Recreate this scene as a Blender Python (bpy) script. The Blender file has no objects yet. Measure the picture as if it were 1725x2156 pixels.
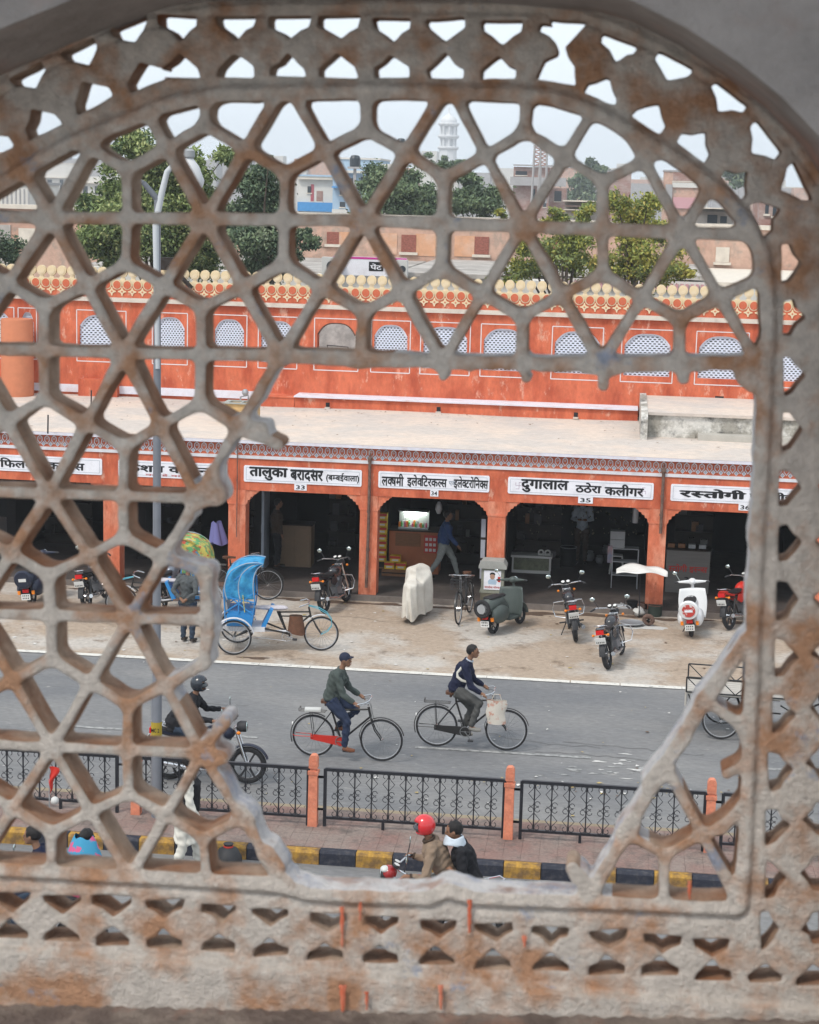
import bpy, math, random
import numpy as np
from mathutils import Vector, Matrix
random.seed(7); rng = np.random.default_rng(7)
scene = bpy.context.scene
col = scene.collection
R = math.radians; PI = math.pi

# ---------------------------------------------------------------- camera
EYE = 9.2
YAW, PITCH, ROLL, FOC = R(-6.42), math.atan((1078-400)/3800.0), R(1.53), 3800.0
fw = Vector((math.sin(YAW)*math.cos(PITCH), math.cos(YAW)*math.cos(PITCH), -math.sin(PITCH)))
rt0 = Vector((math.cos(YAW), -math.sin(YAW), 0)); dn0 = fw.cross(rt0)
RT = rt0*math.cos(ROLL) - dn0*math.sin(ROLL); DN = rt0*math.sin(ROLL) + dn0*math.cos(ROLL)
cam_d = bpy.data.cameras.new('camera'); cam = bpy.data.objects.new('camera', cam_d); col.objects.link(cam)
cam.matrix_world = Matrix(((RT.x, -DN.x, -fw.x, 0), (RT.y, -DN.y, -fw.y, 0), (RT.z, -DN.z, -fw.z, EYE), (0, 0, 0, 1)))
cam_d.sensor_fit = 'VERTICAL'; cam_d.sensor_height = 36; cam_d.lens = FOC/2156*36
cam_d.clip_start = 0.05; cam_d.clip_end = 6000
cam_d.dof.use_dof = True; cam_d.dof.focus_distance = 36.0; cam_d.dof.aperture_fstop = 23.0
scene.camera = cam

# ---------------------------------------------------------------- sky, sun, exposure
SUN_EL, SUN_AZ = R(52), R(215)
w = bpy.data.worlds.new('World'); scene.world = w; w.use_nodes = True
nt = w.node_tree; bg = nt.nodes['Background']
sky = nt.nodes.new('ShaderNodeTexSky'); sky.sky_type = 'NISHITA'; sky.sun_disc = False
sky.sun_elevation = SUN_EL; sky.sun_rotation = SUN_AZ; sky.dust_density = 4.0; sky.air_density = 1.0; sky.ozone_density = 1.0
hs = nt.nodes.new('ShaderNodeHueSaturation'); hs.inputs['Saturation'].default_value = 0.38
mixw = nt.nodes.new('ShaderNodeMixRGB'); mixw.inputs[0].default_value = 0.62; mixw.inputs[2].default_value = (11.4, 12.7, 13.9, 1)
nt.links.new(sky.outputs[0], hs.inputs['Color']); nt.links.new(hs.outputs[0], mixw.inputs[1])
nt.links.new(mixw.outputs[0], bg.inputs[0]); bg.inputs[1].default_value = 0.088
sun_d = bpy.data.lights.new('sun', 'SUN'); sun_d.energy = 1.5; sun_d.angle = R(11); sun_d.color = (1.0, 0.93, 0.84)
sun = bpy.data.objects.new('sun', sun_d); col.objects.link(sun)
sdir = Vector((math.sin(SUN_AZ)*math.cos(SUN_EL), math.cos(SUN_AZ)*math.cos(SUN_EL), math.sin(SUN_EL)))
sun.rotation_euler = sdir.to_track_quat('Z', 'Y').to_euler()
scene.view_settings.view_transform = 'Standard'; scene.view_settings.look = 'None'
scene.view_settings.exposure = 0.48; scene.view_settings.gamma = 1.0; scene.view_settings.use_curve_mapping = False
scene.cycles.max_bounces = 6; scene.cycles.diffuse_bounces = 3; scene.cycles.glossy_bounces = 2
scene.cycles.transparent_max_bounces = 6; scene.cycles.volume_bounces = 0

# ---------------------------------------------------------------- helpers
def _ray(px, py): return fw + RT*((px-862.5)/FOC) + DN*((py-1078)/FOC)
def atz(px, py, z=0.0):            # where the sight line to a photo point meets height z
    r = _ray(px, py); t = (z-EYE)/r.z; return Vector((r.x*t, r.y*t, z))
def aty(px, py, Y):                # ... meets the vertical plane at depth Y
    r = _ray(px, py); t = Y/r.y; return Vector((r.x*t, Y, EYE+r.z*t))
def V(*a): return Vector(a)

class MB:
    def __init__(s): s.v = []; s.f = []; s.m = []
    def add(s, vs, fs, mi=0):
        b = len(s.v); s.v.extend([tuple(v) for v in vs]); s.f.extend([tuple(i+b for i in f) for f in fs]); s.m.extend([mi]*len(fs)); return s
    def box(s, c, d, rz=0.0, mi=0, rx=0.0, ry=0.0, taper=1.0):
        hx, hy, hz = d[0]/2, d[1]/2, d[2]/2; M = Matrix.Rotation(rz, 3, 'Z') @ Matrix.Rotation(ry, 3, 'Y') @ Matrix.Rotation(rx, 3, 'X'); c = Vector(c)
        vs = []
        for z in (-1, 1):
            t = taper if z > 0 else 1.0
            for x, y in ((-1, -1), (1, -1), (1, 1), (-1, 1)): vs.append(c + M @ Vector((x*hx*t, y*hy*t, z*hz)))
        return s.add(vs, [(3, 2, 1, 0), (4, 5, 6, 7), (0, 1, 5, 4), (1, 2, 6, 5), (2, 3, 7, 6), (3, 0, 4, 7)], mi)
    def bx(s, x0, x1, y0, y1, z0, z1, mi=0): return s.box(((x0+x1)/2, (y0+y1)/2, (z0+z1)/2), (abs(x1-x0), abs(y1-y0), abs(z1-z0)), mi=mi)
    def tube(s, path, r, n=8, mi=0, closed=False, caps=True, flat=None):
        P = [Vector(p) for p in path]; k = len(P); rs = r if isinstance(r, (list, tuple)) else [r]*k
        up = None; vs = []
        for i, p in enumerate(P):
            if closed: t = P[(i+1) % k]-P[i-1]
            else: t = P[min(i+1, k-1)]-P[max(i-1, 0)]
            if t.length < 1e-9: t = Vector((0, 0, 1))
            t.normalize()
            if up is None:
                a = Vector((0, 0, 1)) if abs(t.z) < .9 else Vector((1, 0, 0)); up = (a - t*a.dot(t)).normalized()
            else:
                up = up - t*up.dot(t)
                if up.length < 1e-6: up = t.orthogonal()
                up.normalize()
            sd = t.cross(up)
            for j in range(n):
                a = 2*PI*(j+.5)/n; vs.append(p + up*math.sin(a)*rs[i]*(flat or 1) + sd*math.cos(a)*rs[i])
        fs = []; m = k if closed else k-1
        for i in range(m):
            a, b = i*n, ((i+1) % k)*n
            for j in range(n): fs.append((a+j, a+(j+1) % n, b+(j+1) % n, b+j))
        if caps and not closed: fs.append(tuple(range(n))[::-1]); fs.append(tuple((k-1)*n+j for j in range(n)))
        return s.add(vs, fs, mi)
    def cyl(s, p, q, r0, r1=None, n=12, mi=0): return s.tube([p, q], [r0, r0 if r1 is None else r1], n, mi)
    def torus(s, c, axis, R_, r, n=28, m=6, mi=0, a0=0.0, a1=2*PI):
        ax = Vector(axis).normalized(); u = ax.orthogonal().normalized()
        zz = Vector((0, 0, 1)); 
        if abs(ax.z) < .9: u = (zz-ax*ax.dot(zz)).normalized()
        w_ = ax.cross(u); full = abs(a1-a0-2*PI) < 1e-6; k = n if full else n+1
        return s.tube([Vector(c)+(u*math.cos(a0+(a1-a0)*i/n)+w_*math.sin(a0+(a1-a0)*i/n))*R_ for i in range(k)], r, m, mi, closed=full)
    def sph(s, c, r, n=12, m=8, mi=0, rot=None):
        if not isinstance(r, (tuple, list)): r = (r, r, r)
        M = rot or Matrix.Identity(3); c = Vector(c); vs = [c+M@Vector((0, 0, -r[2]))]
        for i in range(1, m):
            ph = -PI/2+PI*i/m
            for j in range(n): a = 2*PI*j/n; vs.append(c+M@Vector((r[0]*math.cos(ph)*math.cos(a), r[1]*math.cos(ph)*math.sin(a), r[2]*math.sin(ph))))
        vs.append(c+M@Vector((0, 0, r[2]))); fs = []
        for j in range(n): fs.append((0, 1+(j+1) % n, 1+j))
        for i in range(m-2):
            for j in range(n): a = 1+i*n; fs.append((a+j, a+(j+1) % n, a+n+(j+1) % n, a+n+j))
        L = len(vs)-1; a = 1+(m-2)*n
        for j in range(n): fs.append((a+j, a+(j+1) % n, L))
        return s.add(vs, fs, mi)
    def prism(s, poly, o, u, v, d, mi=0):    # polygon in the (u, v) plane pushed along d
        o, u, v, d = Vector(o), Vector(u), Vector(v), Vector(d); n = len(poly)
        a = [o+u*p[0]+v*p[1] for p in poly]; vs = a+[p+d for p in a]
        fl = u.cross(v).dot(d) > 0
        ar = sum(poly[i][0]*poly[(i+1) % n][1]-poly[(i+1) % n][0]*poly[i][1] for i in range(n)) > 0
        cap0 = tuple(range(n)); cap1 = tuple(range(n, 2*n)); sides = [(i, (i+1) % n, n+(i+1) % n, n+i) for i in range(n)]
        if fl == ar: fs = [cap0[::-1], cap1]+sides
        else: fs = [cap0, cap1[::-1]]+[f[::-1] for f in sides]
        return s.add(vs, fs, mi)
    def lathe(s, prof, c, n=16, mi=0, axis=None):
        c = Vector(c); M = axis.to_track_quat('Z', 'Y').to_matrix() if axis else Matrix.Identity(3); vs = []
        for r_, z in prof:
            for j in range(n): a = 2*PI*j/n; vs.append(c+M@Vector((r_*math.cos(a), r_*math.sin(a), z)))
        fs = []
        for i in range(len(prof)-1):
            for j in range(n): a = i*n; fs.append((a+j, a+(j+1) % n, a+n+(j+1) % n, a+n+j))
        fs.append(tuple(range(n))[::-1]); fs.append(tuple((len(prof)-1)*n+j for j in range(n)))
        return s.add(vs, fs, mi)
    def grid(s, fn, nu, nv, mi=0):
        vs = [fn(i/nu, j/nv) for j in range(nv+1) for i in range(nu+1)]
        return s.add(vs, [(j*(nu+1)+i, j*(nu+1)+i+1, (j+1)*(nu+1)+i+1, (j+1)*(nu+1)+i) for j in range(nv) for i in range(nu)], mi)
    def xf(s, M):
        s.v = [tuple(M @ Vector(v)) for v in s.v]; return s

def obj(name, mb, mats, parent=None, smooth=False, loc=None, rz=None):
    me = bpy.data.meshes.new(name); me.from_pydata(mb.v, [], mb.f)
    for m in (mats if isinstance(mats, (list, tuple)) else [mats]): me.materials.append(m)
    if any(mb.m): me.polygons.foreach_set('material_index', mb.m)
    if smooth:
        me.polygons.foreach_set('use_smooth', [True]*len(mb.f))
        try: me.set_sharp_from_angle(angle=R(40))
        except Exception: pass
    me.update(); o = bpy.data.objects.new(name, me); col.objects.link(o)
    if parent: o.parent = parent
    if loc is not None: o.location = loc
    if rz is not None: o.rotation_euler[2] = rz
    return o
def tag(o, label, cat, group=None, kind=None):
    if label: o['label'] = label
    if cat: o['category'] = cat
    if group: o['group'] = group
    if kind: o['kind'] = kind
    return o
def thing(name, label, cat, loc=(0, 0, 0), rz=0.0, group=None):
    o = bpy.data.objects.new(name, None); col.objects.link(o); o.empty_display_size = .1
    o.location = loc; o.rotation_euler = (0, 0, rz); return tag(o, label, cat, group)
def struct(name, mb, m, **k):
    o = obj(name, mb, m, **k); o['kind'] = 'structure'; return o
def kids(o): return [c for c in bpy.data.objects if c.parent == o]
def dup(root, loc=None, rz=None, label=None, group=None, parent=None):
    c = root.copy(); col.objects.link(c)
    if parent: c.parent = parent
    if loc is not None: c.location = loc
    if rz is not None: c.rotation_euler = (0, 0, rz)
    if label: c['label'] = label
    if group: c['group'] = group
    for ch in root.children:
        d = ch.copy(); col.objects.link(d); d.parent = c
        for g in ch.children:
            e = g.copy(); col.objects.link(e); e.parent = d
    return c
def piece(src, parent, loc, name=None, rz=None, scale=None):
    c = bpy.data.objects.new(name or src.name.split('.')[0], src.data); col.objects.link(c); c.parent = parent; c.location = loc
    if rz is not None: c.rotation_euler = (0, 0, rz)
    if scale is not None: c.scale = scale
    return c

# ---------------------------------------------------------------- materials
def mat(name, base, rough=.8, metal=0.0, var=.0, vscale=3.0, col2=None, amt=.5, c2scale=2.0, c2thr=.5, c2soft=.12, bump=0.0, bscale=30.0, stretch=(1, 1, 1), spec=.3, emit=None, estr=0, coat=0, col3=None, c3scale=6.0, c3thr=.6, c3soft=.08, world=False):
    m = bpy.data.materials.new(name); m.use_nodes = True; n = m.node_tree; b = n.nodes['Principled BSDF']
    b.inputs['Roughness'].default_value = rough; b.inputs['Metallic'].default_value = metal; b.inputs['Specular IOR Level'].default_value = spec
    b.inputs['Base Color'].default_value = (*base, 1)
    if coat: b.inputs['Coat Weight'].default_value = coat
    if emit: b.inputs['Emission Color'].default_value = (*emit, 1); b.inputs['Emission Strength'].default_value = estr
    if var or col2 or bump:
        tc = n.nodes.new('ShaderNodeTexCoord'); mp = n.nodes.new('ShaderNodeMapping'); mp.inputs['Scale'].default_value = stretch
        if world:
            g = n.nodes.new('ShaderNodeNewGeometry'); n.links.new(g.outputs['Position'], mp.inputs[0])
        else: n.links.new(tc.outputs['Object'], mp.inputs[0])
        cur = None
        def noise(sc, det=5, rgh=.6):
            t = n.nodes.new('ShaderNodeTexNoise'); t.inputs['Scale'].default_value = sc; t.inputs['Detail'].default_value = det; t.inputs['Roughness'].default_value = rgh
            n.links.new(mp.outputs[0], t.inputs['Vector']); return t.outputs['Fac']
        def ramp(fac, a, b_):
            r_ = n.nodes.new('ShaderNodeMapRange'); r_.inputs[1].default_value = a; r_.inputs[2].default_value = b_; n.links.new(fac, r_.inputs[0]); return r_.outputs[0]
        rgb = n.nodes.new('ShaderNodeRGB'); rgb.outputs[0].default_value = (*base, 1); cur = rgb.outputs[0]
        def mixin(c, fac, amount):
            nonlocal cur
            mm = n.nodes.new('ShaderNodeMath'); mm.operation = 'MULTIPLY'; mm.inputs[1].default_value = amount; n.links.new(fac, mm.inputs[0])
            x = n.nodes.new('ShaderNodeMixRGB'); n.links.new(mm.outputs[0], x.inputs[0]); n.links.new(cur, x.inputs[1]); x.inputs[2].default_value = (*c, 1); cur = x.outputs[0]
        if col2: mixin(col2, ramp(noise(c2scale), c2thr-c2soft, c2thr+c2soft), amt)
        if col3: mixin(col3, ramp(noise(c3scale, 7, .7), c3thr-c3soft, c3thr+c3soft), .9)
        if var:
            v_ = n.nodes.new('ShaderNodeMapRange'); v_.inputs[1].default_value = .25; v_.inputs[2].default_value = .75; v_.inputs[3].default_value = 1-var; v_.inputs[4].default_value = 1+var
            n.links.new(noise(vscale, 8, .65), v_.inputs[0]); x = n.nodes.new('ShaderNodeVectorMath'); x.operation = 'SCALE'; n.links.new(cur, x.inputs[0]); n.links.new(v_.outputs[0], x.inputs['Scale']); cur = x.outputs[0]
        n.links.new(cur, b.inputs['Base Color'])
        if bump:
            bp = n.nodes.new('ShaderNodeBump'); bp.inputs['Strength'].default_value = bump; bp.inputs['Distance'].default_value = .02
            n.links.new(noise(bscale, 6, .7), bp.inputs['Height']); n.links.new(bp.outputs[0], b.inputs['Normal'])
    return m
# ---------------------------------------------------------------- pierced stone window screen (1.5 m in front of the eye)
SY = 1.5; ST = 0.035
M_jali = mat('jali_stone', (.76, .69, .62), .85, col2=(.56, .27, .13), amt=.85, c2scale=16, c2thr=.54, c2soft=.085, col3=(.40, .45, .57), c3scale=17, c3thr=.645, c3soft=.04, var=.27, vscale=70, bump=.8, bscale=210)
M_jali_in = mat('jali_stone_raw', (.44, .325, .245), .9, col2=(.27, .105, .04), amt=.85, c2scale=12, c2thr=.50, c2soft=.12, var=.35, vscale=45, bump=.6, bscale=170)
M_jali_broken = mat('jali_broken_stone', (.80, .77, .76), .9, col2=(.45, .27, .2), amt=.8, c2scale=26, c2thr=.60, c2soft=.08, col3=(.36, .40, .52), c3scale=22, c3thr=.60, var=.2, vscale=60, bump=.8, bscale=120)

def build_screen():
    def pl(px, py):
        p = aty(px, py, SY); return (p.x, p.z)
    K = SY/FOC                                     # metres per photo pixel on the screen
    X0, X1 = pl(-200, 1000)[0], pl(1950, 1000)[0]; Z0, Z1 = pl(800, 2330)[1], pl(800, -190)[1]
    h = 4.0*K; nx = int((X1-X0)/h)+1; nz = int((Z1-Z0)/h)+1
    gx = X0+np.arange(nx)*h; gz_ = Z0+np.arange(nz)*h
    GX, GZ = np.meshgrid(gx, gz_)
    # star nodes of the lattice, row by row (photo points carried onto the screen plane)
    rows = {0: [(-62, 160), (268, 163), (600, 168), (943, 176), (1278, 186), (1612, 196)],
            1: [(-222, 452), (105, 459), (429, 461), (763, 465), (1100, 477), (1438, 490), (1775, 502)],
            2: [(-78, 735), (257, 744), (588, 750), (930, 764), (1267, 768), (1596, 764)],
            3: [(-224, 1028), (101, 1041), (414, 1050), (745, 1060)],
            4: [(-58, 1292), (270, 1303), (598, 1312)],
            5: [(-215, 1560), (108, 1575), (424, 1588), (745, 1600), (1075, 1606), (1402, 1614), (1722, 1625)],
            6: [(-58, 1835), (272, 1850), (596, 1862), (915, 1878), (1240, 1896), (1558, 1908)]}
    def S(r, i): return Vector(rows[r][i])
    segs = []                                      # (p, q, half width px)
    def seg(p, q, r=12.5): segs.append((pl(*p), pl(*q), r*.92*K))
    def mid(a, b): return (a+b)/2
    def tri(a, b, c, which=(1, 1, 1)):
        C = (a+b+c)/3+Vector((random.uniform(-4, 4), random.uniform(-4, 4)))
        for k, (p, q) in enumerate(((a, b), (b, c), (c, a))):
            if which[k]: seg(C, mid(p, q), 12.5)
    def edge(a, b, r=12.5): seg(a, b, r)
    def star(p): seg(p, p+Vector((1, 0)), 21)
    # rows 0-2 whole
    for i in range(6):
        if i < 5:
            edge(S(0, i), S(0, i+1))
            tri(S(0, i), S(0, i+1), S(1, i+1))
        edge(S(0, i), S(1, i)); edge(S(0, i), S(1, i+1)); edge(S(1, i), S(1, i+1), 14)
        tri(S(1, i), S(1, i+1), S(0, i)); tri(S(1, i), S(1, i+1), S(2, i)); edge(S(1, i), S(2, i)); edge(S(1, i+1), S(2, i))
        if i < 5:
            edge(S(2, i), S(2, i+1), 16 if i > 1 else 13); tri(S(2, i), S(2, i+1), S(1, i+1))
        star(S(1, i)); star(S(2, i))
    # left side below row 2
    for a, b in (((2, 0), (3, 0)), ((2, 0), (3, 1)), ((2, 1), (3, 1)), ((2, 1), (3, 2)), ((2, 2), (3, 2)), ((3, 0), (3, 1)), ((3, 1), (3, 2)),
                 ((3, 0), (4, 0)), ((3, 1), (4, 0)), ((3, 1), (4, 1)), ((3, 2), (4, 1)), ((4, 0), (4, 1)),
                 ((4, 0), (5, 0)), ((4, 0), (5, 1)), ((4, 1), (5, 1)), ((4, 1), (5, 2)), ((5, 0), (5, 1)), ((5, 1), (5, 2)),
                 ((5, 0), (6, 0)), ((5, 1), (6, 0)), ((5, 1), (6, 1)), ((5, 2), (6, 1)), ((5, 2), (6, 2)), ((6, 0), (6, 1)), ((6, 1), (6, 2))):
        edge(S(*a), S(*b))
    for t in (((2, 0), (2, 1), (3, 1)), ((2, 1), (2, 2), (3, 2)), ((3, 0), (3, 1), (2, 0)), ((3, 1), (3, 2), (2, 1)), ((3, 0), (3, 1), (4, 0)), ((3, 1), (3, 2), (4, 1)),
              ((4, 0), (4, 1), (3, 1)), ((4, 0), (4, 1), (5, 1)), ((5, 0), (5, 1), (4, 0)), ((5, 1), (5, 2), (4, 1)), ((5, 0), (5, 1), (6, 0)), ((5, 1), (5, 2), (6, 1)),
              ((6, 0), (6, 1), (5, 1)), ((6, 1), (6, 2), (5, 2))):
        tri(*[S(*x) for x in t])
    for r, i in ((3, 0), (3, 1), (3, 2), (4, 0), (4, 1), (5, 0), (5, 1), (5, 2)): star(S(r, i))
    P = lambda x, y: Vector((x, y))
    # ribs left standing around the broken opening
    for a, b, r in ((P(345, 1174), P(428, 1208), 14), (P(428, 1208), P(436, 1306), 15), (P(436, 1306), P(430, 1398), 14), (P(430, 1398), P(350, 1446), 14), (S(4, 1), P(436, 1308), 13),
                    (P(505, 900), P(582, 936), 15), (P(505, 900), P(545, 905), 22), (S(3, 2), P(452, 1046), 24), (P(446, 1000), P(452, 1040), 16),
                    (S(5, 2), P(470, 1522), 15), (P(462, 1530), P(476, 1518), 14), (S(5, 2), P(462, 1598), 22),
                    (P(505, 1712), P(520, 1730), 20), (P(560, 1800), P(575, 1822), 24),
                    (S(2, 3), P(932, 792), 12), (P(1100, 770), P(1106, 795), 12), (S(2, 4), P(1270, 812), 11), (P(1248, 775), P(1290, 775), 18), (P(1435, 768), P(1440, 797), 11), (P(1574, 790), P(1592, 800), 26)):
        seg(a, b, r)
    # lower right corner
    for a, b, r in ((S(6, 4), P(1318, 1757), 15), (P(1318, 1757), S(5, 5), 16), (S(5, 5), P(1484, 1478), 18), (P(1484, 1478), P(1570, 1352), 17), (P(1222, 1852), S(6, 4), 19), (P(1205, 1832), P(1216, 1850), 17), (S(6, 4), P(1238, 1915), 14),
                    (P(1370, 1652), P(1388, 1630), 23), (P(1315, 1762), P(1330, 1742), 22),
                    (S(5, 5), S(6, 5), 13), (P(1318, 1757), P(1400, 1803), 12), (P(1400, 1803), P(1480, 1760), 12), (P(1400, 1803), P(1398, 1900), 13),
                    (P(1478, 1762), P(1520, 1745), 13), (P(1520, 1745), P(1560, 1706), 14), (P(1484, 1478), P(1562, 1528), 12), (P(1560, 1528), P(1590, 1600), 12), (P(1532, 1632), P(1580, 1606), 12)):
        seg(a, b, r)
    D = np.full((nz, nx), 9.0)
    def local(pts, marg):
        xs = [p[0] for p in pts]; zs = [p[1] for p in pts]
        i0 = max(0, int((min(xs)-marg-X0)/h)); i1 = min(nx, int((max(xs)+marg-X0)/h)+2); j0 = max(0, int((min(zs)-marg-Z0)/h)); j1 = min(nz, int((max(zs)+marg-Z0)/h)+2)
        return (slice(j0, j1), slice(i0, i1)) if i1 > i0 and j1 > j0 else None
    def smin(a, b, k):
        q = np.maximum(k-np.abs(a-b), 0)/k; return np.minimum(a, b)-q*q*k*.25
    kk = 13*K
    for p, q, r in segs:
        sl = local((p, q), 60*K)
        if sl is None: continue
        x = GX[sl]-p[0]; z = GZ[sl]-p[1]; dx, dz = q[0]-p[0], q[1]-p[1]; L2 = dx*dx+dz*dz+1e-12
        t = np.clip((x*dx+z*dz)/L2, 0, 1); d = np.hypot(x-t*dx, z-t*dz)-r
        D[sl] = smin(D[sl], d, kk)
    # frame: outside of the arched outline
    arch = [(-300, 548), (-40, 430), (20, 393), (90, 352), (150, 318), (220, 290), (290, 261), (345, 238), (420, 222), (470, 213), (780, 208), (1100, 212), (1160, 222), (1225, 242), (1274, 265), (1330, 297), (1400, 338), (1480, 396), (1519, 430), (1562, 482), (1588, 535), (1600, 600), (1602, 700)]
    rest = [(1597, 790), (1592, 900), (1588, 1000), (1580, 1100), (1574, 1250), (1570, 1400), (1562, 1600), (1553, 1800), (1547, 1902), (1400, 1895), (1240, 1888), (1100, 1884), (1000, 1880), (940, 1862), (900, 1880), (750, 1877), (650, 1870), (600, 1856), (560, 1852), (300, 1836), (0, 1820), (-300, 1810)]
    poly = np.array([pl(*p) for p in arch+rest])
    def poly_sdf(poly, X, Z):
        d = np.full(X.shape, 1e9); ins = np.zeros(X.shape, bool); n = len(poly)
        for i in range(n):
            a = poly[i]; b = poly[(i+1) % n]; ex, ez = b-a; wx = X-a[0]; wz = Z-a[1]
            t = np.clip((wx*ex+wz*ez)/(ex*ex+ez*ez), 0, 1); d = np.minimum(d, (wx-ex*t)**2+(wz-ez*t)**2)
            c = ((a[1] > Z) != (b[1] > Z)) & (X < (b[0]-a[0])*(Z-a[1])/(b[1]-a[1]+1e-15)+a[0]); ins ^= c
        d = np.sqrt(d); return np.where(ins, -d, d)
    IN = poly_sdf(poly, GX, GZ)                    # <0 inside the arched opening
    D = smin(D, -IN, 16*K)
    # small holes of the pierced borders
    holes = []                                     # (px, py of the flat side's middle, direction angle of the apex in photo, half width, height)
    for x, y in ((379, 160), (494, 159), (606, 159), (711, 160), (824, 161), (938, 162), (1048, 164)): holes.append((x, y, -90, 41, 55))
    for x, y in ((374, 36), (494, 36), (609, 36), (713, 37), (826, 40), (937, 42), (1056, 46), (1176, 50)): holes.append((x, y, 90, 43, 52))
    holes.append((1172, 168, -80, 40, 130))
    for x, y, a in ((312, 178, -112), (198, 219, -117), (92, 275, -118), (-8, 325, -118), (-110, 375, -118)): holes.append((x, y, a, 42, 62))
    for x, y, a in ((268, 48, 70), (163, 98, 64), (54, 150, 62), (-50, 205, 62), (-150, 260, 62)): holes.append((x, y, a, 42, 52))
    for x, y, a in ((1262, 205, -66), (1362, 262, -58), (1458, 318, -54), (1540, 395, -40), (1598, 462, -24)): holes.append((x, y, a, 40, 56))
    for x, y, a in ((1308, 84, 108), (1424, 128, 118), (1540, 196, 128), (1622, 290, 142), (1690, 380, 155)): holes.append((x, y, a, 42, 55))
    for x, y in ((1650, 556), (1652, 670), (1653, 792), (1651, 910), (1646, 1028), (1643, 1146), (1640, 1266), (1637, 1386), (1632, 1506), (1624, 1626), (1618, 1742), (1612, 1854), (1604, 1962)): holes.append((x, y, 0, 40, 50))
    for x, y in ((1768, 500), (1772, 614), (1772, 736), (1770, 856), (1765, 974), (1762, 1090), (1758, 1208), (1755, 1326), (1750, 1440), (1744, 1556), (1738, 1676), (1732, 1792), (1728, 1906)): holes.append((x, y+50, 180, 40, 50))
    for k, (x, y) in enumerate(((-90, 1884), (22, 1884), (130, 1888), (235, 1893), (345, 1900), (462, 1908), (567, 1916), (690, 1928), (803, 1933), (922, 1942), (1040, 1948), (1160, 1956), (1279, 1964), (1396, 1974), (1498, 1982))): holes.append((x, y, 90, 41, 48))
    for x, y in ((-90, 1975), (22, 1976), (128, 1982), (236, 1990), (346, 1997), (460, 2003), (570, 2013), (683, 2021), (800, 2027), (918, 2033), (1040, 2040), (1160, 2045), (1278, 2050), (1392, 2054), (1502, 2062), (1612, 2068), (1716, 2074)): holes.append((x, y, -90, 39, 48))
    HD = np.full((nz, nx), 9.0)
    for x, y, a, hw, hh in holes:
        hh = hh*(.74 if y > 1860 else .82) if hh < 100 else hh
        ca, sa = math.cos(R(a)), math.sin(R(a)); hw *= random.uniform(.84, .96); j = lambda: random.uniform(-3, 3)
        pts = [(-1, 0), (1, 0), (.95, .36), (.5, .62), (0.04, 1), (-.45, .6), (-.95, .34)]
        if hh > 100: pts = [(-1, 0), (1, 0), (.8, .25), (.25, .42), (.1, .52), (.95, .95), (-.95, 1.0), (-.12, .55), (-.3, .4), (-.85, .25)]
        pp = np.array([pl(x+ca*v*hh+sa*u*hw+j(), y+sa*v*hh-ca*u*hw+j()) for u, v in pts])
        sl = local(pp, 20*K)
        if sl is None: continue
        HD[sl] = np.minimum(HD[sl], poly_sdf(pp, GX[sl], GZ[sl])-3*K)
    D = np.maximum(D, -HD)
    # hand-cut wobble, rougher round the broken opening
    def vnoise(step, seed):
        g = np.random.default_rng(seed).standard_normal((int(nz/step)+4, int(nx/step)+4))
        yy = np.arange(nz)/step; xx = np.arange(nx)/step; y0 = yy.astype(int); x0 = xx.astype(int); fy = (yy-y0)[:, None]; fx = (xx-x0)[None, :]
        fy = fy*fy*(3-2*fy); fx = fx*fx*(3-2*fx)
        return (g[y0][:, x0]*(1-fy)*(1-fx)+g[y0][:, x0+1]*(1-fy)*fx+g[y0+1][:, x0]*fy*(1-fx)+g[y0+1][:, x0+1]*fy*fx)
    op = [(600, 790), (1570, 790), (1580, 1330), (1480, 1490), (1400, 1640), (1240, 1880), (1000, 1868), (620, 1850), (520, 1720), (455, 1590), (500, 1500), (390, 1440), (450, 1390), (455, 1220), (370, 1165), (440, 1040), (520, 910)]
    OP = poly_sdf(np.array([pl(*p) for p in op]), GX, GZ)   # <0 in the broken opening
    near = np.clip(1-np.abs(OP)/(30*K), 0, 1)
    D = D+(vnoise(16, 1)*1.0+vnoise(6, 2)*.5)*K+near*(vnoise(9, 3)*2.6+vnoise(4, 4)*1.5)*K
    inside = D < 0
    Hc = inside[:-1, :-1] | inside[1:, :-1] | inside[:-1, 1:] | inside[1:, 1:]
    gzr, gxr = np.gradient(D, h)
    gl = np.sqrt(gzr**2+gxr**2)+1e-9
    out = ~inside; mv = np.where(out, np.clip(D, 0, 1.45*h), 0)
    VX = GX-gxr/gl*mv; VZ = GZ-gzr/gl*mv
    dep = np.maximum(-D, 0); bev = 6.5*K; t = np.clip(dep/bev, 0, 1); rnd = bev*.85*(1-np.sqrt(1-(1-t)**2))
    dist_arch = IN                                  # >0 outside: distance into the frame
    def bump1(c, wd): return np.exp(-((dist_arch/K-c)/wd)**2)
    isside = IN > 0
    rel = np.where(isside, -.0030*bump1(20, 10)+.0028*bump1(36, 5)+.0015*bump1(44, 4)+(.002*bump1(176, 5)-.0025*bump1(190, 8))*(GZ > EYE-.05), 0)
    rel += (vnoise(20, 5)*.0005+vnoise(7, 6)*.0003)
    led = np.clip((GZ-pl(800, 2048)[1])/(6*K), -1, 0)*-1    # plain ledge under the border stands proud
    rel = rel-led*.012*(IN > 0)
    front = SY+rnd+rel
    back = SY+ST-rnd*.8
    used = np.zeros((nz, nx), bool)
    used[:-1, :-1] |= Hc; used[1:, :-1] |= Hc; used[:-1, 1:] |= Hc; used[1:, 1:] |= Hc
    frame_cell = (IN[:-1, :-1] > 0)
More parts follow.
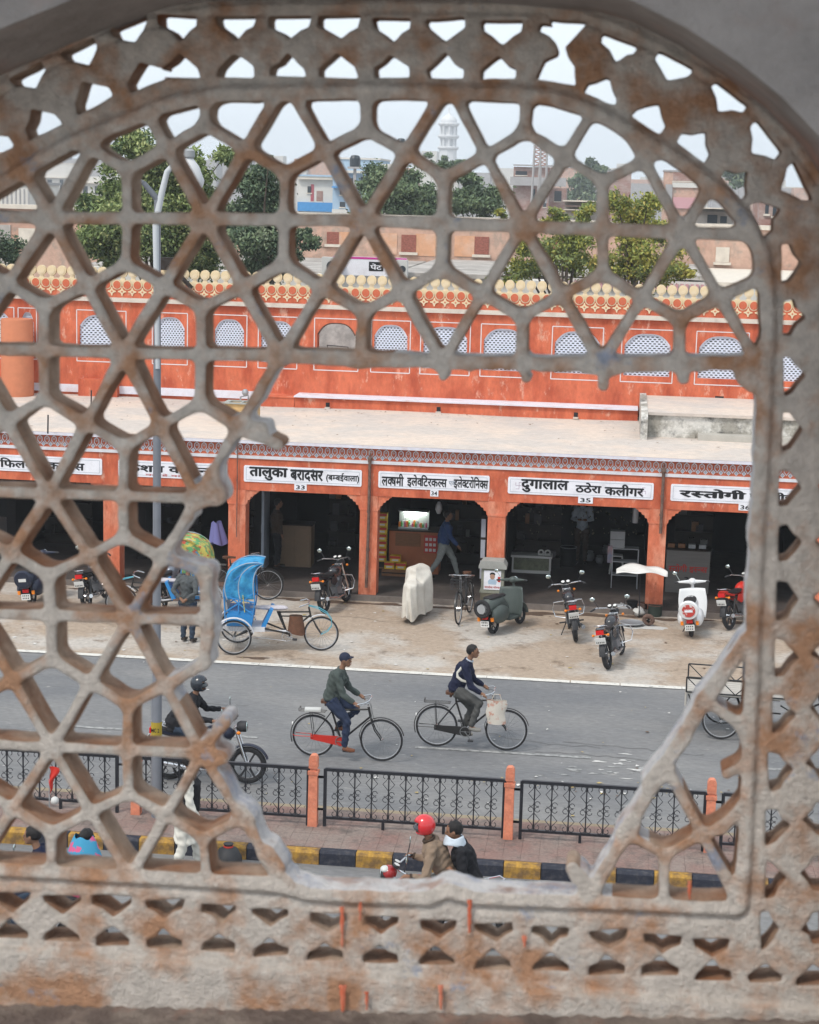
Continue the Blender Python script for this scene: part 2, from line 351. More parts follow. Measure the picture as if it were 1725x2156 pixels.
    def emit_mesh(name, sel, mats, parent):
        us = np.zeros((nz, nx), bool); us[:-1, :-1] |= sel; us[1:, :-1] |= sel; us[:-1, 1:] |= sel; us[1:, 1:] |= sel
        idx = np.full((nz, nx), -1, np.int64); n = int(us.sum()); idx[us] = np.arange(n)
        vf = np.stack([VX[us], front[us], VZ[us]], 1); vb = np.stack([VX[us], back[us], VZ[us]], 1)
        j, i = np.nonzero(sel); a = idx[j, i]; b = idx[j, i+1]; c = idx[j+1, i+1]; d = idx[j+1, i]
        F = [np.stack([a, b, c, d], 1), np.stack([a, d, c, b], 1)+n]; cnt = len(a); mi = [np.zeros(cnt, int), np.zeros(cnt, int)]
        pad = np.zeros((nz+1, nx+1), bool); pad[1:nz, 1:nx] = Hc   # any cell (whole screen): walls only where stone ends
        S_ = lambda dj, di: pad[j+1+dj, i+1+di]
        for (dj, di, p, q) in ((-1, 0, a, b), (0, 1, b, c), (1, 0, c, d), (0, -1, d, a)):
            e = ~S_(dj, di); F.append(np.stack([q[e], p[e], p[e]+n, q[e]+n], 1))
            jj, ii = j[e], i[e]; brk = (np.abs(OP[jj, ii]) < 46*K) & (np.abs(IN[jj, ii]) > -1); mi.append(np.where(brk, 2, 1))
        F = np.concatenate(F); mi = np.concatenate(mi); VV = np.concatenate([vf, vb])
        me = bpy.data.meshes.new(name); me.vertices.add(len(VV)); me.vertices.foreach_set('co', VV.astype(np.float32).ravel())
        me.loops.add(len(F)*4); me.loops.foreach_set('vertex_index', F.astype(np.int32).ravel())
        me.polygons.add(len(F)); me.polygons.foreach_set('loop_start', np.arange(0, len(F)*4, 4, dtype=np.int32))
        for m in mats: me.materials.append(m)
        me.polygons.foreach_set('material_index', mi.astype(np.int32)); me.update(calc_edges=True)
        me.polygons.foreach_set('use_smooth', np.ones(len(F), bool))
        o = bpy.data.objects.new(name, me); col.objects.link(o); o.parent = parent; return o
    t_ = thing('stone_screen', 'weathered pierced stone window screen with star lattice and a large broken opening', 'stone screen')
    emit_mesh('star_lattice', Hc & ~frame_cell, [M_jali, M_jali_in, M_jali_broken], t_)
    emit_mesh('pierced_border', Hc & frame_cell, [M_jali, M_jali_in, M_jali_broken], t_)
    M_drip = mat('red_drip', (.52, .12, .06), .7, col2=(.7, .3, .2), amt=.6, c2scale=40)
    dr = random.Random(4)
    for px, y0, y1, w_ in ((722, 1905, 1990, 9), (728, 2056, 2112, 13), (778, 2070, 2108, 8), (932, 2056, 2108, 11), (990, 1890, 1960, 10), (760, 1895, 1935, 8), (1105, 1965, 1990, 10), (1452, 1850, 1890, 8)):
        m = MB(); n_ = 10; vs = []
        yq = SY-(.0165 if y0 > 2040 else .0035)
        for i in range(n_+1):
            t = i/n_; ww = w_*(1-.55*t)*(1+dr.uniform(-.3, .3)); q = pl(px+dr.uniform(-1.5, 1.5)-ww/2, y0+(y1-y0)*t); q2 = pl(px+ww/2, y0+(y1-y0)*t); vs += [(q[0], yq, q[1]), ((q[0]+q2[0])/2, yq-.0012, q[1]), (q2[0], yq, q2[1])]
        m.add(vs, [(3*i+j, 3*i+3+j, 3*i+4+j, 3*i+1+j) for i in range(n_) for j in range(2)]); obj('paint_drip', m, M_drip, t_)
    return pl
pl_screen = build_screen()

# window reveal that carries the screen, and unseen room slabs added to shape its light
M_reveal = mat('reveal_plaster', (.27, .25, .24), .9, col2=(.36, .15, .09), amt=.7, c2scale=3.2, c2thr=.58, c2soft=.1, var=.3, vscale=14, bump=.5, bscale=60)
M_sill = mat('sill_stone', (.26, .215, .185), .9, col2=(.12, .09, .08), amt=.8, c2scale=18, c2thr=.5, c2soft=.1, col3=(.40, .17, .10), c3scale=5, c3thr=.64, var=.3, vscale=30, bump=.7, bscale=80)
def build_reveal():
    out = [(-420, 355), (-150, 228), (0, 160), (150, 92), (270, 44), (360, 14), (430, 3), (650, -2), (1000, 4), (1262, 26), (1330, 46), (1430, 96), (1530, 162), (1610, 226), (1690, 310), (1760, 420), (1800, 560), (1808, 800), (1800, 1400), (1790, 2128), (800, 2110), (-420, 2086)]
    pts = [pl_screen(*p) for p in out]
    t = thing('window_wall', 'thick plastered wall with arched reveal and sill round the pierced stone screen', 'wall', (0, 0, 0))
    m = MB(); n = len(pts); yf = SY-.16; ya = SY-.0035
    for i in range(n-1):
        a, b = pts[i], pts[i+1]
        if i >= n-3: continue
        m.add([(a[0], ya+.02, a[1]), (b[0], ya+.02, b[1]), (b[0]*1.0, yf, b[1]), (a[0], yf, a[1])], [(0, 1, 2, 3)])
    obj('reveal', m, M_reveal, t, smooth=True)
    s = MB(); a, b, c = pts[-3], pts[-2], pts[-1]
    def sill(u, v):
        x = c[0]+(a[0]-c[0])*u; z = c[1]+(a[1]-c[1])*u; y = SY-.006-v*.30
        return (x, y, z-.004-.02*v*v+.0035*math.sin(u*61+v*9)*v+.003*math.sin(u*143+v*31))
    s.grid(sill, 90, 14); obj('sill', s, M_sill, t, smooth=True)
    w_ = MB()                                       # wall face round the reveal: fans out to the room's corners
    box = [(-2.6, EYE-1.0), (-2.6, EYE+1.5), (1.9, EYE+1.5), (1.9, EYE-1.0)]
    for i in range(n-1):
        a, b = pts[i], pts[i+1]; cx, cz = pl_screen(780, 1100)
        def far(p):
            dx, dz = p[0]-cx, p[1]-cz; k = 1e9
            for (v_, lo, hi, d_) in ((cx, -2.6, 1.9, dx), (cz, EYE-1.6, EYE+.76, dz)):
                if d_ > 1e-6: k = min(k, (hi-v_)/d_)
                elif d_ < -1e-6: k = min(k, (lo-v_)/d_)
            return (cx+dx*k, cz+dz*k)
        if i >= n-3: continue
        A, B = far(a), far(b); w_.add([(a[0], yf, a[1]), (b[0], yf, b[1]), (B[0], yf, B[1]), (A[0], yf, A[1])], [(3, 2, 1, 0)])
    obj('wall_face', w_, M_reveal, t)
    u = MB(); u.bx(-2.6, 1.9, SY-.306, SY+.05, EYE-1.6, pts[-1][1]-.045); obj('wall_base', u, M_sill, t)
    r = MB(); r.bx(-2.6, 2.0, .78, SY+.3, EYE+.75, EYE+.95); struct('ceiling', r, M_reveal)  # unseen slab added to keep sky light off the upper screen
    r = MB(); r.bx(1.5, 1.7, .2, SY-.17, EYE-1.64, EYE+.74); tag(obj('side_wall', r, M_reveal), 'unseen plastered side wall added to shade the right of the screen', 'wall')  # unseen wall added to cut the light from the right
    r = MB(); r.bx(-2.6, 2.1, .3, SY+.3, EYE-1.85, EYE-1.65); struct('floor', r, mat('bounce_floor', (.55, .50, .45), .7, var=.1))  # unseen pale slab added to bounce light up onto the screen
build_reveal()
# ---------------------------------------------------------------- ground
M_asph = mat('asphalt', (.150, .152, .158), .9, col2=(.215, .21, .205), amt=.85, c2scale=.6, c2thr=.5, c2soft=.14, col3=(.31, .30, .28), c3scale=6.5, c3thr=.655, c3soft=.035, var=.22, vscale=16, bump=.35, bscale=60, stretch=(.45, 1, 1))
M_park = mat('dusty_concrete', (.355, .28, .215), .95, col2=(.44, .405, .365), amt=.95, c2scale=.5, c2thr=.53, c2soft=.07, col3=(.15, .105, .072), c3scale=1.5, c3thr=.63, c3soft=.07, var=.25, vscale=9, bump=.4, bscale=40)
M_line = mat('road_paint', (.62, .60, .55), .8, col2=(.2, .2, .2), amt=.8, c2scale=7, c2thr=.62, c2soft=.08, var=.15, vscale=20)
M_dash = mat('worn_paint', (.34, .34, .33), .85, col2=(.15, .15, .15), amt=.9, c2scale=9, c2thr=.52, c2soft=.1)
M_walk = mat('red_paving', (.225, .14, .12), .9, col2=(.24, .20, .175), amt=.8, c2scale=1.4, c2thr=.5, col3=(.12, .10, .09), c3scale=2.5, c3thr=.6, var=.3, vscale=30, bump=.3, bscale=50)
M_kb = mat('kerb_black', (.022, .025, .038), .7, col2=(.09, .085, .09), amt=.6, c2scale=12, c2thr=.6, var=.3, vscale=20, bump=.3)
M_ky = mat('kerb_yellow', (.40, .225, .04), .75, col2=(.13, .08, .045), amt=.85, c2scale=7, c2thr=.5, var=.35, vscale=20, bump=.3)
M_kpale = mat('kerb_pale_yellow', (.30, .25, .17), .85, col2=(.22, .17, .12), amt=.8, c2scale=3, var=.25, vscale=12)
M_stone = mat('kerb_stone', (.27, .25, .23), .9, var=.25, vscale=10, bump=.3)
YF = 39.7; FZ = .12
ax0 = -60; ax1 = 45
g = MB(); g.bx(-900, 900, -60, 3000, -.6, -.03); struct('ground', g, M_stone)
def sheet(name, x0, x1, y0, y1, z, m, n=1):
    b = MB(); b.add([(x0, y0, z), (x1, y0, z), (x1, y1, z), (x0, y1, z)], [(0, 1, 2, 3)]); return struct(name, b, m)
sheet('road', ax0, ax1, 25.3, 33.75, -.012, M_asph)
sheet('near_road', ax0, ax1, 6, 23.42, -.012, M_asph)
# parking strip: dust thins out over the asphalt in an uneven edge
b = MB(); N = 420
e0 = [33.66+.05*math.sin(i*.9)+random.uniform(-.04, .04) for i in range(N+1)]
for i in range(N):
    xa = ax0+(ax1-ax0)*i/N; xb = ax0+(ax1-ax0)*(i+1)/N
    b.add([(xa, e0[i], -.006), (xb, e0[i+1], -.006), (xb, 39.75, -.006), (xa, 39.75, -.006)], [(0, 1, 2, 3)])
struct('parking_strip', b, M_park)
b = MB()
x = ax0
while x < ax1:
    L = random.uniform(.8, 1.6); o_ = random.uniform(-.008, .008)
    b.add([(x, 33.58+o_, .001), (x+L, 33.58+o_*.5, .001), (x+L, 33.76+o_, .001), (x, 33.76-o_, .001)], [(0, 1, 2, 3)]); x += L+random.uniform(.0, .03)
struct('edge_line', b, M_line)
for k, (xa, xb) in enumerate(((-20.5, -17.6), (-14.7, -11.7), (-8.95, -8.05), (-6.25, -5.75), (-3.06, -.12), (2.75, 5.7), (8.6, 11.5))):
    b = MB(); b.add([(xa, 28.93, -.004), (xb, 28.93, -.004), (xb, 29.03, -.004), (xa, 29.03, -.004)], [(0, 1, 2, 3)]); struct('lane_dash', b, M_dash)
# litter and pale flecks on the parking strip and road: nobody could count them
fl = MB()
for k in range(520):
    if k < 330: x, y = random.uniform(-14, 6), random.uniform(33.9, 39.4)
    elif k < 430: x, y = random.uniform(-13, 6), random.uniform(26.0, 33.4)
    else: x, y = random.gauss(.6, 1.6), random.gauss(27.4, .25)
    if not 25.6 < y < 39.45: continue
    s_ = random.choice((.012, .018, .025, .04)); a = random.uniform(0, 3); n_ = random.choice((3, 4, 5))
    P_ = [(x+s_*random.uniform(.6, 1.3)*math.cos(a+2*PI*i/n_), y+s_*random.uniform(.6, 1.3)*math.sin(a+2*PI*i/n_), .003+random.uniform(0, .012)) for i in range(n_)]
    fl.add(P_, [tuple(range(n_))], random.choice((0, 0, 1, 2)))
M_lit = [mat('litter_white', (.62, .60, .57)), mat('litter_brown', (.12, .07, .04)), mat('litter_ochre', (.40, .30, .12))]
tag(obj('litter', fl, M_lit), 'scattered paper scraps and dry flecks on the dusty parking strip and road', 'litter', kind='stuff')
# oil and water stains as thin films on the ground
M_stain = mat('damp_earth', (.105, .07, .05), .8, var=.3, vscale=20)
M_lime = mat('lime_dust', (.50, .49, .47), .95, var=.15, vscale=20)
def blot(cx, cy, rx, ry, m, name='ground_stain', z=-.002, sd=1):
    b = MB(); n = 26; rr = random.Random(sd); vs = [(cx, cy, z)]
    for i in range(n):
        a = 2*PI*i/n; k = 1+.3*math.sin(3*a+sd)+rr.uniform(-.2, .2); vs.append((cx+rx*k*math.cos(a), cy+ry*k*math.sin(a), z))
    b.add(vs, [(0, 1+i, 1+(i+1) % n) for i in range(n)]); o = struct(name, b, m)
for k, (px, py, rx, ry) in enumerate(((1110, 1292, .35, .16), (650, 1262, .5, .1), (535, 1385, .3, .08), (1440, 1455, .0, .0))):
    if rx: p = atz(px, py); blot(p.x, p.y, rx, ry, M_stain, sd=k+3)
for k in range(26):
    blot(-12.5+k*.7+random.uniform(-.3, .3), 39.32+random.uniform(-.06, .12), random.uniform(.25, .6), random.uniform(.05, .14), M_stain, 'damp_edge', z=-.0025+k*.00002, sd=30+k)
for k in range(34):
    q = atz(random.gauss(1330, 95), random.gauss(1618, 12)); blot(q.x, q.y, random.uniform(.02, .12), random.uniform(.01, .05), M_dash if k % 3 else M_lime, 'pale_splash', z=-.0065+k*.00003, sd=70+k)
M_crack = mat('crack', (.06, .055, .05), .9)
for k in range(9):
    cx, cy = random.uniform(-10, 5), random.uniform(26, 38.5); mb = MB(); pts = [(cx, cy)]
    for i in range(16): pts.append((pts[-1][0]+random.uniform(.05, .22)*(1 if k % 2 else -1), pts[-1][1]+random.uniform(-.09, .09)))
    for i in range(16):
        (xa, ya), (xb, yb) = pts[i], pts[i+1]; mb.add([(xa, ya-.006, -.0012), (xb, yb-.006, -.0012), (xb, yb+.006, -.0012), (xa, ya+.006, -.0012)], [(0, 1, 2, 3)])
    struct('ground_crack', mb, M_crack)
p = atz(1345, 1318); blot(p.x, p.y, .55, .3, M_lime, 'lime_spill', sd=9)

# ---------------------------------------------------------------- median with kerbs, railing and bollards
MZ = .18; MY0, MY1 = 23.42, 25.28
b = MB(); b.bx(ax0, ax1, MY0+.14, MY1-.12, -.3, MZ-.006); struct('median_pavement', b, mat('median_bed', (.2, .13, .11), .9))
tile_root = bpy.data.objects['median_pavement']
pv = MB()                                            # small paving tiles of the median: one piece of real relief
for i in range(int((9+16)/.25)):
    for j in range(6):
        x = -16+i*.25; y = MY0+.15+j*.262
        pv.box((x+.125, y+.131, MZ-.001+random.uniform(-.0015, .0015)), (.247, .258, .012))
o = obj('paving_tile', pv, M_walk, tile_root); o['kind'] = 'stuff'
kb = MB(); kb.prism([(0, -.25), (.02, -.25), (.155, -.25), (.155, MZ+.0), (.03, MZ+.005), (.0, MZ-.03)], (0, 0, 0), (0, 1, 0), (0, 0, 1), (.50, 0, 0))
kroot = thing('painted_kerb', 'low kerb of black and yellow painted stones along the median', 'kerb', (0, MY0, 0))
src = {}
for c, m in (('b', M_kb), ('y', M_ky)):
    o = obj('kerb_stone', kb, m, kroot); src[c] = o; o.location = (-16+(0 if c == 'b' else .51), 0, 0)
for i in range(2, 50):
    c = 'b' if (i//1) % 2 == 0 else 'y'; o = piece(src[c], kroot, (-16+i*.51, random.uniform(-.008, .008), random.uniform(-.006, .006))); 
b = MB(); b.bx(ax0, -16.02, MY0, MY0+.15, -.2, MZ); b.bx(9.6, ax1, MY0, MY0+.15, -.2, MZ)
o = obj('kerb_run', b, M_kb, kroot); o.location = (0, -MY0, 0)
b = MB()
for i in range(50): b.bx(-16+i*.51, -15.505+i*.51, MY1-.13, MY1, -.2, MZ+random.uniform(-.006, .004), 0)
o = tag(obj('far_kerb', b, M_kpale), 'pale yellow kerb on the far side of the median behind the railing', 'kerb', kind='stuff')
M_rail = mat('black_iron', (.012, .013, .018), .4, spec=.5)
M_bol = mat('orange_post_paint', (.62, .22, .13), .75, col2=(.42, .13, .08), amt=.7, c2scale=6, c2thr=.56, col3=(.5, .36, .28), c3scale=14, c3thr=.66, var=.18, vscale=20, bump=.25)
def make_bollard():
    t = thing('railing_post', 'orange painted stone railing post standing beside the red helmet rider', 'post', group='orange stone posts of the median railing')
    b = MB(); b.box((0, 0, .40), (.135, .135, .80), taper=.93)
    b.box((0, 0, .81), (.15, .15, .05)); obj('shaft', b, M_bol, t)
    b = MB(); b.box((0, 0, .855), (.085, .085, .05)); b.box((0, 0, .945), (.125, .125, .135))
    b.prism([(-.0625, 0), (.0625, 0), (.05, .04), (.025, .06), (-.025, .06), (-.05, .04)], (0, -.062, 1.01), (1, 0, 0), (0, 0, 1), (0, .124, 0))
    b.cyl((0, -.062, .955), (0, -.07, .955), .045, .045, 14); obj('cap', b, M_bol, t); return t
bol = make_bollard()
ps = [(651, 1754, 'orange stone railing post between the two cyclists, left of the red helmet rider'), (1067, 1780, 'orange stone railing post just right of the red helmet motorcycle'),
      (1493, 1806, 'orange stone railing post half hidden at the lower right, seen through the broken corner'), (272, 1733, 'orange stone railing post behind the man in white at the lower left')]
xs = []
for k, (px, py, lb) in enumerate(ps):
    p = atz(px, py, MZ); y = 24.42; x = p.x; xs.append(x)
    o = bol if k == 0 else dup(bol); o.location = (x, y, MZ-.005); o['label'] = lb
def make_panel():
    t = thing('iron_railing', 'x', 'railing', group='black wrought iron railing on the median')
    W_, zb, zt = 2.56, .14, .86
    fr = MB(); hw = .022
    for x in (0, W_): fr.box((x, 0, .43), (.045, .045, .88))
    fr.box((W_/2, 0, zt), (W_, .05, .045)); fr.box((W_/2, 0, zb), (W_-.045, .04, .035)); obj('frame', fr, M_rail, t)
    lg = MB(); lg.box((W_*.33, 0, .06), (.04, .04, .13)); obj('foot', lg, M_rail, t); lg = MB(); lg.box((W_*.67, 0, .06), (.04, .04, .13)); obj('foot', lg, M_rail, t)
    br = MB(); br.box((0, 0, (zb+zt)/2), (.018, .018, zt-zb-.03)); sc = MB()
    def curl(cx, cz, r, a0, a1, n=9): sc.tube([(cx+r*math.cos(a0+(a1-a0)*i/n), 0, cz+r*math.sin(a0+(a1-a0)*i/n)) for i in range(n+1)], .006, 4)
    H_ = zt-zb
    for sg in (-1, 1):
        s = sg
        curl(s*.045, zt-.055, .035, PI*.5-s*PI*.9, PI*.5+s*PI*.75 if s > 0 else PI*.5-PI*.75+0)
        curl(s*.045, zb+.055, .035, -PI*.5+s*PI*.9, -PI*.5-s*PI*.7)
        mz = (zb+zt)/2
        curl(s*.047, mz+.042, .036, 0, 2*PI*.85 if s > 0 else -2*PI*.85+PI); curl(s*.047, mz-.042, .036, 0, -2*PI*.85 if s > 0 else 2*PI*.85)
        for zc in (mz+.19, mz-.19): sc.tube([(0, 0, zc+.10), (s*.085, 0, zc), (0, 0, zc-.10)], .006, 4)
    n = 10; b0 = s0 = None
    for i in range(n):
        x = W_*(i+.75)/(n+.5)
        if b0 is None: b0 = obj('bar', br, M_rail, t); s0 = obj('scroll', sc, M_rail, t); b0.location = (x, 0, 0); s0.location = (x, .0, 0)
        else: piece(b0, t, (x, 0, 0)); piece(s0, t, (x, 0, 0))
    return t
pan = make_panel(); first = True
spc = xs[1]-xs[0]
for i, lb in enumerate(('black wrought iron railing at the far lower left corner', 'black wrought iron railing with the motorcycle front wheel behind it', 'black wrought iron railing behind the red helmet rider, between two orange posts',
                        'black wrought iron railing right of the middle orange post', 'black wrought iron railing at the lower right edge, seen through the stone border')):
    xa = xs[0]+(i-2)*spc+.17
    o = pan if i == 0 else dup(pan); o.location = (xa, 24.42, MZ-.004); o['label'] = lb
    for z in (.26, .74):
        for xx, w_ in ((-.085, .13), (2.635, .11)):
            lk = MB(); lk.box((xx, 0, z), (w_, .025, .03)); obj('link', lk, M_rail, o)
# ---------------------------------------------------------------- painted lettering
def text_mesh(tokens, height, bold=.012):
    """tokens: strings or (string, keep, dx) with keep<1 cutting the right stem off (half letters); returns MB in x,z plane starting at 0"""
    out = MB(); x = 0.0; top = 0
    for tk in tokens:
        if isinstance(tk, tuple): s_, keep, dx = (tk+(0,))[:3]
        else: s_, keep, dx = tk, 1.0, 0.0
        if s_ == ' ': x += .26; continue
        c = bpy.data.curves.new('letters', 'FONT'); c.body = s_; c.size = 1.0; c.resolution_u = 2; c.offset = .004
        o = bpy.data.objects.new('letters', c); col.objects.link(o); bpy.context.view_layer.update()
        me = bpy.data.meshes.new_from_object(o.evaluated_get(bpy.context.evaluated_depsgraph_get()))
        vs = [(v.co.x, v.co.y) for v in me.vertices]; fs = [tuple(p.vertices) for p in me.polygons]
        bpy.data.objects.remove(o); bpy.data.curves.remove(c); bpy.data.meshes.remove(me)
        if not vs: continue
        xm = max(v[0] for v in vs); x_0 = min(0, min(v[0] for v in vs))
        lim = x_0+(xm-x_0)*keep if keep < 1 else xm
        vs = [(min(v[0], lim), v[1]) for v in vs]
        for q, (ox, oz) in enumerate(((0, 0), (1, 0), (-1, 0), (0, .8), (0, -.8))):
            if q and bold < .01: break
            out.add([(v[0]+x+dx+ox*bold, -q*.0004, v[1]+oz*bold) for v in vs], fs)
        x += lim-.035+dx+bold
    zs = [v[2] for v in out.v]; z0, z1 = min(zs), max(zs); xs_ = [v[0] for v in out.v]; x0, x1 = min(xs_), max(xs_)
    return out, (x0, x1, z0, z1)
def fit_text(tokens, cx, cz, wd, ht, y, bold=.012, extra=None):
    m, (x0, x1, z0, z1) = text_mesh(tokens, ht, bold); sx = wd/(x1-x0); sz = ht/(z1-z0)
    m.v = [(cx+(v[0]-(x0+x1)/2)*sx, y+v[1], cz+(v[2]-(z0+z1)/2)*sz) for v in m.v]; return m

# ---------------------------------------------------------------- the terracotta arcade
M_red = mat('terracotta_paint', (.57, .145, .072), .85, col2=(.38, .072, .034), amt=.85, c2scale=1.7, c2thr=.54, c2soft=.10, col3=(.66, .37, .27), c3scale=3.0, c3thr=.63, c3soft=.05, var=.2, vscale=8, bump=.3, bscale=25, stretch=(1.2, 1.2, .55))
M_pil = mat('pillar_paint', (.57, .155, .08), .85, col2=(.63, .30, .20), amt=.7, c2scale=3, c2thr=.56, c2soft=.1, col3=(.30, .07, .035), c3scale=7, c3thr=.66, var=.18, vscale=12, bump=.3, stretch=(1, 1, .5))
M_white = mat('whitewash', (.66, .66, .69), .8, col2=(.45, .44, .46), amt=.7, c2scale=5, c2thr=.6, var=.08, vscale=10)
M_lilac = mat('lilac_whitewash', (.66, .65, .71), .85, col2=(.45, .28, .24), amt=.6, c2scale=4, c2thr=.64, var=.1, vscale=8)
M_greyb = mat('grey_blue_paint', (.33, .37, .43), .85, var=.12)
M_cream = mat('cream_paint', (.70, .56, .34), .8, col2=(.62, .52, .40), amt=.6, c2scale=4, var=.12, vscale=8)
M_black = mat('sign_black', (.015, .015, .018), .6)
M_signw = mat('sign_white', (.78, .78, .83), .6, col2=(.52, .5, .52), amt=.5, c2scale=3.2, c2thr=.62, var=.05, vscale=6)
M_dark = mat('dark_interior', (.007, .007, .008), .9, var=.3, vscale=3)  # near-black: shade of the shop depths put into the colour; also for black things
M_vfloor = mat('verandah_floor', (.06, .05, .046), .85, col2=(.09, .072, .066), amt=.7, c2scale=1.1, var=.25, vscale=6)  # floor colour darkened to carry the verandah's shade
M_pipe = mat('rusty_pipe', (.11, .065, .05), .7, col2=(.22, .14, .11), amt=.6, c2scale=6, var=.25, vscale=12)
M_roof = mat('terrace_plaster', (.60, .505, .43), .95, col2=(.50, .45, .41), amt=.9, c2scale=.7, c2thr=.5, c2soft=.08, col3=(.34, .27, .22), c3scale=3.2, c3thr=.69, c3soft=.05, var=.13, vscale=5, bump=.3, bscale=12)
M_metal = mat('galvanised', (.35, .36, .38), .5, metal=.6)
TZ = 3.56
def fx(px, py=1100): return aty(px, py, YF).x
arc = thing('arcade_building', 'long terracotta painted shopping arcade with white name boards and a flat terrace', 'building', (0, YF, 0))
def apart(name, mb, m, smooth=False):
    o = obj(name, mb, m, arc, smooth); o.location = (0, -YF, 0); return o
pil = [(-75, 1060, -38), (218, 252), (481, 517), (758, 795), (1027, 1064), (1367, 1404), (1712, 1750), (2010, 2046)]
pil = [(-72, -38)]+pil[1:]
PX = [(fx(a), fx(b)) for a, b in pil]
PX = [(-17.9, -17.5)]+PX+[(PX[-1][0]+3.2, PX[-1][1]+3.2)]
for a, b in PX:                                            # pillars with base block and capital line
    m = MB(); m.bx(a, b, YF, YF+.42, FZ, 2.06); m.bx(a-.012, b+.012, YF-.012, YF+.43, 2.06, 2.10); m.bx(a+.0, b-.0, YF+.003, YF+.42, 2.10, 2.42); apart('pillar', m, M_pil)
prof = [(0, 0), (0, .32), (.30, .32), (.30, .285), (.255, .275), (.24, .235), (.185, .225), (.165, .175), (.11, .16), (.095, .10), (.045, .085), (.03, .0)]
for i in range(len(PX)-1):
    for side, xx in ((1, PX[i][1]), (-1, PX[i+1][0])):
        m = MB(); m.prism([(side*p[0], p[1]) for p in prof], (xx, YF+.02, 2.082), (1, 0, 0), (0, 0, 1), (0, .30, 0)); apart('bracket', m, M_pil)
    m = MB(); m.bx(PX[i][0]+.001, PX[i+1][0]-.001, YF-.0, YF+.40, 2.401, 3.13); apart('beam', m, M_red)
X_0, X_1 = PX[0][0], PX[-1][1]
m = MB(); m.bx(X_0, X_1, YF-.03, YF+.40, 3.13, 3.20); apart('white_moulding', m, M_white)
m = MB(); m.bx(X_0, X_1, YF+.005, YF+.40, 3.20, 3.49); apart('frieze_band', m, M_red)
m = MB(); m.bx(X_0, X_1, YF-.16, YF+.4, 3.492, TZ); apart('eave_slab', m, M_lilac)
pitch = .1665; mo = MB()
hx = [(0, .255), (.058, .205), (.062, .125), (.032, .09), (0, .045), (-.032, .09), (-.062, .125), (-.058, .205)]
hi = [(p[0]*.72, .15+(p[1]-.15)*.76) for p in hx]
n = 8; y = YF-.012
for d_, z_ in ((0, 0),):
    vs = [(p[0], y, p[1]) for p in hx]+[(p[0], y, p[1]) for p in hi]+[(p[0], y+.018, p[1]) for p in hx]+[(p[0], y+.014, p[1]) for p in hi]
    mo.add(vs, [(i, (i+1) % n, 8+(i+1) % n, 8+i) for i in range(n)]+[(16+i, 16+(i+1) % n, (i+1) % n, i) for i in range(n)]+[(8+i, 8+(i+1) % n, 24+(i+1) % n, 24+i) for i in range(n)], 0)
mo.torus((0, y+.004, .175), (0, 1, 0), .017, .006, 10, 4, 0)
for w_, mi, yy in ((.052, 0, y-.001), (.034, 1, y-.006)):
    mo.prism([(pitch/2-w_, .055), (pitch/2, .055-w_*1.1), (pitch/2+w_, .055), (pitch/2, .055+w_*1.1)], (0, yy, 0), (1, 0, 0), (0, 0, 1), (0, .02, 0), mi)
msrc = None; k = 0; x = PX[1][0]-1.2
while x < PX[-3][1]+2.0:
    if msrc is None: msrc = apart('frieze_motif', mo, [M_white, M_greyb]); msrc.location = (x, -YF, 3.212)
    else: c = piece(msrc, arc, (x, -YF, 3.212+random.uniform(-.002, .002)))
    x += pitch
# verandah floor, step, soffit, back wall with shop openings, terrace
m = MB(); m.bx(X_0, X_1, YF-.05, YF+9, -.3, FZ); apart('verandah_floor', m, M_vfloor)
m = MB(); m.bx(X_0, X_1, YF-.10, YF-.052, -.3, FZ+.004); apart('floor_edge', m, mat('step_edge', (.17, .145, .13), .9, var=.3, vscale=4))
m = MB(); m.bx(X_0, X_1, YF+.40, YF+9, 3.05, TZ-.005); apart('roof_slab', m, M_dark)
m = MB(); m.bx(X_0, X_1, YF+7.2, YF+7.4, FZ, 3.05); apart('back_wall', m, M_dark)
for i in range(1, len(PX)-1):                              # party walls of the shops
    a, b = PX[i]; m = MB(); m.bx(a+.08, b-.08, YF+2.6, YF+7.2, FZ, 3.05); apart('party_wall', m, mat('party_wall_%d' % i if False else 'shaded_shop_wall', (.012, .010, .010), .9) if i == 1 else bpy.data.materials['shaded_shop_wall'])  # wall colour blackened to stand for the shade inside the shops
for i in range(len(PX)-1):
    m = MB(); m.bx(PX[i][1]-.1, PX[i+1][0]+.1, YF+2.6, YF+2.75, 2.25, 3.04); apart('shop_lintel', m, bpy.data.materials['shaded_shop_wall'])
# drain pipes
for px, y0, y1, r in ((777, 968, 1236, .035), (1392, 992, 1122, .036), (500, 930, 1130, .012)):
    x = fx(px); za = aty(px, y0, YF).z; zb = aty(px, y1, YF).z
    m = MB(); m.tube([(x, YF-.06, za), (x, YF-.06, (za+zb)/2), (x-.02 if px == 777 else x, YF-.06, zb)], r, 8)
    for z in (za-.02, (za*.6+zb*.4), (za*.3+zb*.7)): m.tube([(x-.003, YF-.06, z-.025), (x-.003, YF-.06, z+.025)], r*1.25, 8)
    if px > 600: m.lathe([(r*.9, -.05), (r*1.5, -.02), (r*1.5, .03), (r*.6, .06), (r*.5, .10), (r*.2, .15)], (x, YF-.06, za+.02), 8)
    tag(obj('drain_pipe', m, M_pipe), {777: 'rusty brown drain pipe on the pillar between boards 33 and 34', 1392: 'short rusty drain pipe above the white cloth, between boards 35 and 36', 500: 'thin rusty pipe on the pillar behind the blue rickshaw'}[px], 'pipe')
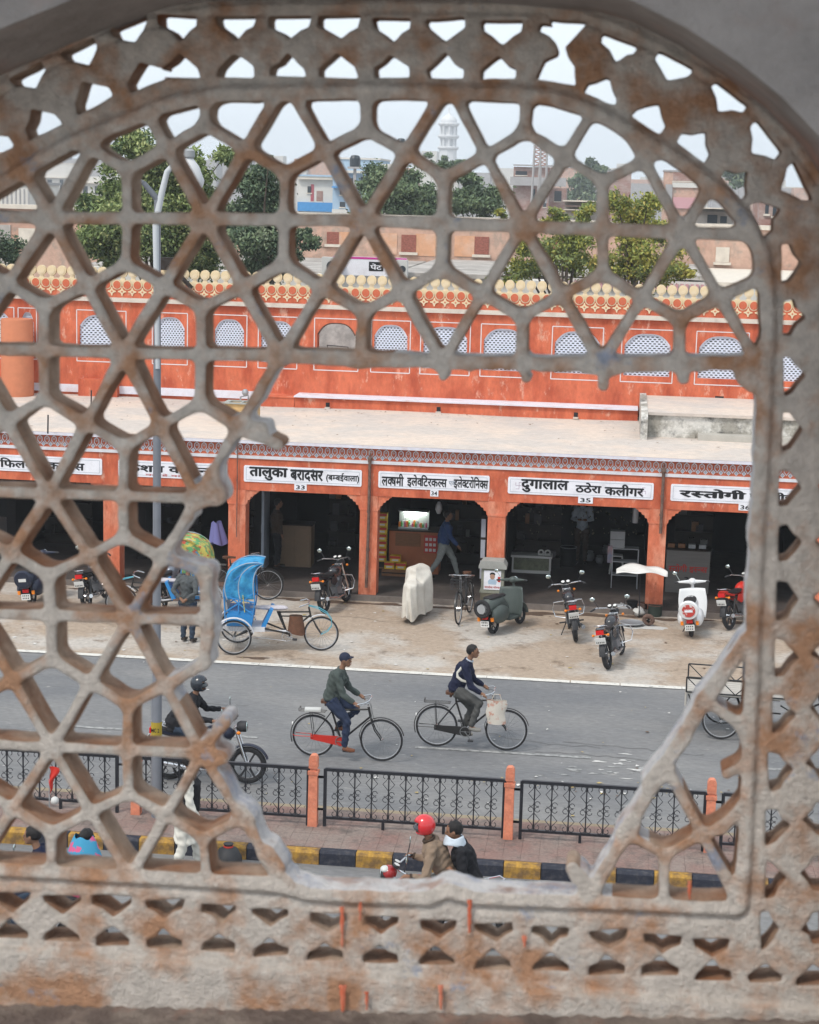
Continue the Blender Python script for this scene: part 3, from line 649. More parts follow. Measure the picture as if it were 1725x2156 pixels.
# ---- name boards
def board(name, px0, px1, py, toks, label, th=.20, tw=.9, bold=.018, extra=None, cx=None, num=None, numx=None, frame2=False):
    x0, x1 = fx(px0), fx(px1); z0, z1 = 2.60, 2.975
    t = thing('name_board', label, 'shop sign', ((x0+x1)/2, YF-.02, (z0+z1)/2)); W_ = x1-x0; H_ = z1-z0
    m = MB(); m.prism([(-W_/2+.02, -H_/2), (W_/2-.02, -H_/2), (W_/2, -H_/2+.03), (W_/2, H_/2-.03), (W_/2-.02, H_/2), (-W_/2+.02, H_/2), (-W_/2, H_/2-.03), (-W_/2, -H_/2+.03)], (0, 0, 0), (1, 0, 0), (0, 0, 1), (0, .018, 0)); obj('panel', m, M_signw, t)
    m = MB(); a, b_ = W_/2-.055, H_/2-.045
    for s in (-1, 1): m.box((0, -.001, s*b_), (2*a, .004, .007)); m.box((s*a, -.001, 0), (.007, .004, 2*b_-.008))
    obj('border_line', m, M_greyb, t)
    for q, (tk, c_, z_, w_, h_, bo, mt) in enumerate(toks):
        mm = fit_text(tk, c_*W_, z_*H_, w_*W_, h_*H_, -.004, bo); 
        if mt == 'k': mt = M_black
        if mt == 'r': mt = bpy.data.materials['sign_red']
        if mt == 'g': mt = M_greyb
        obj('lettering', mm, mt, t)
    return t
mat('sign_red', (.45, .04, .03), .6)
def reph(mb, x, z, s=.05): mb.tube([(x-.6*s, -.004, z), (x-.5*s, -.004, z+.7*s), (x, -.004, z+s), (x+.35*s, -.004, z+.5*s), (x-.0*s, -.004, z+.15*s)], .008, 4)
board('b31', -60, 216, 975, [(["कोका", " ", "िफलमस", " ", "काक", ("स", 1)], -.08, .02, .9, .62, .03, 'k')], 'white shop board with black lettering at the far left, seen through the stone lattice')
board('b32', 250, 478, 990, [(["केशव", " ", "काटै", ("न", .62), "ट"], -.02, .10, .84, .56, .03, 'k'), (["कपडे", " ", "वाले"], -.05, -.33, .4, .16, .008, 'r')], 'white shop board crossed by the street lamp pole, left of board 33')
b33 = board('b33', 513, 760, 1000, [(["तालुका"], -.29, .03, .33, .80, .04, 'k'), ([("ब", 1), "रा", "द", "सर"], .035, .02, .28, .70, .04, 'k'), (["(ब", ("म", .68), "बई", "वाला)"], .34, -.02, .28, .60, .025, 'k')], 'white name board above opening 33 with three words and brackets')
m = MB(); reph(m, .24, .11, .05); m.tube([(-.12, -.004, -.02), (-.20, -.004, -.08)], .008, 4); obj('vowel_mark', m, M_black, b33)
b34 = board('b34', 795, 1028, 1010, [(["ल", ("क", .55), "ष", "मी"], -.37, .02, .20, .78, .028, 'k'), (["इले", ("क", .6), "िट", "रक", ("ल", .5), "स"], -.06, .0, .36, .78, .028, 'k'), (["एड"], .165, -.05, .06, .28, .02, 'g'), (["इले", ("क", .6), "टरो", "िन", ("क", .6), "स"], .335, .02, .31, .78, .028, 'k')], 'white name board above opening 34 with narrow black lettering')
b35 = board('b35', 1067, 1373, 1020, [(["दुगा", "लाल"], -.245, .02, .33, .78, .035, 'k'), (["ठठेरा"], .055, .05, .18, .62, .035, 'k'), (["कलीगर"], .30, .0, .27, .70, .035, 'k')], 'white name board above opening 35 with faded ornaments at both ends')
m = MB(); reph(m, -.42, .12, .05); obj('vowel_mark', m, M_black, b35)
m = MB()
for s in (-1, 1):
    c_ = s*(1.36)
    for dx, dz, w_, h_ in ((0, 0, .012, .15), (0, 0, .15, .012), (.035, .075, .07, .012), (-.035, -.075, .07, .012), (.075, -.035, .012, .07), (-.075, .035, .012, .07)): m.box((c_+dx, -.0025, dz), (w_, .003, h_))
obj('faded_ornament', m, bpy.data.materials['sign_red'] if False else mat('faded_violet', (.50, .42, .50), .8), b35)
board('b36', 1409, 1705, 1030, [(["र", ("स", .72), "तोगी"], -.20, .03, .48, .56, .05, 'k'), (["एफ", "सी", "जन"], .26, .0, .40, .56, .05, 'k')], 'white name board above opening 36 with heavy black lettering')
board('b37', 1760, 1990, 1030, [(["राज", "धानी"], 0, .03, .5, .56, .04, 'k')], 'white name board partly behind the right stone border, beyond board 36')
for px, n_, wd in ((632, '33', 26), (913, '34', 17), (1231, '35', 30), (1567, '36', 26)):
    x = fx(px); w_ = wd/92.0; t = thing('number_plate', {'33': 'small white plate reading 33 over the opening behind the blue rickshaw', '34': 'narrow white plate reading 34 over the lit shop', '35': 'wide white plate reading 35 over the opening with the white stool', '36': 'white plate reading 36 at the right, half hidden by the screen'}[n_], 'number plate', (x, YF-.014, 2.525))
    m = MB(); m.box((0, .004, 0), (w_, .012, .145)); obj('plate', m, M_signw, t)
    m = fit_text([n_], 0, 0, w_*.72, .095, -.004, .02); obj('lettering', m, M_black, t)

# ---------------------------------------------------------------- terrace and upper wall
YW = 46.5
terr = MB()
def tz(u, v):
    x = X_0+(X_1-X_0)*u; y = YF-.155+(YW-YF+.155)*v; return (x, y, TZ+.004+.02*math.sin(x*.8)*v+.03*v)
terr.grid(tz, 80, 14); o = apart('terrace', terr, M_roof, True)
dz = MB()
for k in range(260):
    x, y = random.uniform(-14, 6), random.uniform(YF+.3, YW-.3)
    if random.random() < .45: y = random.uniform(YW-1.6, YW-1.0); 
    s_ = random.uniform(.015, .05); a = random.uniform(0, 3)
    dz.add([(x+s_*math.cos(a+i*2.09)*random.uniform(.5, 1.4), y+s_*math.sin(a+i*2.09), TZ+.05+random.uniform(.0, .02)) for i in range(3)], [(0, 1, 2)])
tag(obj('dry_leaves', dz, mat('dry_leaf', (.16, .09, .05))), 'dry leaves and dirt scattered over the pale terrace', 'leaves', kind='stuff')
uw = thing('upper_wall', 'terracotta upper terrace wall with arched perforated screens and a cream scalloped parapet', 'wall', (0, YW, 0))
def upart(name, mb, m, smooth=False, parent=None):
    o = obj(name, mb, m, parent or uw, smooth); o.location = (0, -YW, 0); return o
def ux(px, py=720): return aty(px, py, YW).x
def uz(px, py): return aty(px, py, YW).z
arches = [(45, 72, 0), (168, 260, 0), (327, 389, 0), (452, 514, 0), (550, 620, 0), (668, 749, 1), (788, 858, 0), (892, 984, 0), (1019, 1104, 0), (1169, 1264, 0), (1316, 1413, 0), (1473, 1571, 0), (1640, 1730, 0), (1790, 1880, 0)]
AZ0, AZ1 = uz(823, 772), uz(823, 684); CZ = uz(823, 655)     # arch sill, arch top, wall top
print('arch z', AZ0, AZ1, CZ)
wl = MB(); xs_ = [X_0]
aw = [(-18.2, -17.3), (-16.9, -16.0)]+[(ux(a), ux(b)) for a, b, _ in arches]
na = 16
def archz(t): return 1-abs(2*t-1)**3.2
for i, (a, b) in enumerate(aw):
    x_prev = aw[i-1][1] if i else X_0
    wl.bx(x_prev, a, YW, YW+.35, TZ-.02, CZ)                 # pier
    wl.bx(a, b, YW, YW+.35, TZ-.02, AZ0)                     # below the arch
    r = .30; prv = None
    for k in range(na):
        t0, t1 = k/na, (k+1)/na; z0, z1 = AZ1-r+r*archz(t0), AZ1-r+r*archz(t1); x0, x1 = a+(b-a)*t0, a+(b-a)*t1
        wl.add([(x0, YW, z0), (x1, YW, z1), (x1, YW, CZ), (x0, YW, CZ), (x0, YW+.35, z0), (x1, YW+.35, z1)], [(0, 1, 2, 3), (5, 1, 0, 4)])
wl.bx(aw[-1][1], X_1, YW, YW+.35, TZ-.02, CZ); upart('wall_face', wl, M_red)
# perforated white screens (one set of bars shared by every arch)
ps_ = MB(); nr, nc = 19, 10; Hs = AZ1-AZ0
for r_ in range(nr+1): ps_.bx(0, 1, 0, .04, Hs*r_/nr-.013*(1 if 0 < r_ < nr else 3), Hs*r_/nr+.013)
for r_ in range(nr):
    for c in range(nc+1):
        x = (c+(.5 if r_ % 2 else 0))/nc
        if x <= 1: ps_.bx(max(0, x-.022), min(1, x+.022), 0, .04, Hs*r_/nr, Hs*(r_+1)/nr)
psrc = None
M_pipew = mat('white_line', (.66, .62, .62), .8)
for (a, b), opn in zip(aw, [0, 0]+[q[2] for q in arches]):
    if not opn:
        if psrc is None: psrc = obj('perforated_screen', ps_, mat('screen_white', (.68, .72, .82), .7, var=.06), uw); c = psrc
        else: c = bpy.data.objects.new('perforated_screen', psrc.data); col.objects.link(c); c.parent = uw
        c.location = (a, .06, AZ0); c.scale = (b-a, 1, 1)
        m = MB(); m.bx(a, b, YW+.33, YW+.345, AZ0, AZ1); upart('dark_backing', m, mat('screen_shade', (.02, .025, .04)) if 'screen_shade' not in bpy.data.materials else bpy.data.materials['screen_shade'])  # dark sheet whose colour stands for the shade behind the slots
    m = MB(); f0, f1, zt = a-.075, b+.075, AZ1+.11        # raised white outline round each arch
    for x in (f0, f1): m.bx(x-.012, x+.012, YW-.008, YW, AZ0-.16, zt)
    m.bx(f0, f1, YW-.007, YW, zt-.012, zt+.012); m.bx(f0, f1, YW-.007, YW, AZ0-.17, AZ0-.145); upart('outline', m, M_pipew)
    m = MB()                                                # white rim of the arch
    prv = None
    for k in range(na):
        t0, t1 = k/na, (k+1)/na; z0, z1 = AZ1-.30+.30*archz(t0), AZ1-.30+.30*archz(t1); x0, x1 = a+(b-a)*t0, a+(b-a)*t1
        cx = (a+b)/2; q0 = (x0+(cx-x0)*.07, z0-.03); q1 = (x1+(cx-x1)*.07, z1-.03)
        m.add([(x0, YW+.03, z0), (x1, YW+.03, z1), (q1[0], YW+.035, q1[1]), (q0[0], YW+.035, q0[1])], [(3, 2, 1, 0)])
    if not opn: upart('arch_rim', m, bpy.data.materials['screen_white'])
    else: m.bx(a-.05, a, YW+.02, YW+.34, AZ0, AZ1-.3); m.bx(b, b+.05, YW-.004, YW+.34, AZ0, AZ1-.2); upart('broken_rim', m, M_pipe)
# cornice, parapet bands and its ornaments
m = MB(); m.bx(X_0, X_1, YW-.10, YW+.35, CZ, CZ+.075); m.bx(X_0, X_1, YW-.05, YW+.35, CZ+.075, CZ+.11); upart('cornice', m, mat('cornice_cream', (.60, .54, .47), .85, col2=(.35, .28, .24), amt=.7, c2scale=3, c2thr=.6, var=.1))
PZ = CZ+.11
m = MB(); m.bx(X_0, X_1, YW, YW+.2, PZ, PZ+.30); upart('parapet_red_band', m, M_red)
m = MB(); m.bx(X_0, X_1, YW+.03, YW+.17, PZ+.30, PZ+.46); upart('parapet_cream_band', m, M_cream)
pp = .275
def disc(r, d, n=14, bul=.0, cx=0, cz=0):
    m = MB(); pts = [(r*math.cos(2*PI*i/n)+cx, r*1.08*math.sin(2*PI*i/n)+cz) for i in range(n)]; m.prism(pts, (0, 0, 0), (1, 0, 0), (0, 0, 1), (0, d, 0))
    if bul:
        q = [(p[0]*.72, p[1]*.72) for p in pts]; m.prism(q, (0, -bul, 0), (1, 0, 0), (0, 0, 1), (0, bul, 0))
    return m
def quat(r, d, mi=0):
    m = MB()
    pts = []
    for k in range(4):
        a = k*PI/2
        for da, rr in ((-.30, .62), (-.14, .95), (.14, .95), (.30, .62)): pts.append((r*rr*math.cos(a+da), r*rr*math.sin(a+da)))
        pts.append((r*.48*math.cos(a+PI/4), r*.48*math.sin(a+PI/4)))
    m.prism(pts, (0, 0, 0), (1, 0, 0), (0, 0, 1), (0, d, 0)); return m
U = {}
U['finial'] = (disc(.122, .11, bul=.012), M_cream, 0, .045, .655)
st_ = MB(); st_.prism([(-.05, -.19), (.05, -.19), (.075, -.15), (.045, -.09), (.05, 0), (-.05, 0), (-.045, -.09), (-.075, -.15)], (0, .02, 0), (1, 0, 0), (0, 0, 1), (0, .07, 0)); U['finial_stem'] = (st_, M_cream, 0, .04, .60)
U['red_disc'] = (disc(.098, .02), M_red, .1375, -.022, .335)
rg = MB(); rg.torus((0, 0, 0), (0, 1, 0), .115, .017, 16, 4); U['cream_ring'] = (rg, M_cream, .1375, .0, .335)
U['cream_flower'] = (quat(.115, .02), M_cream, 0, -.022, .16)
hl = quat(.06, .016); U['dark_quatrefoil'] = (hl, bpy.data.materials['screen_shade'], .1375, .018, .475) if False else (quat(.03, .01), M_red, 0, -.03, .16)
srcs = {}; x = ux(-60); xe = ux(1800)
while x < xe:
    for nm, (mb, mt, ox, oy, oz) in U.items():
        nm2 = nm if nm != 'dark_quatrefoil' else 'flower_centre'
        if nm not in srcs: srcs[nm] = obj(nm2, mb, mt, uw); c = srcs[nm]
        else: c = piece(srcs[nm], uw, (0, 0, 0), nm2)
        c.location = (x+ox, oy, PZ+oz)
    x += pp
# plinth in front of the wall, white-topped, and the bits on the terrace
xa, xb = ux(632, 830), ux(1343, 860)
m = MB(); m.bx(xa, xb, YW-.75, YW, TZ-.02, TZ+.30); upart('plinth', m, M_red)
m = MB(); m.bx(xa-.02, xb, YW-.82, YW-.0, TZ+.301, TZ+.335); upart('plinth_ledge', m, M_lilac)
for px in (700, 930, 1215):
    x = ux(px, 850); m = MB(); m.bx(x-.05, x+.05, YW-.765, YW-.75, TZ+.07, TZ+.19); upart('drain_hole', m, M_black)
    m = MB(); m.box((x, YW-.8, TZ+.055), (.13, .12, .04)); upart('drain_lip', m, M_roof)
m = MB(); m.bx(X_0, xa-.9, YW-.06, YW, TZ+.12, TZ+.32); upart('white_skirting', m, M_lilac)
m = MB(); m.bx(xa-.9, xa-.02, YW-.7, YW, TZ-.02, TZ+.26); m.bx(xa-.92, xa, YW-.72, YW, TZ+.26, TZ+.285); upart('low_step', m, M_red)
x = ux(195, 800); m = MB(); m.bx(x-.3, x+.75, YW-.3, YW, TZ-.02, TZ+.5); upart('low_step', m, M_red)
m = MB(); x = ux(52, 700); m.lathe([(.42, 0), (.42, 2.0), (.40, 2.05)], (x, YW-.6, TZ), 20); upart('round_pier', m, mat('peach_plaster', (.52, .19, .10), .85, var=.12, vscale=4), True)
# raised masonry block at the right of the terrace
M_mas = mat('stained_masonry', (.33, .31, .27), .9, col2=(.62, .60, .56), amt=.9, c2scale=1.5, c2thr=.52, c2soft=.06, col3=(.035, .035, .035), c3scale=2.3, c3thr=.6, c3soft=.08, var=.2, vscale=12, bump=.3)
rb = thing('roof_block', 'raised grey stained masonry block on the right end of the terrace', 'roof block', (0, YW, 0))
def rpart(name, mb, m): o = obj(name, mb, m, rb); o.location = (0, -YW, 0)
xl = ux(1345, 880)+.0
m = MB(); m.bx(xl+.16, X_1, 42.9, YW-.001, TZ+.0, TZ+.55); rpart('block_body', m, M_mas)
m = MB(); m.bx(xl+.1, X_1, 42.82, YW-.002, TZ+.55, TZ+.62); rpart('block_top', m, M_roof)
m = MB(); m.prism([(42.3, 0), (YW-.01, 0), (YW-.01, .66), (42.6, .62), (42.3, .5)], (xl, 0, TZ+.01), (0, 1, 0), (0, 0, 1), (.16, 0, 0)); rpart('side_wall', m, M_mas)
m = MB(); m.bx(xl+1.35, X_1, 42.55, 42.9, TZ+.0, TZ+.17); rpart('stone_step', m, mat('pale_step', (.42, .40, .36), .9, var=.15))
m = MB(); m.bx(xl+.17, xl+1.3, 42.86, 42.9, TZ+.0, TZ+.12); rpart('stone_step', m, M_mas)
x = ux(1515, 835); m = MB(); m.bx(x-.11, x+.11, YW-.01, YW+.002, AZ0-.62, AZ0-.44); rpart('vent_hole', m, M_black)
# water tank hatch on the terrace at left
p = atz(500, 895, TZ)
t = thing('roof_hatch', 'open yellow sided hatch box on the terrace beside the broken stub', 'roof hatch', (p.x, p.y+.3, TZ))
m = MB(); m.bx(-.30, .42, -.25, -.2, 0, .5); m.bx(-.30, .42, .2, .25, 0, .5); m.bx(-.32, -.30, -.25, .25, 0, .5); m.bx(.42, .44, -.25, .25, 0, .5); obj('side', m, mat('ochre_board', (.52, .34, .15), .8, var=.2, vscale=5), t)
m = MB(); m.bx(-.36, -.24, -.3, .3, .5, .53); m.bx(.34, .50, -.3, .3, .5, .53); m.bx(-.24, .34, -.3, -.2, .5, .53); m.bx(-.24, .34, .2, .3, .5, .53); m.bx(.04, .08, -.2, .2, .505, .53); obj('rim', m, mat('grey_slab', (.34, .35, .32), .8), t)
for px, py, h_ in ((192, 868, .55), (101, 912, .42)):
    p = atz(px, py, TZ); m = MB(); m.tube([(p.x, p.y, TZ-.01), (p.x+.01, p.y, TZ+h_)], .018, 6); tag(obj('roof_rod', m, M_rail), 'thin black rod standing on the terrace, %s' % ('near the wall' if px > 150 else 'near the eave'), 'rod')
p = atz(505, 860, TZ); m = MB(); m.tube([(p.x, p.y, TZ), (p.x+.02, p.y, TZ+.3), (p.x+.2, p.y+.1, TZ+.34), (p.x+.2, p.y+.1, TZ+.2)], .022, 7); m.sph((p.x+.14, p.y, TZ+.42), .09, 10, 6); tag(obj('roof_pipe', m, M_metal), 'bent pipe with a round cap behind the hatch box', 'pipe')
# bent metal stand seen through the open arch and the pale court behind
m = MB(); m.bx(ux(560), ux(860), YW+3.0, YW+3.1, TZ, AZ1+.25); tag(obj('court_wall', m, mat('pale_plaster', (.66, .64, .62), .9, col2=(.33, .32, .31), amt=.8, c2scale=2.5, var=.1)), 'pale grey plaster wall seen through the open arch', 'wall')
x = ux(708, 720); t = thing('metal_stand', 'thin dark folding metal stand inside the open arch', 'stand', (x, YW+.9, TZ))
m = MB(); zt = AZ0-TZ+.42; m.tube([(-.38, 0, zt), (.18, 0, zt-.03)], .012, 5); m.tube([(-.38, 0, zt), (-.15, 0, .3)], .013, 5); m.tube([(.18, 0, zt-.03), (.02, 0, .3)], .013, 5); m.tube([(.18, 0, zt-.03), (.36, .1, .3)], .013, 5); m.tube([(.30, 0, zt-.3), (.42, .1, .3)], .013, 5); obj('frame', m, M_rail, t)
# ---------------------------------------------------------------- things inside the dark shops
M_wood = mat('shop_wood', (.20, .095, .045), .7, var=.25, vscale=6, stretch=(1, 1, 6))
M_brownd = mat('dark_wood', (.02, .014, .011), .7, var=.3, vscale=5)
M_cloth_w = mat('white_cloth', (.66, .65, .62), .9, var=.06, vscale=6)
M_greyp = mat('grey_paint', (.30, .31, .32), .7, var=.15)
M_yellow = mat('yellow_pack', (.62, .42, .03), .6); M_redp = mat('red_pack', (.42, .04, .03), .6); M_bluep = mat('blue_pack', (.06, .12, .38), .6)
M_glass = mat('cabinet_glass', (.10, .12, .12), .15, spec=.6)
M_bone = mat('off_white_plastic', (.55, .55, .53), .5)
M_dim = mat('shaded_tin', (.05, .045, .05), .6); M_greyq = mat('shaded_pack', (.12, .12, .11), .8)  # darker goods colours with the shop shade put in
def sx(px, Y, py=1150): return aty(px, py, Y).x
def gp(px, py): p = atz(px, py, FZ); return p
# shop 33: tall light cabinet, door leaf
def cabinet(x0, x1, y0, y1, h, m, label, shelves=0, name='cabinet', items=False):
    t = thing(name, label, name.replace('_', ' '), ((x0+x1)/2, (y0+y1)/2, FZ)); w_, d_ = x1-x0, y1-y0
    b = MB(); b.bx(-w_/2, w_/2, -d_/2+.02, d_/2, 0, h); obj('body', b, m, t)
    b = MB(); b.bx(-w_/2-.02, w_/2+.02, -d_/2-.01, d_/2+.01, h, h+.035); obj('top', b, M_brownd, t)
    for k in range(2): b = MB(); b.bx(-w_/2+.03+k*w_/2, -.03+k*w_/2, -d_/2, -d_/2+.02, .06, h-.05); obj('door', b, m, t)
    return t
Y1 = YF+2.6
cabinet(sx(590, Y1), sx(655, Y1), Y1, Y1+.5, 1.02, mat('pale_ply', (.20, .14, .09), .7, var=.15), 'light plywood cabinet in the dark opening 33')
t = thing('door_leaf', 'grey blue door leaf standing open in opening 33', 'door', (sx(562, Y1), Y1-.2, FZ)); b = MB(); b.bx(-.03, .03, -.35, .35, 0, 2.1); obj('leaf', b, M_greyb, t); b = MB(); b.bx(-.05, -.03, -.28, -.22, .9, 1.1); obj('handle', b, M_metal, t)
t = thing('door_mat', 'dark floor mat in front of opening 33', 'mat', (sx(700, Y1), YF+1.9, FZ)); b = MB(); b.bx(-.35, .35, -.2, .2, 0, .02); obj('pile', b, M_dark, t); b = MB(); b.bx(-.37, .37, -.22, .22, 0, .012); obj('backing', b, M_brownd, t)
# shop 34: orange counter, lit display, packets, poster board, side shelves
xa, xb = sx(820, Y1), sx(925, Y1)
t = thing('shop_counter', 'orange brown shop counter under the bright display in opening 34', 'counter', ((xa+xb)/2, Y1+.25, FZ)); W_ = xb-xa
b = MB(); b.bx(-W_/2, W_/2, -.3, .3, 0, 1.02); obj('body', b, mat('counter_orange', (.34, .115, .05), .6, var=.15), t)
b = MB(); b.bx(-W_/2-.02, W_/2+.02, -.32, .32, 1.02, 1.06); obj('top', b, M_brownd, t)
b = MB(); b.bx(-W_/2+.15, W_/2-.45, -.315, -.305, .66, .98); obj('front_panel', b, M_wood, t)
b = MB(); b.bx(W_/2-.36, W_/2-.04, -.325, -.31, .52, .95); obj('red_poster', b, M_redp, t)
b = MB()
for i in range(3):
    for j in range(3): b.bx(W_/2-.33+i*.095, W_/2-.265+i*.095, -.33, -.326, .56+j*.13, .63+j*.13)
obj('poster_print', b, M_bone, t)
t = thing('glass_display', 'brightly lit glass display of small goods on the counter in opening 34', 'display case', (sx(868, Y1), Y1+.2, FZ+1.06))
b = MB(); b.bx(-.36, .36, .1, .13, 0, .42); obj('back_panel', b, M_bone, t)
b = MB(); b.bx(-.36, .36, -.15, .13, 0, .03); b.bx(-.36, .36, -.15, .13, .42, .44); obj('case_frame', b, M_metal, t)
b = MB(); b.tube([(-.25, .02, .40), (.30, .02, .36)], .02, 8); b.tube([(-.2, -.02, .28), (.1, -.02, .31)], .018, 8); obj('lamp_tube', b, mat('lit_tube', (1, 1, 1), emit=(.85, 1, .92), estr=11), t)
rr = random.Random(5); pk = [mat('pack_%s' % n, c, .4, emit=None) for n, c in (('orange', (.75, .25, .04)), ('green', (.1, .45, .15)), ('white', (.7, .7, .7)), ('pink', (.6, .1, .2)))]
for i in range(16):
    b = MB(); h_ = rr.uniform(.07, .16); b.lathe([(.02, 0), (.022, h_*.7), (.01, h_*.8), (.012, h_)], (0, 0, 0), 8) if i % 2 else b.box((0, 0, h_/2), (.05, .04, h_)); o = obj('goods', b, pk[i % 4], t); o.location = (-.33+i*.043, -.06+.05*(i % 3), .03)
n = 0
for col_, (px, py) in enumerate(((806, 1155), (828, 1158), (850, 1158))):
    pass
boxes = [(804, k) for k in range(7)]+[(822, 0), (846, 0), (834, 1)]
for k, (px, lv) in enumerate(boxes):
    Yb = Y1-.35 if px > 810 else Y1-.1
    x = sx(px, Yb); lb = 'yellow and red carton number %d up in the stack by the pillar in opening 34' % (lv+1)
    nm = ['lowest', 'second lowest', 'third', 'middle', 'fifth', 'sixth', 'topmost']
    lb = ('%s yellow carton of the stack beside the pillar of opening 34' % nm[lv]) if px < 810 else {(822, 0): 'left yellow carton on the floor before the orange counter', (846, 0): 'right yellow carton on the floor before the orange counter', (834, 1): 'yellow carton on top of two others before the orange counter'}[(px, lv)]
    t = thing('carton', lb, 'carton', (x, Yb, FZ+lv*.17+(.28 if px < 810 else .16)), group='yellow cartons in opening 34')
    b = MB(); b.box((0, 0, .08), (.24, .2, .155)); obj('box', b, M_yellow, t)
    b = MB(); b.box((0, -.102, .12), (.24, .003, .06)); obj('red_band', b, M_redp, t); b = MB(); b.box((0, -.1035, .055), (.15, .003, .04)); obj('print', b, M_bone, t)
t = thing('crate', 'brown crate carrying the cartons in opening 34', 'crate', (sx(834, Y1-.35), Y1-.35, FZ)); b = MB(); b.box((0, 0, .08), (.62, .3, .155)); obj('box', b, M_wood, t); b = MB(); b.box((0, -.155, .08), (.6, .01, .03)); obj('slat', b, M_brownd, t)
t = thing('crate', 'low dark crate under the carton stack beside the pillar of opening 34', 'crate', (sx(804, Y1-.1), Y1-.1, FZ)); b = MB(); b.box((0, 0, .14), (.28, .3, .275)); obj('box', b, M_brownd, t); b = MB(); b.box((0, -.155, .14), (.26, .01, .03)); obj('slat', b, M_wood, t)
# stack of blue printed notices beside pillar 1045
t = thing('notice_board', 'tall narrow board of blue and white notices beside the middle pillar', 'notice board', (sx(1017, YF+.5), YF+.5, FZ)); b = MB(); b.bx(-.06, .06, 0, .03, .35, 1.85); obj('board', b, M_brownd, t)
for i in range(3): b = MB(); b.bx(-.05, .05, -.008, 0, .4+i*.48, .82+i*.48); obj('notice', b, M_greyb, t)
# shop 35: glass case, stool, shelves, pots, hanging lamps
p = gp(1118, 1207); t = thing('display_case', 'low white framed glass case on the verandah in opening 35', 'display case', (p.x, p.y+.2, FZ))
b = MB()
for x in (-.47, .43): b.bx(x, x+.04, -.2, -.16, 0, .42); b.bx(x, x+.04, .16, .2, 0, .42)
b.bx(-.5, .5, -.22, .22, .38, .43); b.bx(-.47, .47, -.205, -.165, .0, .07); obj('frame', b, M_bone, t)
b = MB(); b.bx(-.43, .43, -.17, -.16, .07, .38); obj('glass', b, mat('case_glass', (.16, .17, .12), .1, var=.5, vscale=9, spec=.7), t)
for i in range(2): b = MB(); b.torus((0, 0, .06), (0, 1, .2), .06, .022, 12, 5); b.box((0, 0, .01), (.15, .08, .02)); o = obj('white_ware', b, M_bone, t); o.location = (.22+i*.16, 0, .43)
p = gp(1298, 1208); t = thing('plastic_stool', 'white plastic stool at the back of opening 35', 'stool', (p.x, p.y+.1, FZ))
b = MB(); b.box((0, 0, .44), (.28, .28, .03), taper=.95); obj('seat', b, M_bone, t)
for a in (-1, 1):
    for c in (-1, 1): b = MB(); b.tube([(a*.12, c*.12, .43), (a*.17, c*.17, 0)], .022, 5); obj('leg', b, M_bone, t)
t = thing('metal_rack', 'grey metal rack with boxes on the right side of opening 35', 'rack', (sx(1318, Y1-.4), Y1-.4, FZ))
b = MB()
for x in (-.3, .3):
    for y in (-.15, .15): b.bx(x-.012, x+.012, y-.012, y+.012, 0, .95)
obj('frame', b, M_metal, t)
for z in (.3, .62, .93): b = MB(); b.bx(-.31, .31, -.16, .16, z, z+.02); obj('shelf', b, M_greyp, t)
b = MB(); b.bx(-.42, -.31, -.17, .1, .6, 1.0); obj('poster', b, mat('poster_print', (.2, .22, .3), .6, col2=(.5, .2, .1), c2scale=6, c2thr=.5), t)
for i in range(2): b = MB(); b.box((0, 0, .10), (.34, .24, .19)); b.box((0, -.121, .1), (.24, .004, .10)); o = obj('box', b, M_greyp, t); o.location = (-.2, 0, .95+i*.20)
for i, (px, py, s_) in enumerate(((1195, 1195, .22), (1240, 1185, .13), (1262, 1190, .10), (1277, 1170, .11))):
    p = gp(px, py); t = thing('metal_pot', ['large dark drum beside the standing man in opening 35', 'round steel pot on the floor of opening 35, left', 'small round steel pot on the floor of opening 35, middle', 'steel pot nearest the stool in opening 35'][i], 'pot', (p.x, p.y+.3, FZ))
    b = MB(); b.lathe([(s_*.7, 0), (s_, s_*.6), (s_*.95, s_*1.4), (s_*.6, s_*1.7), (s_*.7, s_*1.8)] if i else [(.2, 0), (.2, .45), (.21, .46)], (0, 0, 0), 14); obj('body', b, M_dark if i == 0 else M_metal, t, True); b = MB(); b.torus((0, 0, s_*1.8 if i else .46), (0, 0, 1), s_*.7 if i else .2, .012, 14, 5); obj('rim', b, M_metal, t)
t = thing('hanging_lamp', 'steel hanging lantern under the ceiling at the right of opening 35', 'lamp', (sx(1335, YF+1.2), YF+1.2, 2.1)); b = MB(); b.cyl((0, 0, -.25), (0, 0, .1), .07, .07, 10); obj('body', b, M_metal, t, True); b = MB(); b.cyl((0, 0, .1), (0, 0, .95), .006, .006, 5); obj('cord', b, M_dark, t)
t = thing('hanging_lamp', 'glass lantern hanging in opening 34 above the walking man', 'lamp', (sx(922, YF+1.2), YF+1.2, 2.05)); b = MB(); b.lathe([(.04, -.2), (.08, -.1), (.07, .0), (.03, .08)], (0, 0, 0), 10); obj('body', b, M_metal, t, True); b = MB(); b.cyl((0, 0, .1), (0, 0, 1.0), .006, .006, 5); obj('cord', b, M_dark, t)
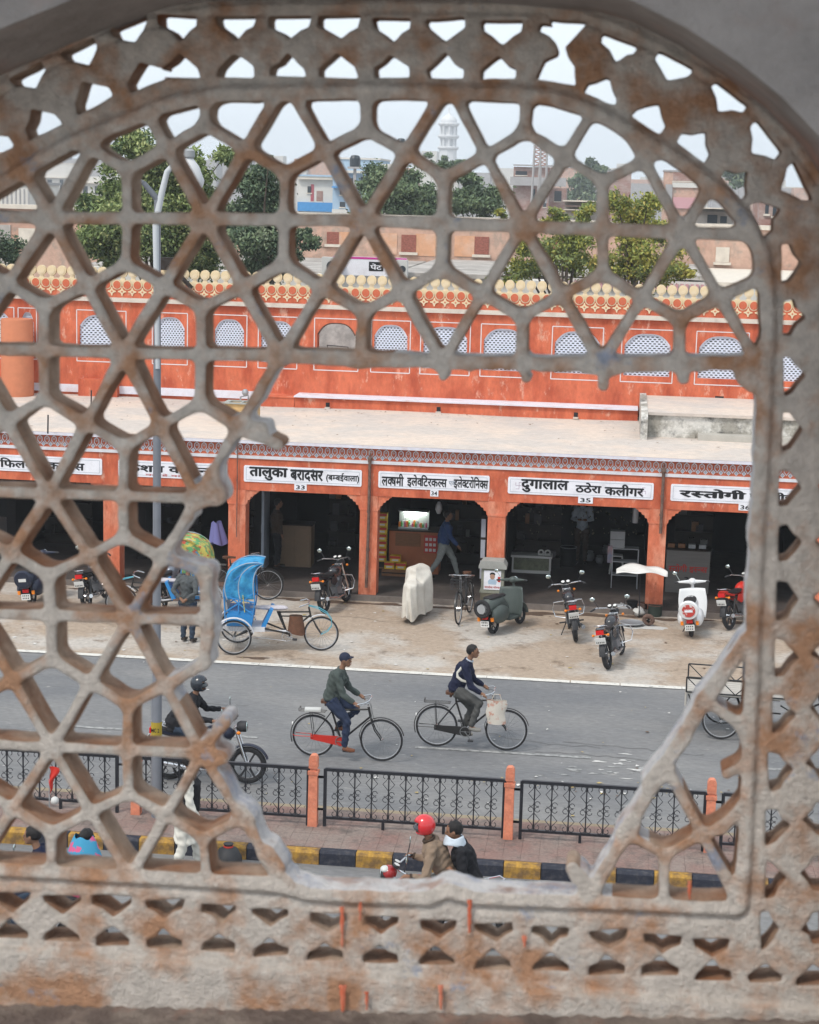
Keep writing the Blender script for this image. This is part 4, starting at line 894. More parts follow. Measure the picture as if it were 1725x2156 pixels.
# glints of small hung brassware at the back of shop 35 and dim shelving everywhere: uncountable
b = MB(); rr = random.Random(11)
for k in range(150):
    x = rr.uniform(sx(1075, Y1), sx(1360, Y1)); z = rr.uniform(1.2, 2.25); s_ = rr.uniform(.008, .022)
    b.sph((x, Y1+rr.uniform(.0, .6), z), (s_, s_, s_*1.2), 6, 4)
tag(obj('brassware', b, mat('dull_brass', (.16, .14, .10), .3, metal=.8)), 'small brass and steel vessels hung at the back of opening 35', 'brassware', kind='stuff')
for i, (pa, pb, lb) in enumerate(((525, 565, 'dark shelving at the left of opening 33'), (690, 745, 'dark shelving at the back right of opening 33'), (940, 1010, 'dark shelving with jars behind the walking man'), (1085, 1180, 'dark shelving behind the seated man of opening 35'), (1420, 1500, 'dark shelf unit at the back of opening 36'), (90, 190, 'dark shelving in the far left opening'), (300, 420, 'dark shelving in the opening with the purple cloth'))):
    yb = Y1+1.2; x0, x1 = sx(pa, yb), sx(pb, yb); t = thing('shop_shelf', lb, 'shelf', ((x0+x1)/2, yb, FZ)); W_ = x1-x0
    b = MB(); b.bx(-W_/2, W_/2, .2, .22, 0, 2.2); obj('back_panel', b, M_brownd, t)
    for k in range(5):
        b = MB(); b.bx(-W_/2, W_/2, -.15, .2, .4*k+.3, .4*k+.33); obj('shelf_board', b, M_brownd, t)
    rr = random.Random(i)
    for k in range(12):
        b = MB(); h_ = rr.uniform(.1, .26); b.box((0, 0, h_/2), (rr.uniform(.06, .2), .15, h_)); o = obj('goods', b, rr.choice([M_brownd, M_wood, M_dim, M_brownd, M_dim, M_brownd, M_greyq]), t); o.location = (rr.uniform(-W_/2+.1, W_/2-.1), 0, .4*(k % 5)+.33)  # goods picked dark so their colour carries the shop shade
# shop 36 counter with painted name
Y6 = YF+1.9; xa, xb = sx(1405, Y6), sx(1497, Y6); t = thing('shop_counter', 'grey laminate counter with red lettering and number in opening 36', 'counter', ((xa+xb)/2, Y6+.2, FZ)); W_ = xb-xa
b = MB(); b.bx(-W_/2, W_/2, -.2, .2, 0, 1.0); obj('body', b, mat('grey_laminate', (.16, .15, .14), .6, var=.2, vscale=4, stretch=(.3, 1, 6)), t)
b = MB(); b.bx(-W_/2-.02, W_/2+.02, -.22, .22, 1.0, 1.03); obj('top', b, M_brownd, t)
obj('lettering', fit_text([("स", .7), "तोगी", " ", "इ", ("स", .7), ("न", .7), "स"], 0, .58, W_*.9, .2, -.206, .02), bpy.data.materials['sign_red'], t)
obj('lettering', fit_text(["36"], .05, .32, .24, .13, -.206, .03), M_black, t)
for i in range(4): b = MB(); b.box((0, 0, .05), (.16, .12, .09)); o = obj('packet', b, [M_wood, M_wood, M_greyp, M_greyp][i], t); o.location = (-W_/2+.1+i*.24, 0, 1.03)
# ---- things at the verandah edge
def draped(name, label, cat, fn, nu, nv, m, loc): 
    b = MB(); b.grid(fn, nu, nv); o = obj(name, b, m, None, True, loc); md = o.modifiers.new('s', 'SOLIDIFY'); md.thickness = .006; return tag(o, label, cat)
pa_ = aty(1345, 1195, YF-.35)
pole_x = aty(1348, 1200, YF-.4).x
t = thing('cloth_awning', 'ragged white cloth stretched on a thin pole before the pillar of opening 36', 'awning', (pole_x, YF-.4, 0))
zc = aty(1348, 1196, YF-.4).z
def cl(u, v):
    x = -.52+1.12*u; k = abs(u-.48)*2; w_ = .16+.5*max(0, 1-k)**.5*(1+.3*math.sin(u*7))
    return (x, -.2+w_*(v-.4)+.04*math.sin(u*9), zc-.09*k**1.3+.07*v+.02*math.sin(u*11+v*5))
b = MB(); b.grid(cl, 26, 6); o = obj('cloth', b, M_cloth_w, t, True); md = o.modifiers.new('s', 'SOLIDIFY'); md.thickness = .008
b = MB(); b.tube([(0, 0, zc+.02), (.03, .05, 0)], .012, 6); obj('pole', b, M_rail, t)
p = gp(455, 1150)
xq = sx(457, YF+.6)
t = thing('hanging_cloth', 'purple cloth bundle hanging in the opening left of the blue rickshaw', 'cloth', (xq, YF+.5, 1.25))
b = MB()
def hc(u, v): a = u*2*PI; r = (.10+.10*v)*(1+.3*math.sin(3*a)); return (r*math.cos(a)+.05*v, r*.5*math.sin(a), .28-.5*v+.04*math.sin(2*a))
b.grid(hc, 20, 8); obj('folds', b, mat('purple_cloth', (.17, .17, .38), .9), t, True)
b = MB(); b.tube([(0, 0, .25), (.03, 0, .85), (.05, 0, 1.79)], .008, 5); obj('string', b, M_dark, t)
# pedestal cabinet with portrait poster before the middle pillar
p = aty(1037, 1250, 39.35); t = thing('meter_pedestal', 'grey green stone pedestal box with a portrait poster before the middle pillar', 'pedestal', (p.x, 39.35, 0))
M_ped = mat('pedestal_stone', (.24, .245, .20), .85, var=.2, vscale=8)
b = MB(); b.bx(-.26, .26, -.17, .17, 0, .42); obj('base', b, mat('pedestal_base', (.20, .18, .13), .9, var=.2), t); b = MB(); b.bx(-.28, .28, -.19, .19, .42, .46); b.bx(-.25, .25, -.17, .17, .46, .98); obj('box', b, M_ped, t)
b = MB(); b.prism([(-.31, 0), (.31, 0), (.31, .06), (.24, .17), (-.24, .17), (-.31, .06)], (0, -.23, .98), (1, 0, 0), (0, 0, 1), (0, .46, 0)); obj('cap', b, mat('pedestal_cap', (.30, .30, .28), .9, var=.2), t)
po = MB(); po.bx(-.19, .19, -.183, -.172, .50, .93); pt = obj('poster', po, M_signw, t)
f = MB(); f.prism([(-.085, 0), (.085, 0), (.1, .07), (.06, .12), (-.06, .12), (-.1, .07)], (-.0, -.1845, .62), (1, 0, 0), (0, 0, 1), (0, .001, 0)); obj('portrait_shirt', f, mat('print_blue', (.38, .50, .62)), pt)
f = MB(); f.sph((0, -.186, .80), (.055, .003, .07), 12, 8); obj('portrait_face', f, mat('print_skin', (.40, .24, .17)), pt)
f = MB(); f.sph((0, -.185, .85), (.062, .003, .045), 12, 6); obj('portrait_hair', f, M_black, pt)
f = MB(); f.bx(.12, .18, -.1848, -.183, .68, .80); obj('small_portrait', f, bpy.data.materials['sign_red'], pt)
obj('lettering', fit_text(["जनसेवा", " ", "मोरचा"], 0, .56, .34, .06, -.1845, .02), bpy.data.materials['sign_red'], pt)
# goods on the ground by the step
for i, (px, py, nm, lb) in enumerate(((1365, 1318, 'grinding_wheel', 'rusty brown grinding wheel lying by the step'), (1330, 1316, 'metal_tray', 'round steel tray on the ground behind the parked motorcycles'), (1308, 1290, 'cloth_sack', 'grey sack slumped on the step, left'), (1345, 1297, 'cloth_sack', 'pale knotted plastic sack on the step, right'), (1330, 1272, 'small_stove', 'small blackened stove on the floor edge by the pillar'), (1379, 1296, 'oil_drum', 'squat dark green drum at the foot of the pillar'))):
    p = atz(px, py); t = thing(nm, lb, nm.replace('_', ' ').split()[-1], (p.x, p.y, 0))
    if i == 0: b = MB(); b.torus((0, 0, .14), (.2, 1, .3), .09, .05, 18, 8); obj('stone', b, M_pipe, t, True); b = MB(); b.cyl((-.01, -.06, .12), (.01, .06, .16), .03, .03, 8); obj('hub', b, M_dark, t)
    if i == 1: b = MB(); b.lathe([(.22, .03), (.26, .06), (.25, .065), (.21, .035)], (0, 0, 0), 24); obj('pan', b, M_metal, t, True); b = MB(); b.torus((0, 0, .065), (0, 0, 1), .255, .01, 24, 5); obj('rim', b, M_greyp, t)
    if i in (2, 3): b = MB(); b.sph((0, 0, .10), (.24 if i == 2 else .13, .13, .10), 14, 8); b.v = [(v[0]*(1+.2*math.sin(9*v[2]*10)), v[1], v[2]+.02*math.sin(v[0]*40)) for v in b.v]; obj('bag', b, M_greyp if i == 2 else M_bone, t, True); b = MB(); b.lathe([(.02, 0), (.035, .05), (.01, .06)], (0, 0, .17), 8); obj('knot', b, M_greyp if i == 2 else M_bone, t)
    if i == 4: t.location.z = FZ; t.location.y = YF+.1; b = MB(); b.lathe([(.10, 0), (.13, .15), (.11, .16)], (0, 0, 0), 12); obj('pot', b, M_dark, t, True); b = MB(); b.bx(.12, .34, -.1, .1, 0, .12); obj('side_plate', b, M_pipe, t)
    if i == 5: b = MB(); b.lathe([(.15, 0), (.16, .05), (.155, .22), (.16, .24)], (0, 0, 0), 16); obj('drum', b, mat('dark_green_metal', (.04, .055, .045), .6), t, True); b = MB(); b.torus((0, 0, .24), (0, 0, 1), .155, .012, 16, 5); obj('rim', b, M_pipe, t)
# ---------------------------------------------------------------- what stands beyond the parapet
M_pinkw = mat('old_pink_plaster', (.53, .36, .28), .9, col2=(.46, .27, .20), amt=.8, c2scale=.35, c2thr=.5, c2soft=.15, col3=(.30, .26, .22), c3scale=1.3, c3thr=.60, var=.24, vscale=3, bump=.2, bscale=8)
M_peachw = mat('peach_wall', (.60, .33, .20), .9, col2=(.60, .46, .38), amt=.8, c2scale=.9, c2thr=.6, var=.14, vscale=4)
M_brick = mat('brick_infill', (.27, .10, .075), .9, var=.5, vscale=14, stretch=(1, 1, 2.5))
M_slab = mat('weathered_slab', (.42, .39, .36), .95, col2=(.22, .20, .18), amt=.8, c2scale=.8, c2thr=.55, var=.18, vscale=3)
M_cap = mat('pale_cap', (.62, .56, .48), .9, var=.15)
M_blue = mat('sky_blue_paint', (.07, .27, .56), .8, var=.08); M_pblue = mat('pale_blue_paint', (.34, .46, .58), .85, var=.08)
M_pwhite = mat('pale_house_wall', (.60, .58, .54), .9, var=.08, vscale=1); M_win = mat('dark_window', (.04, .05, .06), .3)
M_brn = mat('brown_brick_wall', (.30, .16, .13), .9, col2=(.42, .36, .33), amt=.6, c2scale=.5, var=.2, vscale=2, stretch=(1, 1, 2)); M_conc = mat('raw_concrete', (.36, .35, .35), .9, var=.12, vscale=1)
def house(name, label, px0, px1, yt, yb, Y, d, m, wins=(), slabs=(), cap=None, cat='building', extras=()):
    a, b_ = aty(px0, yt, Y), aty(px1, yt, Y); zb = 0; zt = (a.z+b_.z)/2; t = thing(name, label, cat, (a.x, Y, 0)); W_ = b_.x-a.x
    b = MB(); b.bx(0, W_, 0, d, zb, zt); obj('walls', b, m, t)
    if cap: b = MB(); b.bx(-.1, W_+.1, -.12, d+.1, zt, zt+.18); obj('roof_edge', b, cap, t)
    P = lambda px, py: (aty(px, py, Y).x-a.x, aty(px, py, Y).z)
    for (x0, y0, x1, y1, mm) in wins:
        p, q = P(x0, y0), P(x1, y1); b = MB(); b.bx(p[0], q[0], -.05, -.004, q[1], p[1]); f = obj('window', b, mm, t)
        b = MB(); b.bx(p[0]-.08, q[0]+.08, -.12, -.004, q[1]-.12, q[1]-.01); obj('sill', b, M_cap, f)
    for (x0, y0, x1, y1, dy, mm) in slabs:
        p, q = P(x0, y0), P(x1, y1); b = MB(); b.bx(p[0], q[0], -dy, -.003, q[1], p[1]); obj('slab', b, mm, t)
    return t
# long old wall with bricked-up windows
W1 = house('old_wall', 'long faded pink wall with bricked up windows behind the parapet', -120, 1900, 463, 560, 75, .6, M_pinkw, cap=M_cap, cat='wall',
    wins=[(40, 480, 75, 518, M_cap), (689, 488, 714, 514, M_brick), (846, 494, 876, 531, M_brick), (1000, 498, 1029, 536, M_brick), (1150, 505, 1180, 540, M_brick), (1508, 520, 1535, 552, M_cap)],
    slabs=[(-100, 470, 24, 560, .05, M_slab), (786, 490, 836, 536, .03, M_peachw), (876, 492, 925, 540, .03, M_peachw), (958, 496, 1000, 541, .03, M_peachw), (628, 486, 689, 520, .03, M_pinkw), (714, 488, 745, 520, .03, M_peachw)])
# lower roof slabs in front of it
zr = 6.62
t = thing('roof_slab_house', 'low house with weathered flat roof slabs between the parapet and the pink wall', 'building', (0, 62, 0))
b = MB(); b.bx(-19, 13, 0, 12.9, 0, zr-.35); obj('walls', b, M_pwhite, t)
for k, (xa, xb, ya, yb, dz, m) in enumerate(((-19, -8, .5, 12.8, -.1, M_slab), (-7.6, -3.4, -.2, 12.8, .0, M_slab), (-3.2, 3.0, 1.2, 12.8, .12, M_slab), (3.2, 13, .3, 12.8, -.02, M_cap))):
    b = MB(); b.bx(xa, xb, ya, yb, zr-.34+dz, zr+dz-.2); obj('roof_panel', b, m, t)
b = MB(); x = -2.4
M_pinkt = mat('pink_trim', (.55, .30, .32), .8)
while x < 3.0: b.bx(x, x+.10, -.14, -.06, zr-.52, zr-.30); x += .17
o = obj('trim', b, M_pinkt, t); o['kind'] = 'stuff'
b = MB(); b.bx(-2.5, 3.0, -.05, .0, zr-.60, zr-.22); obj('fascia', b, M_pwhite, t)
p = aty(774, 562, 61.8); t = thing('shop_banner', 'long white banner with a pink stripe and boxed lettering above the parapet', 'banner', (p.x, 61.8, p.z))
b = MB(); b.bx(-1.2, 1.35, 0, .04, -.30, .34); obj('sheet', b, M_signw, t); b = MB(); b.bx(-1.2, 1.35, -.01, -.002, .26, .33); obj('stripe', b, mat('magenta', (.55, .04, .28)), t)
b = MB(); b.bx(.05, .55, -.012, -.003, -.13, .18); obj('letter_box', b, M_black, t); obj('lettering', fit_text(["पेंट"], .3, .02, .4, .2, -.016, .02), M_signw, t)
b = MB()
for i in range(3): b.torus((-.95+i*.04, -.008, -.03+i*.07), (0, 1, 0), .10-.02*i, .012, 12, 4)
obj('emblem', b, bpy.data.materials['magenta'], t)
for px, py, lb in ((698, 560, 'white air conditioner box left of the white banner'), (847, 566, 'small grey air conditioner box right of the white banner')):
    p = aty(px, py, 61.5); s_ = 1 if px < 700 else .6; t = thing('air_conditioner', lb, 'air conditioner', (p.x, 61.5, p.z))
    b = MB(); b.box((0, 0, 0), (.62*s_, .35, .6)); obj('case', b, M_bone, t); b = MB(); b.cyl((.05*s_, -.18, 0), (.05*s_, -.19, 0), .19*s_, .19*s_, 18); obj('fan_grille', b, M_win, t)
house('ruined_kiosk', 'small weathered grey kiosk with ledges behind the right end of the pink wall', 1466, 1545, 440, 485, 88, 3, M_slab, wins=[(1490, 452, 1510, 470, M_win), (1517, 455, 1530, 470, M_win)], slabs=[(1455, 436, 1552, 441, .9, M_cap), (1462, 473, 1550, 479, .4, M_cap), (1470, 446, 1540, 449, .5, M_slab)])
house('stacked_slabs', 'old rooftop with stacked stone slabs beyond the trees', 1190, 1262, 424, 470, 90, 3, M_slab, slabs=[(1186, 421, 1266, 426, .8, M_cap), (1192, 432, 1240, 436, .5, M_brn), (1188, 440, 1262, 444, .6, M_cap)])
house('blue_house', 'pale blue house with a bright blue band behind the first trees', 628, 730, 372, 475, 190, 8, M_pwhite, cap=M_pblue, wins=[(648, 392, 656, 406, M_win), (667, 402, 680, 424, M_brn), (655, 388, 661, 424, mat('red_curtain', (.4, .1, .12)))], slabs=[(628, 425, 702, 446, .4, M_blue), (628, 374, 702, 379, .5, M_cap)])
house('blue_house', 'taller pale blue house with balconies right of the bright blue band', 702, 800, 336, 475, 185, 8, M_pblue, cap=M_pwhite, wins=[(716, 425, 727, 436, M_win), (738, 375, 748, 392, M_win), (760, 372, 775, 388, M_win), (716, 398, 724, 410, M_win)], slabs=[(700, 440, 732, 475, .3, M_pwhite), (702, 358, 800, 366, 1.0, M_pwhite), (702, 392, 760, 397, 1.0, M_blue), (800, 345, 830, 475, .2, M_pwhite)])
house('brick_house', 'unfinished brown brick house with grey concrete floors', 1082, 1158, 352, 480, 240, 8, M_brn, wins=[(1086, 360, 1110, 369, M_win), (1120, 398, 1126, 436, M_win), (1145, 400, 1150, 436, M_win)], slabs=[(1076, 372, 1192, 393, 1.2, M_conc), (1082, 346, 1165, 351, .8, M_conc)])
house('brick_house', 'low brown annex with a window left of the far bluish tree', 1158, 1192, 396, 480, 243, 6, M_brn, wins=[(1168, 402, 1182, 424, M_win)])
house('pink_house', 'salmon and brick house beneath the arch at the right', 1400, 1482, 362, 480, 200, 6, M_pinkw, cap=M_conc, wins=[(1418, 364, 1478, 382, M_brn)], slabs=[(1416, 384, 1480, 396, .2, M_pwhite), (1418, 415, 1480, 440, .25, M_pinkt), (1402, 388, 1414, 440, .2, M_conc)])
house('brown_house', 'narrow brown house at the right edge behind the pierced border', 1600, 1660, 420, 500, 100, 5, M_brn, cap=M_pwhite, wins=[(1612, 430, 1618, 450, M_win), (1628, 432, 1634, 455, M_win)])
house('terraced_house', 'low red brick parapet house beyond the tall yellow tree', 1280, 1330, 362, 480, 280, 6, M_brn, cap=M_conc, wins=[(1290, 370, 1300, 380, M_win)])
house('grey_house', 'pale fluted grey building at the far left behind the lattice', -60, 62, 388, 470, 110, 6, M_pwhite, cap=M_conc, wins=[(x, 398, x+3, 436, M_conc) for x in range(-40, 60, 9)])
house('white_house', 'hazy white flat roofed house near the left street lamp', 84, 165, 345, 470, 480, 10, M_pwhite, cap=M_cap, wins=[(100, 378, 110, 400, M_win), (126, 378, 134, 400, M_win)], slabs=[(84, 372, 165, 376, .8, M_cap)])
house('white_house', 'pale two storey house behind the big tree at the left', 165, 260, 372, 470, 330, 10, M_pwhite, wins=[(175, 392, 185, 410, M_win), (200, 392, 210, 410, M_win)], slabs=[(165, 384, 262, 388, .8, M_cap)])
rr = random.Random(3)
far = MB()
for k in range(90):
    Y = rr.uniform(500, 900); px = -150+k*22+rr.uniform(-9, 9); p = aty(px, 400, Y); w_ = rr.uniform(6, 16); h_ = max(4, 9.2+Y*rr.uniform(.006, .017)); far.bx(p.x, p.x+w_, Y, Y+8, 0, h_, rr.choice((0, 0, 1, 2)))
tag(obj('far_town', far, [M_pwhite, M_conc, M_pinkw]), 'far hazy roofs of the old town on the horizon', 'town', kind='stuff')
# minaret
p = aty(943, 335, 850); k_ = 850/3800.0*1.02; zb = p.z
t = thing('minaret', 'white tiered minaret with a dome and balconies rising in the haze', 'minaret', (p.x, 850, 0)); M_mi = mat('minaret_white', (.68, .69, .70), .8)
def zz(py): return aty(943, py, 850).z
b = MB(); b.lathe([(18*k_, 0), (18*k_, zz(312))], (0, 0, 0), 8); obj('base_tier', b, M_mi, t)
for nm, y0, y1, r0 in (('shaft', 312, 288, 15), ('gallery', 288, 262, 16)):
    b = MB(); b.lathe([(r0*k_*.7, zz(y0)), (r0*k_*.7, zz(y1))], (0, 0, 0), 8); obj(nm, b, M_mi, t)
    for j in range(8):
        a = j*PI/4+.2; b = MB(); b.cyl((r0*k_*math.cos(a), r0*k_*math.sin(a), zz(y0)), (r0*k_*math.cos(a), r0*k_*math.sin(a), zz(y1)), .45, .45, 6); obj('column', b, M_mi, t)
for y in (312, 288, 262): b = MB(); b.lathe([(19*k_, zz(y)-.8), (22*k_, zz(y)), (22*k_, zz(y)+.6), (18*k_, zz(y)+.8)], (0, 0, 0), 16); obj('balcony', b, M_mi, t)
b = MB(); b.lathe([(15*k_, zz(261)), (17*k_, zz(256)), (16*k_, zz(251)), (10*k_, zz(245)), (3*k_, zz(240)), (.8*k_, zz(236)), (1.2*k_, zz(232)), (.3*k_, zz(224))], (0, 0, 0), 16); obj('dome', b, M_mi, t, True)
house('minaret_house', 'pale building block at the foot of the minaret', 888, 920, 318, 470, 800, 12, M_pwhite, wins=[(892, 322, 898, 332, M_win), (905, 322, 911, 332, M_win)])
# masts and rooftop tanks
def mast(px, y0, y1, Y, w_, lb):
    p = aty(px, y1, Y); q = aty(px, y0, Y); t = thing('radio_mast', lb, 'mast', (p.x, Y, 0)); n = 9
    for s in (-1, 1):
        b = MB(); b.cyl((s*w_, 0, p.z-3), (s*w_*.7, 0, q.z), .1, .1, 5); obj('leg', b, M_conc, t)
    for i in range(n):
        z0 = p.z+(q.z-p.z)*i/n; z1 = p.z+(q.z-p.z)*(i+1)/n; s = 1 if i % 2 else -1; b = MB(); b.cyl((s*w_, 0, z0), (-s*w_*.8, 0, z1), .07, .07, 4); obj('brace', b, M_brn, t)
mast(1131, 305, 350, 152, .35, 'thin lattice mast on the brick house roof, left one'); mast(1144, 312, 350, 152, .35, 'thin lattice mast on the brick house roof, right one')
for px, py, Y, lb in ((845, 300, 170, 'black water tank silhouetted on a far roof'), (748, 338, 133, 'small dark rooftop box on the pale blue house')):
    p = aty(px, py, Y); t = thing('water_tank', lb, 'water tank', (p.x, Y, p.z-.45)); b = MB(); b.lathe([(.38, 0), (.4, .1), (.4, .6), (.3, .8), (.12, .85)], (0, 0, 0), 12); obj('tank', b, M_win, t); b = MB(); b.bx(-.5, .5, -.4, .4, -.14, 0); obj('stand', b, M_conc, t)
    b = MB(); b.bx(-.1, .1, -.1, .1, -12, -.14); obj('stand_leg', b, M_conc, t)
# low haze hill on the skyline
# ---- trees
def leafmat(n, c): return mat(n, tuple(q*1.35 for q in c), .75, spec=.2)
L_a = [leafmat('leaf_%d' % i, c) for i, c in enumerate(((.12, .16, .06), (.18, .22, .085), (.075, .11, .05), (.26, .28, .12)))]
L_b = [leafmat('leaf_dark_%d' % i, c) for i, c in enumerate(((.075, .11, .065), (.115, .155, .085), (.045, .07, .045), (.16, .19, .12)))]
L_c = [leafmat('leaf_grey_%d' % i, c) for i, c in enumerate(((.08, .115, .065), (.11, .15, .08), (.055, .08, .05), (.14, .17, .09)))]
L_d = [leafmat('leaf_yellow_%d' % i, c) for i, c in enumerate(((.20, .22, .055), (.28, .26, .06), (.12, .15, .05), (.33, .27, .08)))]
M_bark = mat('bark', (.10, .08, .065), .9, var=.3, vscale=8)
def tree(name, label, Y, clumps, leaves, n_per, ls, base, dY=1.6, cat='tree', dens=1.0, seed=0):
    rr = np.random.default_rng(seed+5); k_ = Y/FOC; bp = aty(base[0], base[1], Y); t = thing(name, label, cat, (bp.x, Y, 0)); O = Vector((bp.x, Y, 0))
    tr = MB(); top = aty(base[0]+(clumps[0][0]-base[0])*.3, min(c[1] for c in clumps)*.4+base[1]*.6, Y)-O
    tr.tube([(0, 0, 0), (.05, .02, top.z*.5), (top.x*.6, 0, top.z*.8), tuple(top)], [.16, .13, .09, .05], 8); obj('trunk', tr, M_bark, t, True)
    V_, F_, MI = [], [], []
    br = MB(); nv = 0
    for (cx, cy, cr) in clumps:
        c = aty(cx, cy, Y)-O; c.y += rr.uniform(-dY, dY)*.6; r = cr*k_
        br.tube([tuple(top*.7), tuple((top+c)*.5+Vector((0, 0, -.1*r))), tuple(c)], [.05, .03, .012], 5)
        sub = max(3, int(cr/6)); 
        for s in range(sub*2):
            d = rr.normal(size=3); d /= np.linalg.norm(d); rad = r*rr.uniform(.2, 1.05); sc = np.array([c.x, c.y, c.z])+d*rad*np.array([1, 1.1, .85]); sr = r*rr.uniform(.18, .36)
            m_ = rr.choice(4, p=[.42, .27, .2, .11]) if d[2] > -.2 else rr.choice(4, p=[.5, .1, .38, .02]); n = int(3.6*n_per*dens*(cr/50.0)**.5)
            br.tube([tuple(c), tuple(sc)], [.012, .005], 4)
            dd = rr.normal(size=(n, 3)); dd /= np.linalg.norm(dd, axis=1)[:, None]; ps = sc+rr.normal(size=(n, 3))*np.array([1.15, 1.1, .75])*sr*.78
            u = rr.normal(size=(n, 3)); u /= np.linalg.norm(u, axis=1)[:, None]; w_ = np.cross(u, rr.normal(size=(n, 3))); w_ /= np.linalg.norm(w_, axis=1)[:, None]
            sz = .66*ls*rr.uniform(.6, 1.3, n)[:, None]
            q = np.stack([ps-u*sz, ps+w_*sz*.45, ps+u*sz, ps-w_*sz*.45], 1).reshape(-1, 3); V_.append(q)
            mm = np.where(rr.random(n) < .6, m_, rr.integers(0, 4, n)); MI.append(mm)
    Vv = np.concatenate(V_); n = len(Vv)//4; me = bpy.data.meshes.new('crown'); me.vertices.add(len(Vv)); me.vertices.foreach_set('co', Vv.astype(np.float32).ravel())
    me.loops.add(n*4); me.loops.foreach_set('vertex_index', np.arange(n*4, dtype=np.int32)); me.polygons.add(n); me.polygons.foreach_set('loop_start', np.arange(0, n*4, 4, dtype=np.int32))
    for m in leaves: me.materials.append(m)
    me.polygons.foreach_set('material_index', np.concatenate(MI).astype(np.int32)); me.update(calc_edges=True)
    o = bpy.data.objects.new('crown', me); col.objects.link(o); o.parent = t
    obj('branches', br, M_bark, t); return t
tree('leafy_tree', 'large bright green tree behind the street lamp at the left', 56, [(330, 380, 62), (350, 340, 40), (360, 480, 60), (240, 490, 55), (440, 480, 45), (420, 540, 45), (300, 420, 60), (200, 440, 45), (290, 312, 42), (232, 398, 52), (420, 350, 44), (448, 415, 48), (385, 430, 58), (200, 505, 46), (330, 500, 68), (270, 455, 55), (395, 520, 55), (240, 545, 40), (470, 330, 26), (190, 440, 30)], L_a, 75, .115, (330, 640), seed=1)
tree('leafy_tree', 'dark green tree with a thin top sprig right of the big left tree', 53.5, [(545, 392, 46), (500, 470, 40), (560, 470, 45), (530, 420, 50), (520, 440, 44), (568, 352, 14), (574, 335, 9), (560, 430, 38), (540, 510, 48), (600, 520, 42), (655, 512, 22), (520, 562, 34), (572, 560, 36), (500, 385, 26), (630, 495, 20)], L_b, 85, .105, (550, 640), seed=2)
tree('round_tree', 'dense grey green tree behind the pink wall, left of the minaret', 88, [(830, 410, 56), (868, 430, 50), (795, 378, 34), (776, 440, 34), (905, 430, 36), (845, 375, 30)], L_c, 100, .15, (840, 640), seed=3)
tree('round_tree', 'dense grey green tree behind the pink wall, right of the minaret', 90, [(1000, 418, 46), (1038, 432, 40), (968, 430, 36), (985, 385, 24), (940, 360, 20)], L_c, 100, .15, (1010, 640), seed=4)
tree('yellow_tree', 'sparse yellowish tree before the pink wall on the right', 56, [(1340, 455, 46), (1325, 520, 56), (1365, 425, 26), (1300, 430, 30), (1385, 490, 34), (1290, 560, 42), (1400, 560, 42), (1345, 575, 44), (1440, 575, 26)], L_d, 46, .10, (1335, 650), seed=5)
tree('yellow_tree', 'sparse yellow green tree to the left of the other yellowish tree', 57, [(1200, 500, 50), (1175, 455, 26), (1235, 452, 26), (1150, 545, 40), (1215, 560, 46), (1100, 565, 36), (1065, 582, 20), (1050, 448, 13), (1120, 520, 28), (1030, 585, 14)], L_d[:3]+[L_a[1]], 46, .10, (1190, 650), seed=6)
tree('far_tree', 'bluish hazy tree beyond the brick house', 330, [(1225, 405, 34), (1200, 425, 26), (1250, 425, 26), (1235, 380, 20)], L_c, 60, .7, (1225, 600), seed=7)
tree('far_tree', 'bluish hazy tree behind the right curve of the screen', 300, [(1555, 365, 30), (1580, 385, 26), (1535, 355, 16), (1600, 400, 30)], L_c, 60, .62, (1560, 600), seed=8)
tree('far_tree', 'small far tree at the roof of the terraced house', 330, [(1262, 352, 14), (1240, 345, 12), (1270, 362, 14)], L_c, 60, .6, (1260, 600), seed=9)
tree('leafy_tree', 'dark leafy tree at the left edge behind the parapet', 54, [(8, 535, 30), (-40, 520, 50), (30, 560, 24)], L_b, 80, .105, (0, 640), seed=10)
tree('far_tree', 'low far treetop beside the minaret foot', 220, [(905, 340, 20), (930, 345, 16), (965, 345, 14), (880, 345, 12)], L_c, 60, .4, (920, 600), seed=12)
# ---- street lamp standing on the median
p = atz(313, 1742, MZ); x = p.x; Yl = 24.35
t = thing('street_lamp', 'tall grey street lamp pole with a white curved arm, painted collar low down', 'street lamp', (x, Yl, MZ))
M_pole = mat('grey_pole', (.20, .21, .235), .5, metal=.3, var=.1, vscale=4)
zt = aty(318, 420, Yl).z-MZ
b = MB(); b.tube([(0, 0, -.01), (0, 0, 1.9), (0, 0, 2.0), (0, 0, 5.5), (0, 0, zt)], [.075, .075, .06, .055, .045], 12); obj('pole', b, M_pole, t, True)
b = MB(); b.tube([(.0, 0, aty(318, 1552, Yl).z-MZ), (.0, 0, aty(318, 1518, Yl).z-MZ)], .078, 12, caps=False); obj('painted_collar', b, mat('yellow_collar', (.36, .26, .03), .7, var=.1), t)
q1, q2, q3 = [aty(a, c, Yl)-Vector((x, Yl, MZ)) for a, c in ((330, 470), (340, 410), (352, 362))]
b = MB(); b.tube([(.02, -.05, 6.5), tuple(q1+Vector((0, -.05, 0))), tuple(q2), tuple(q3), tuple(q3+Vector((.14, 0, .16))), tuple(q3+Vector((.34, .0, .14)))], [.03, .045, .045, .04, .035, .03], 10); obj('curved_arm', b, mat('white_pole', (.48, .50, .52), .5), t, True)
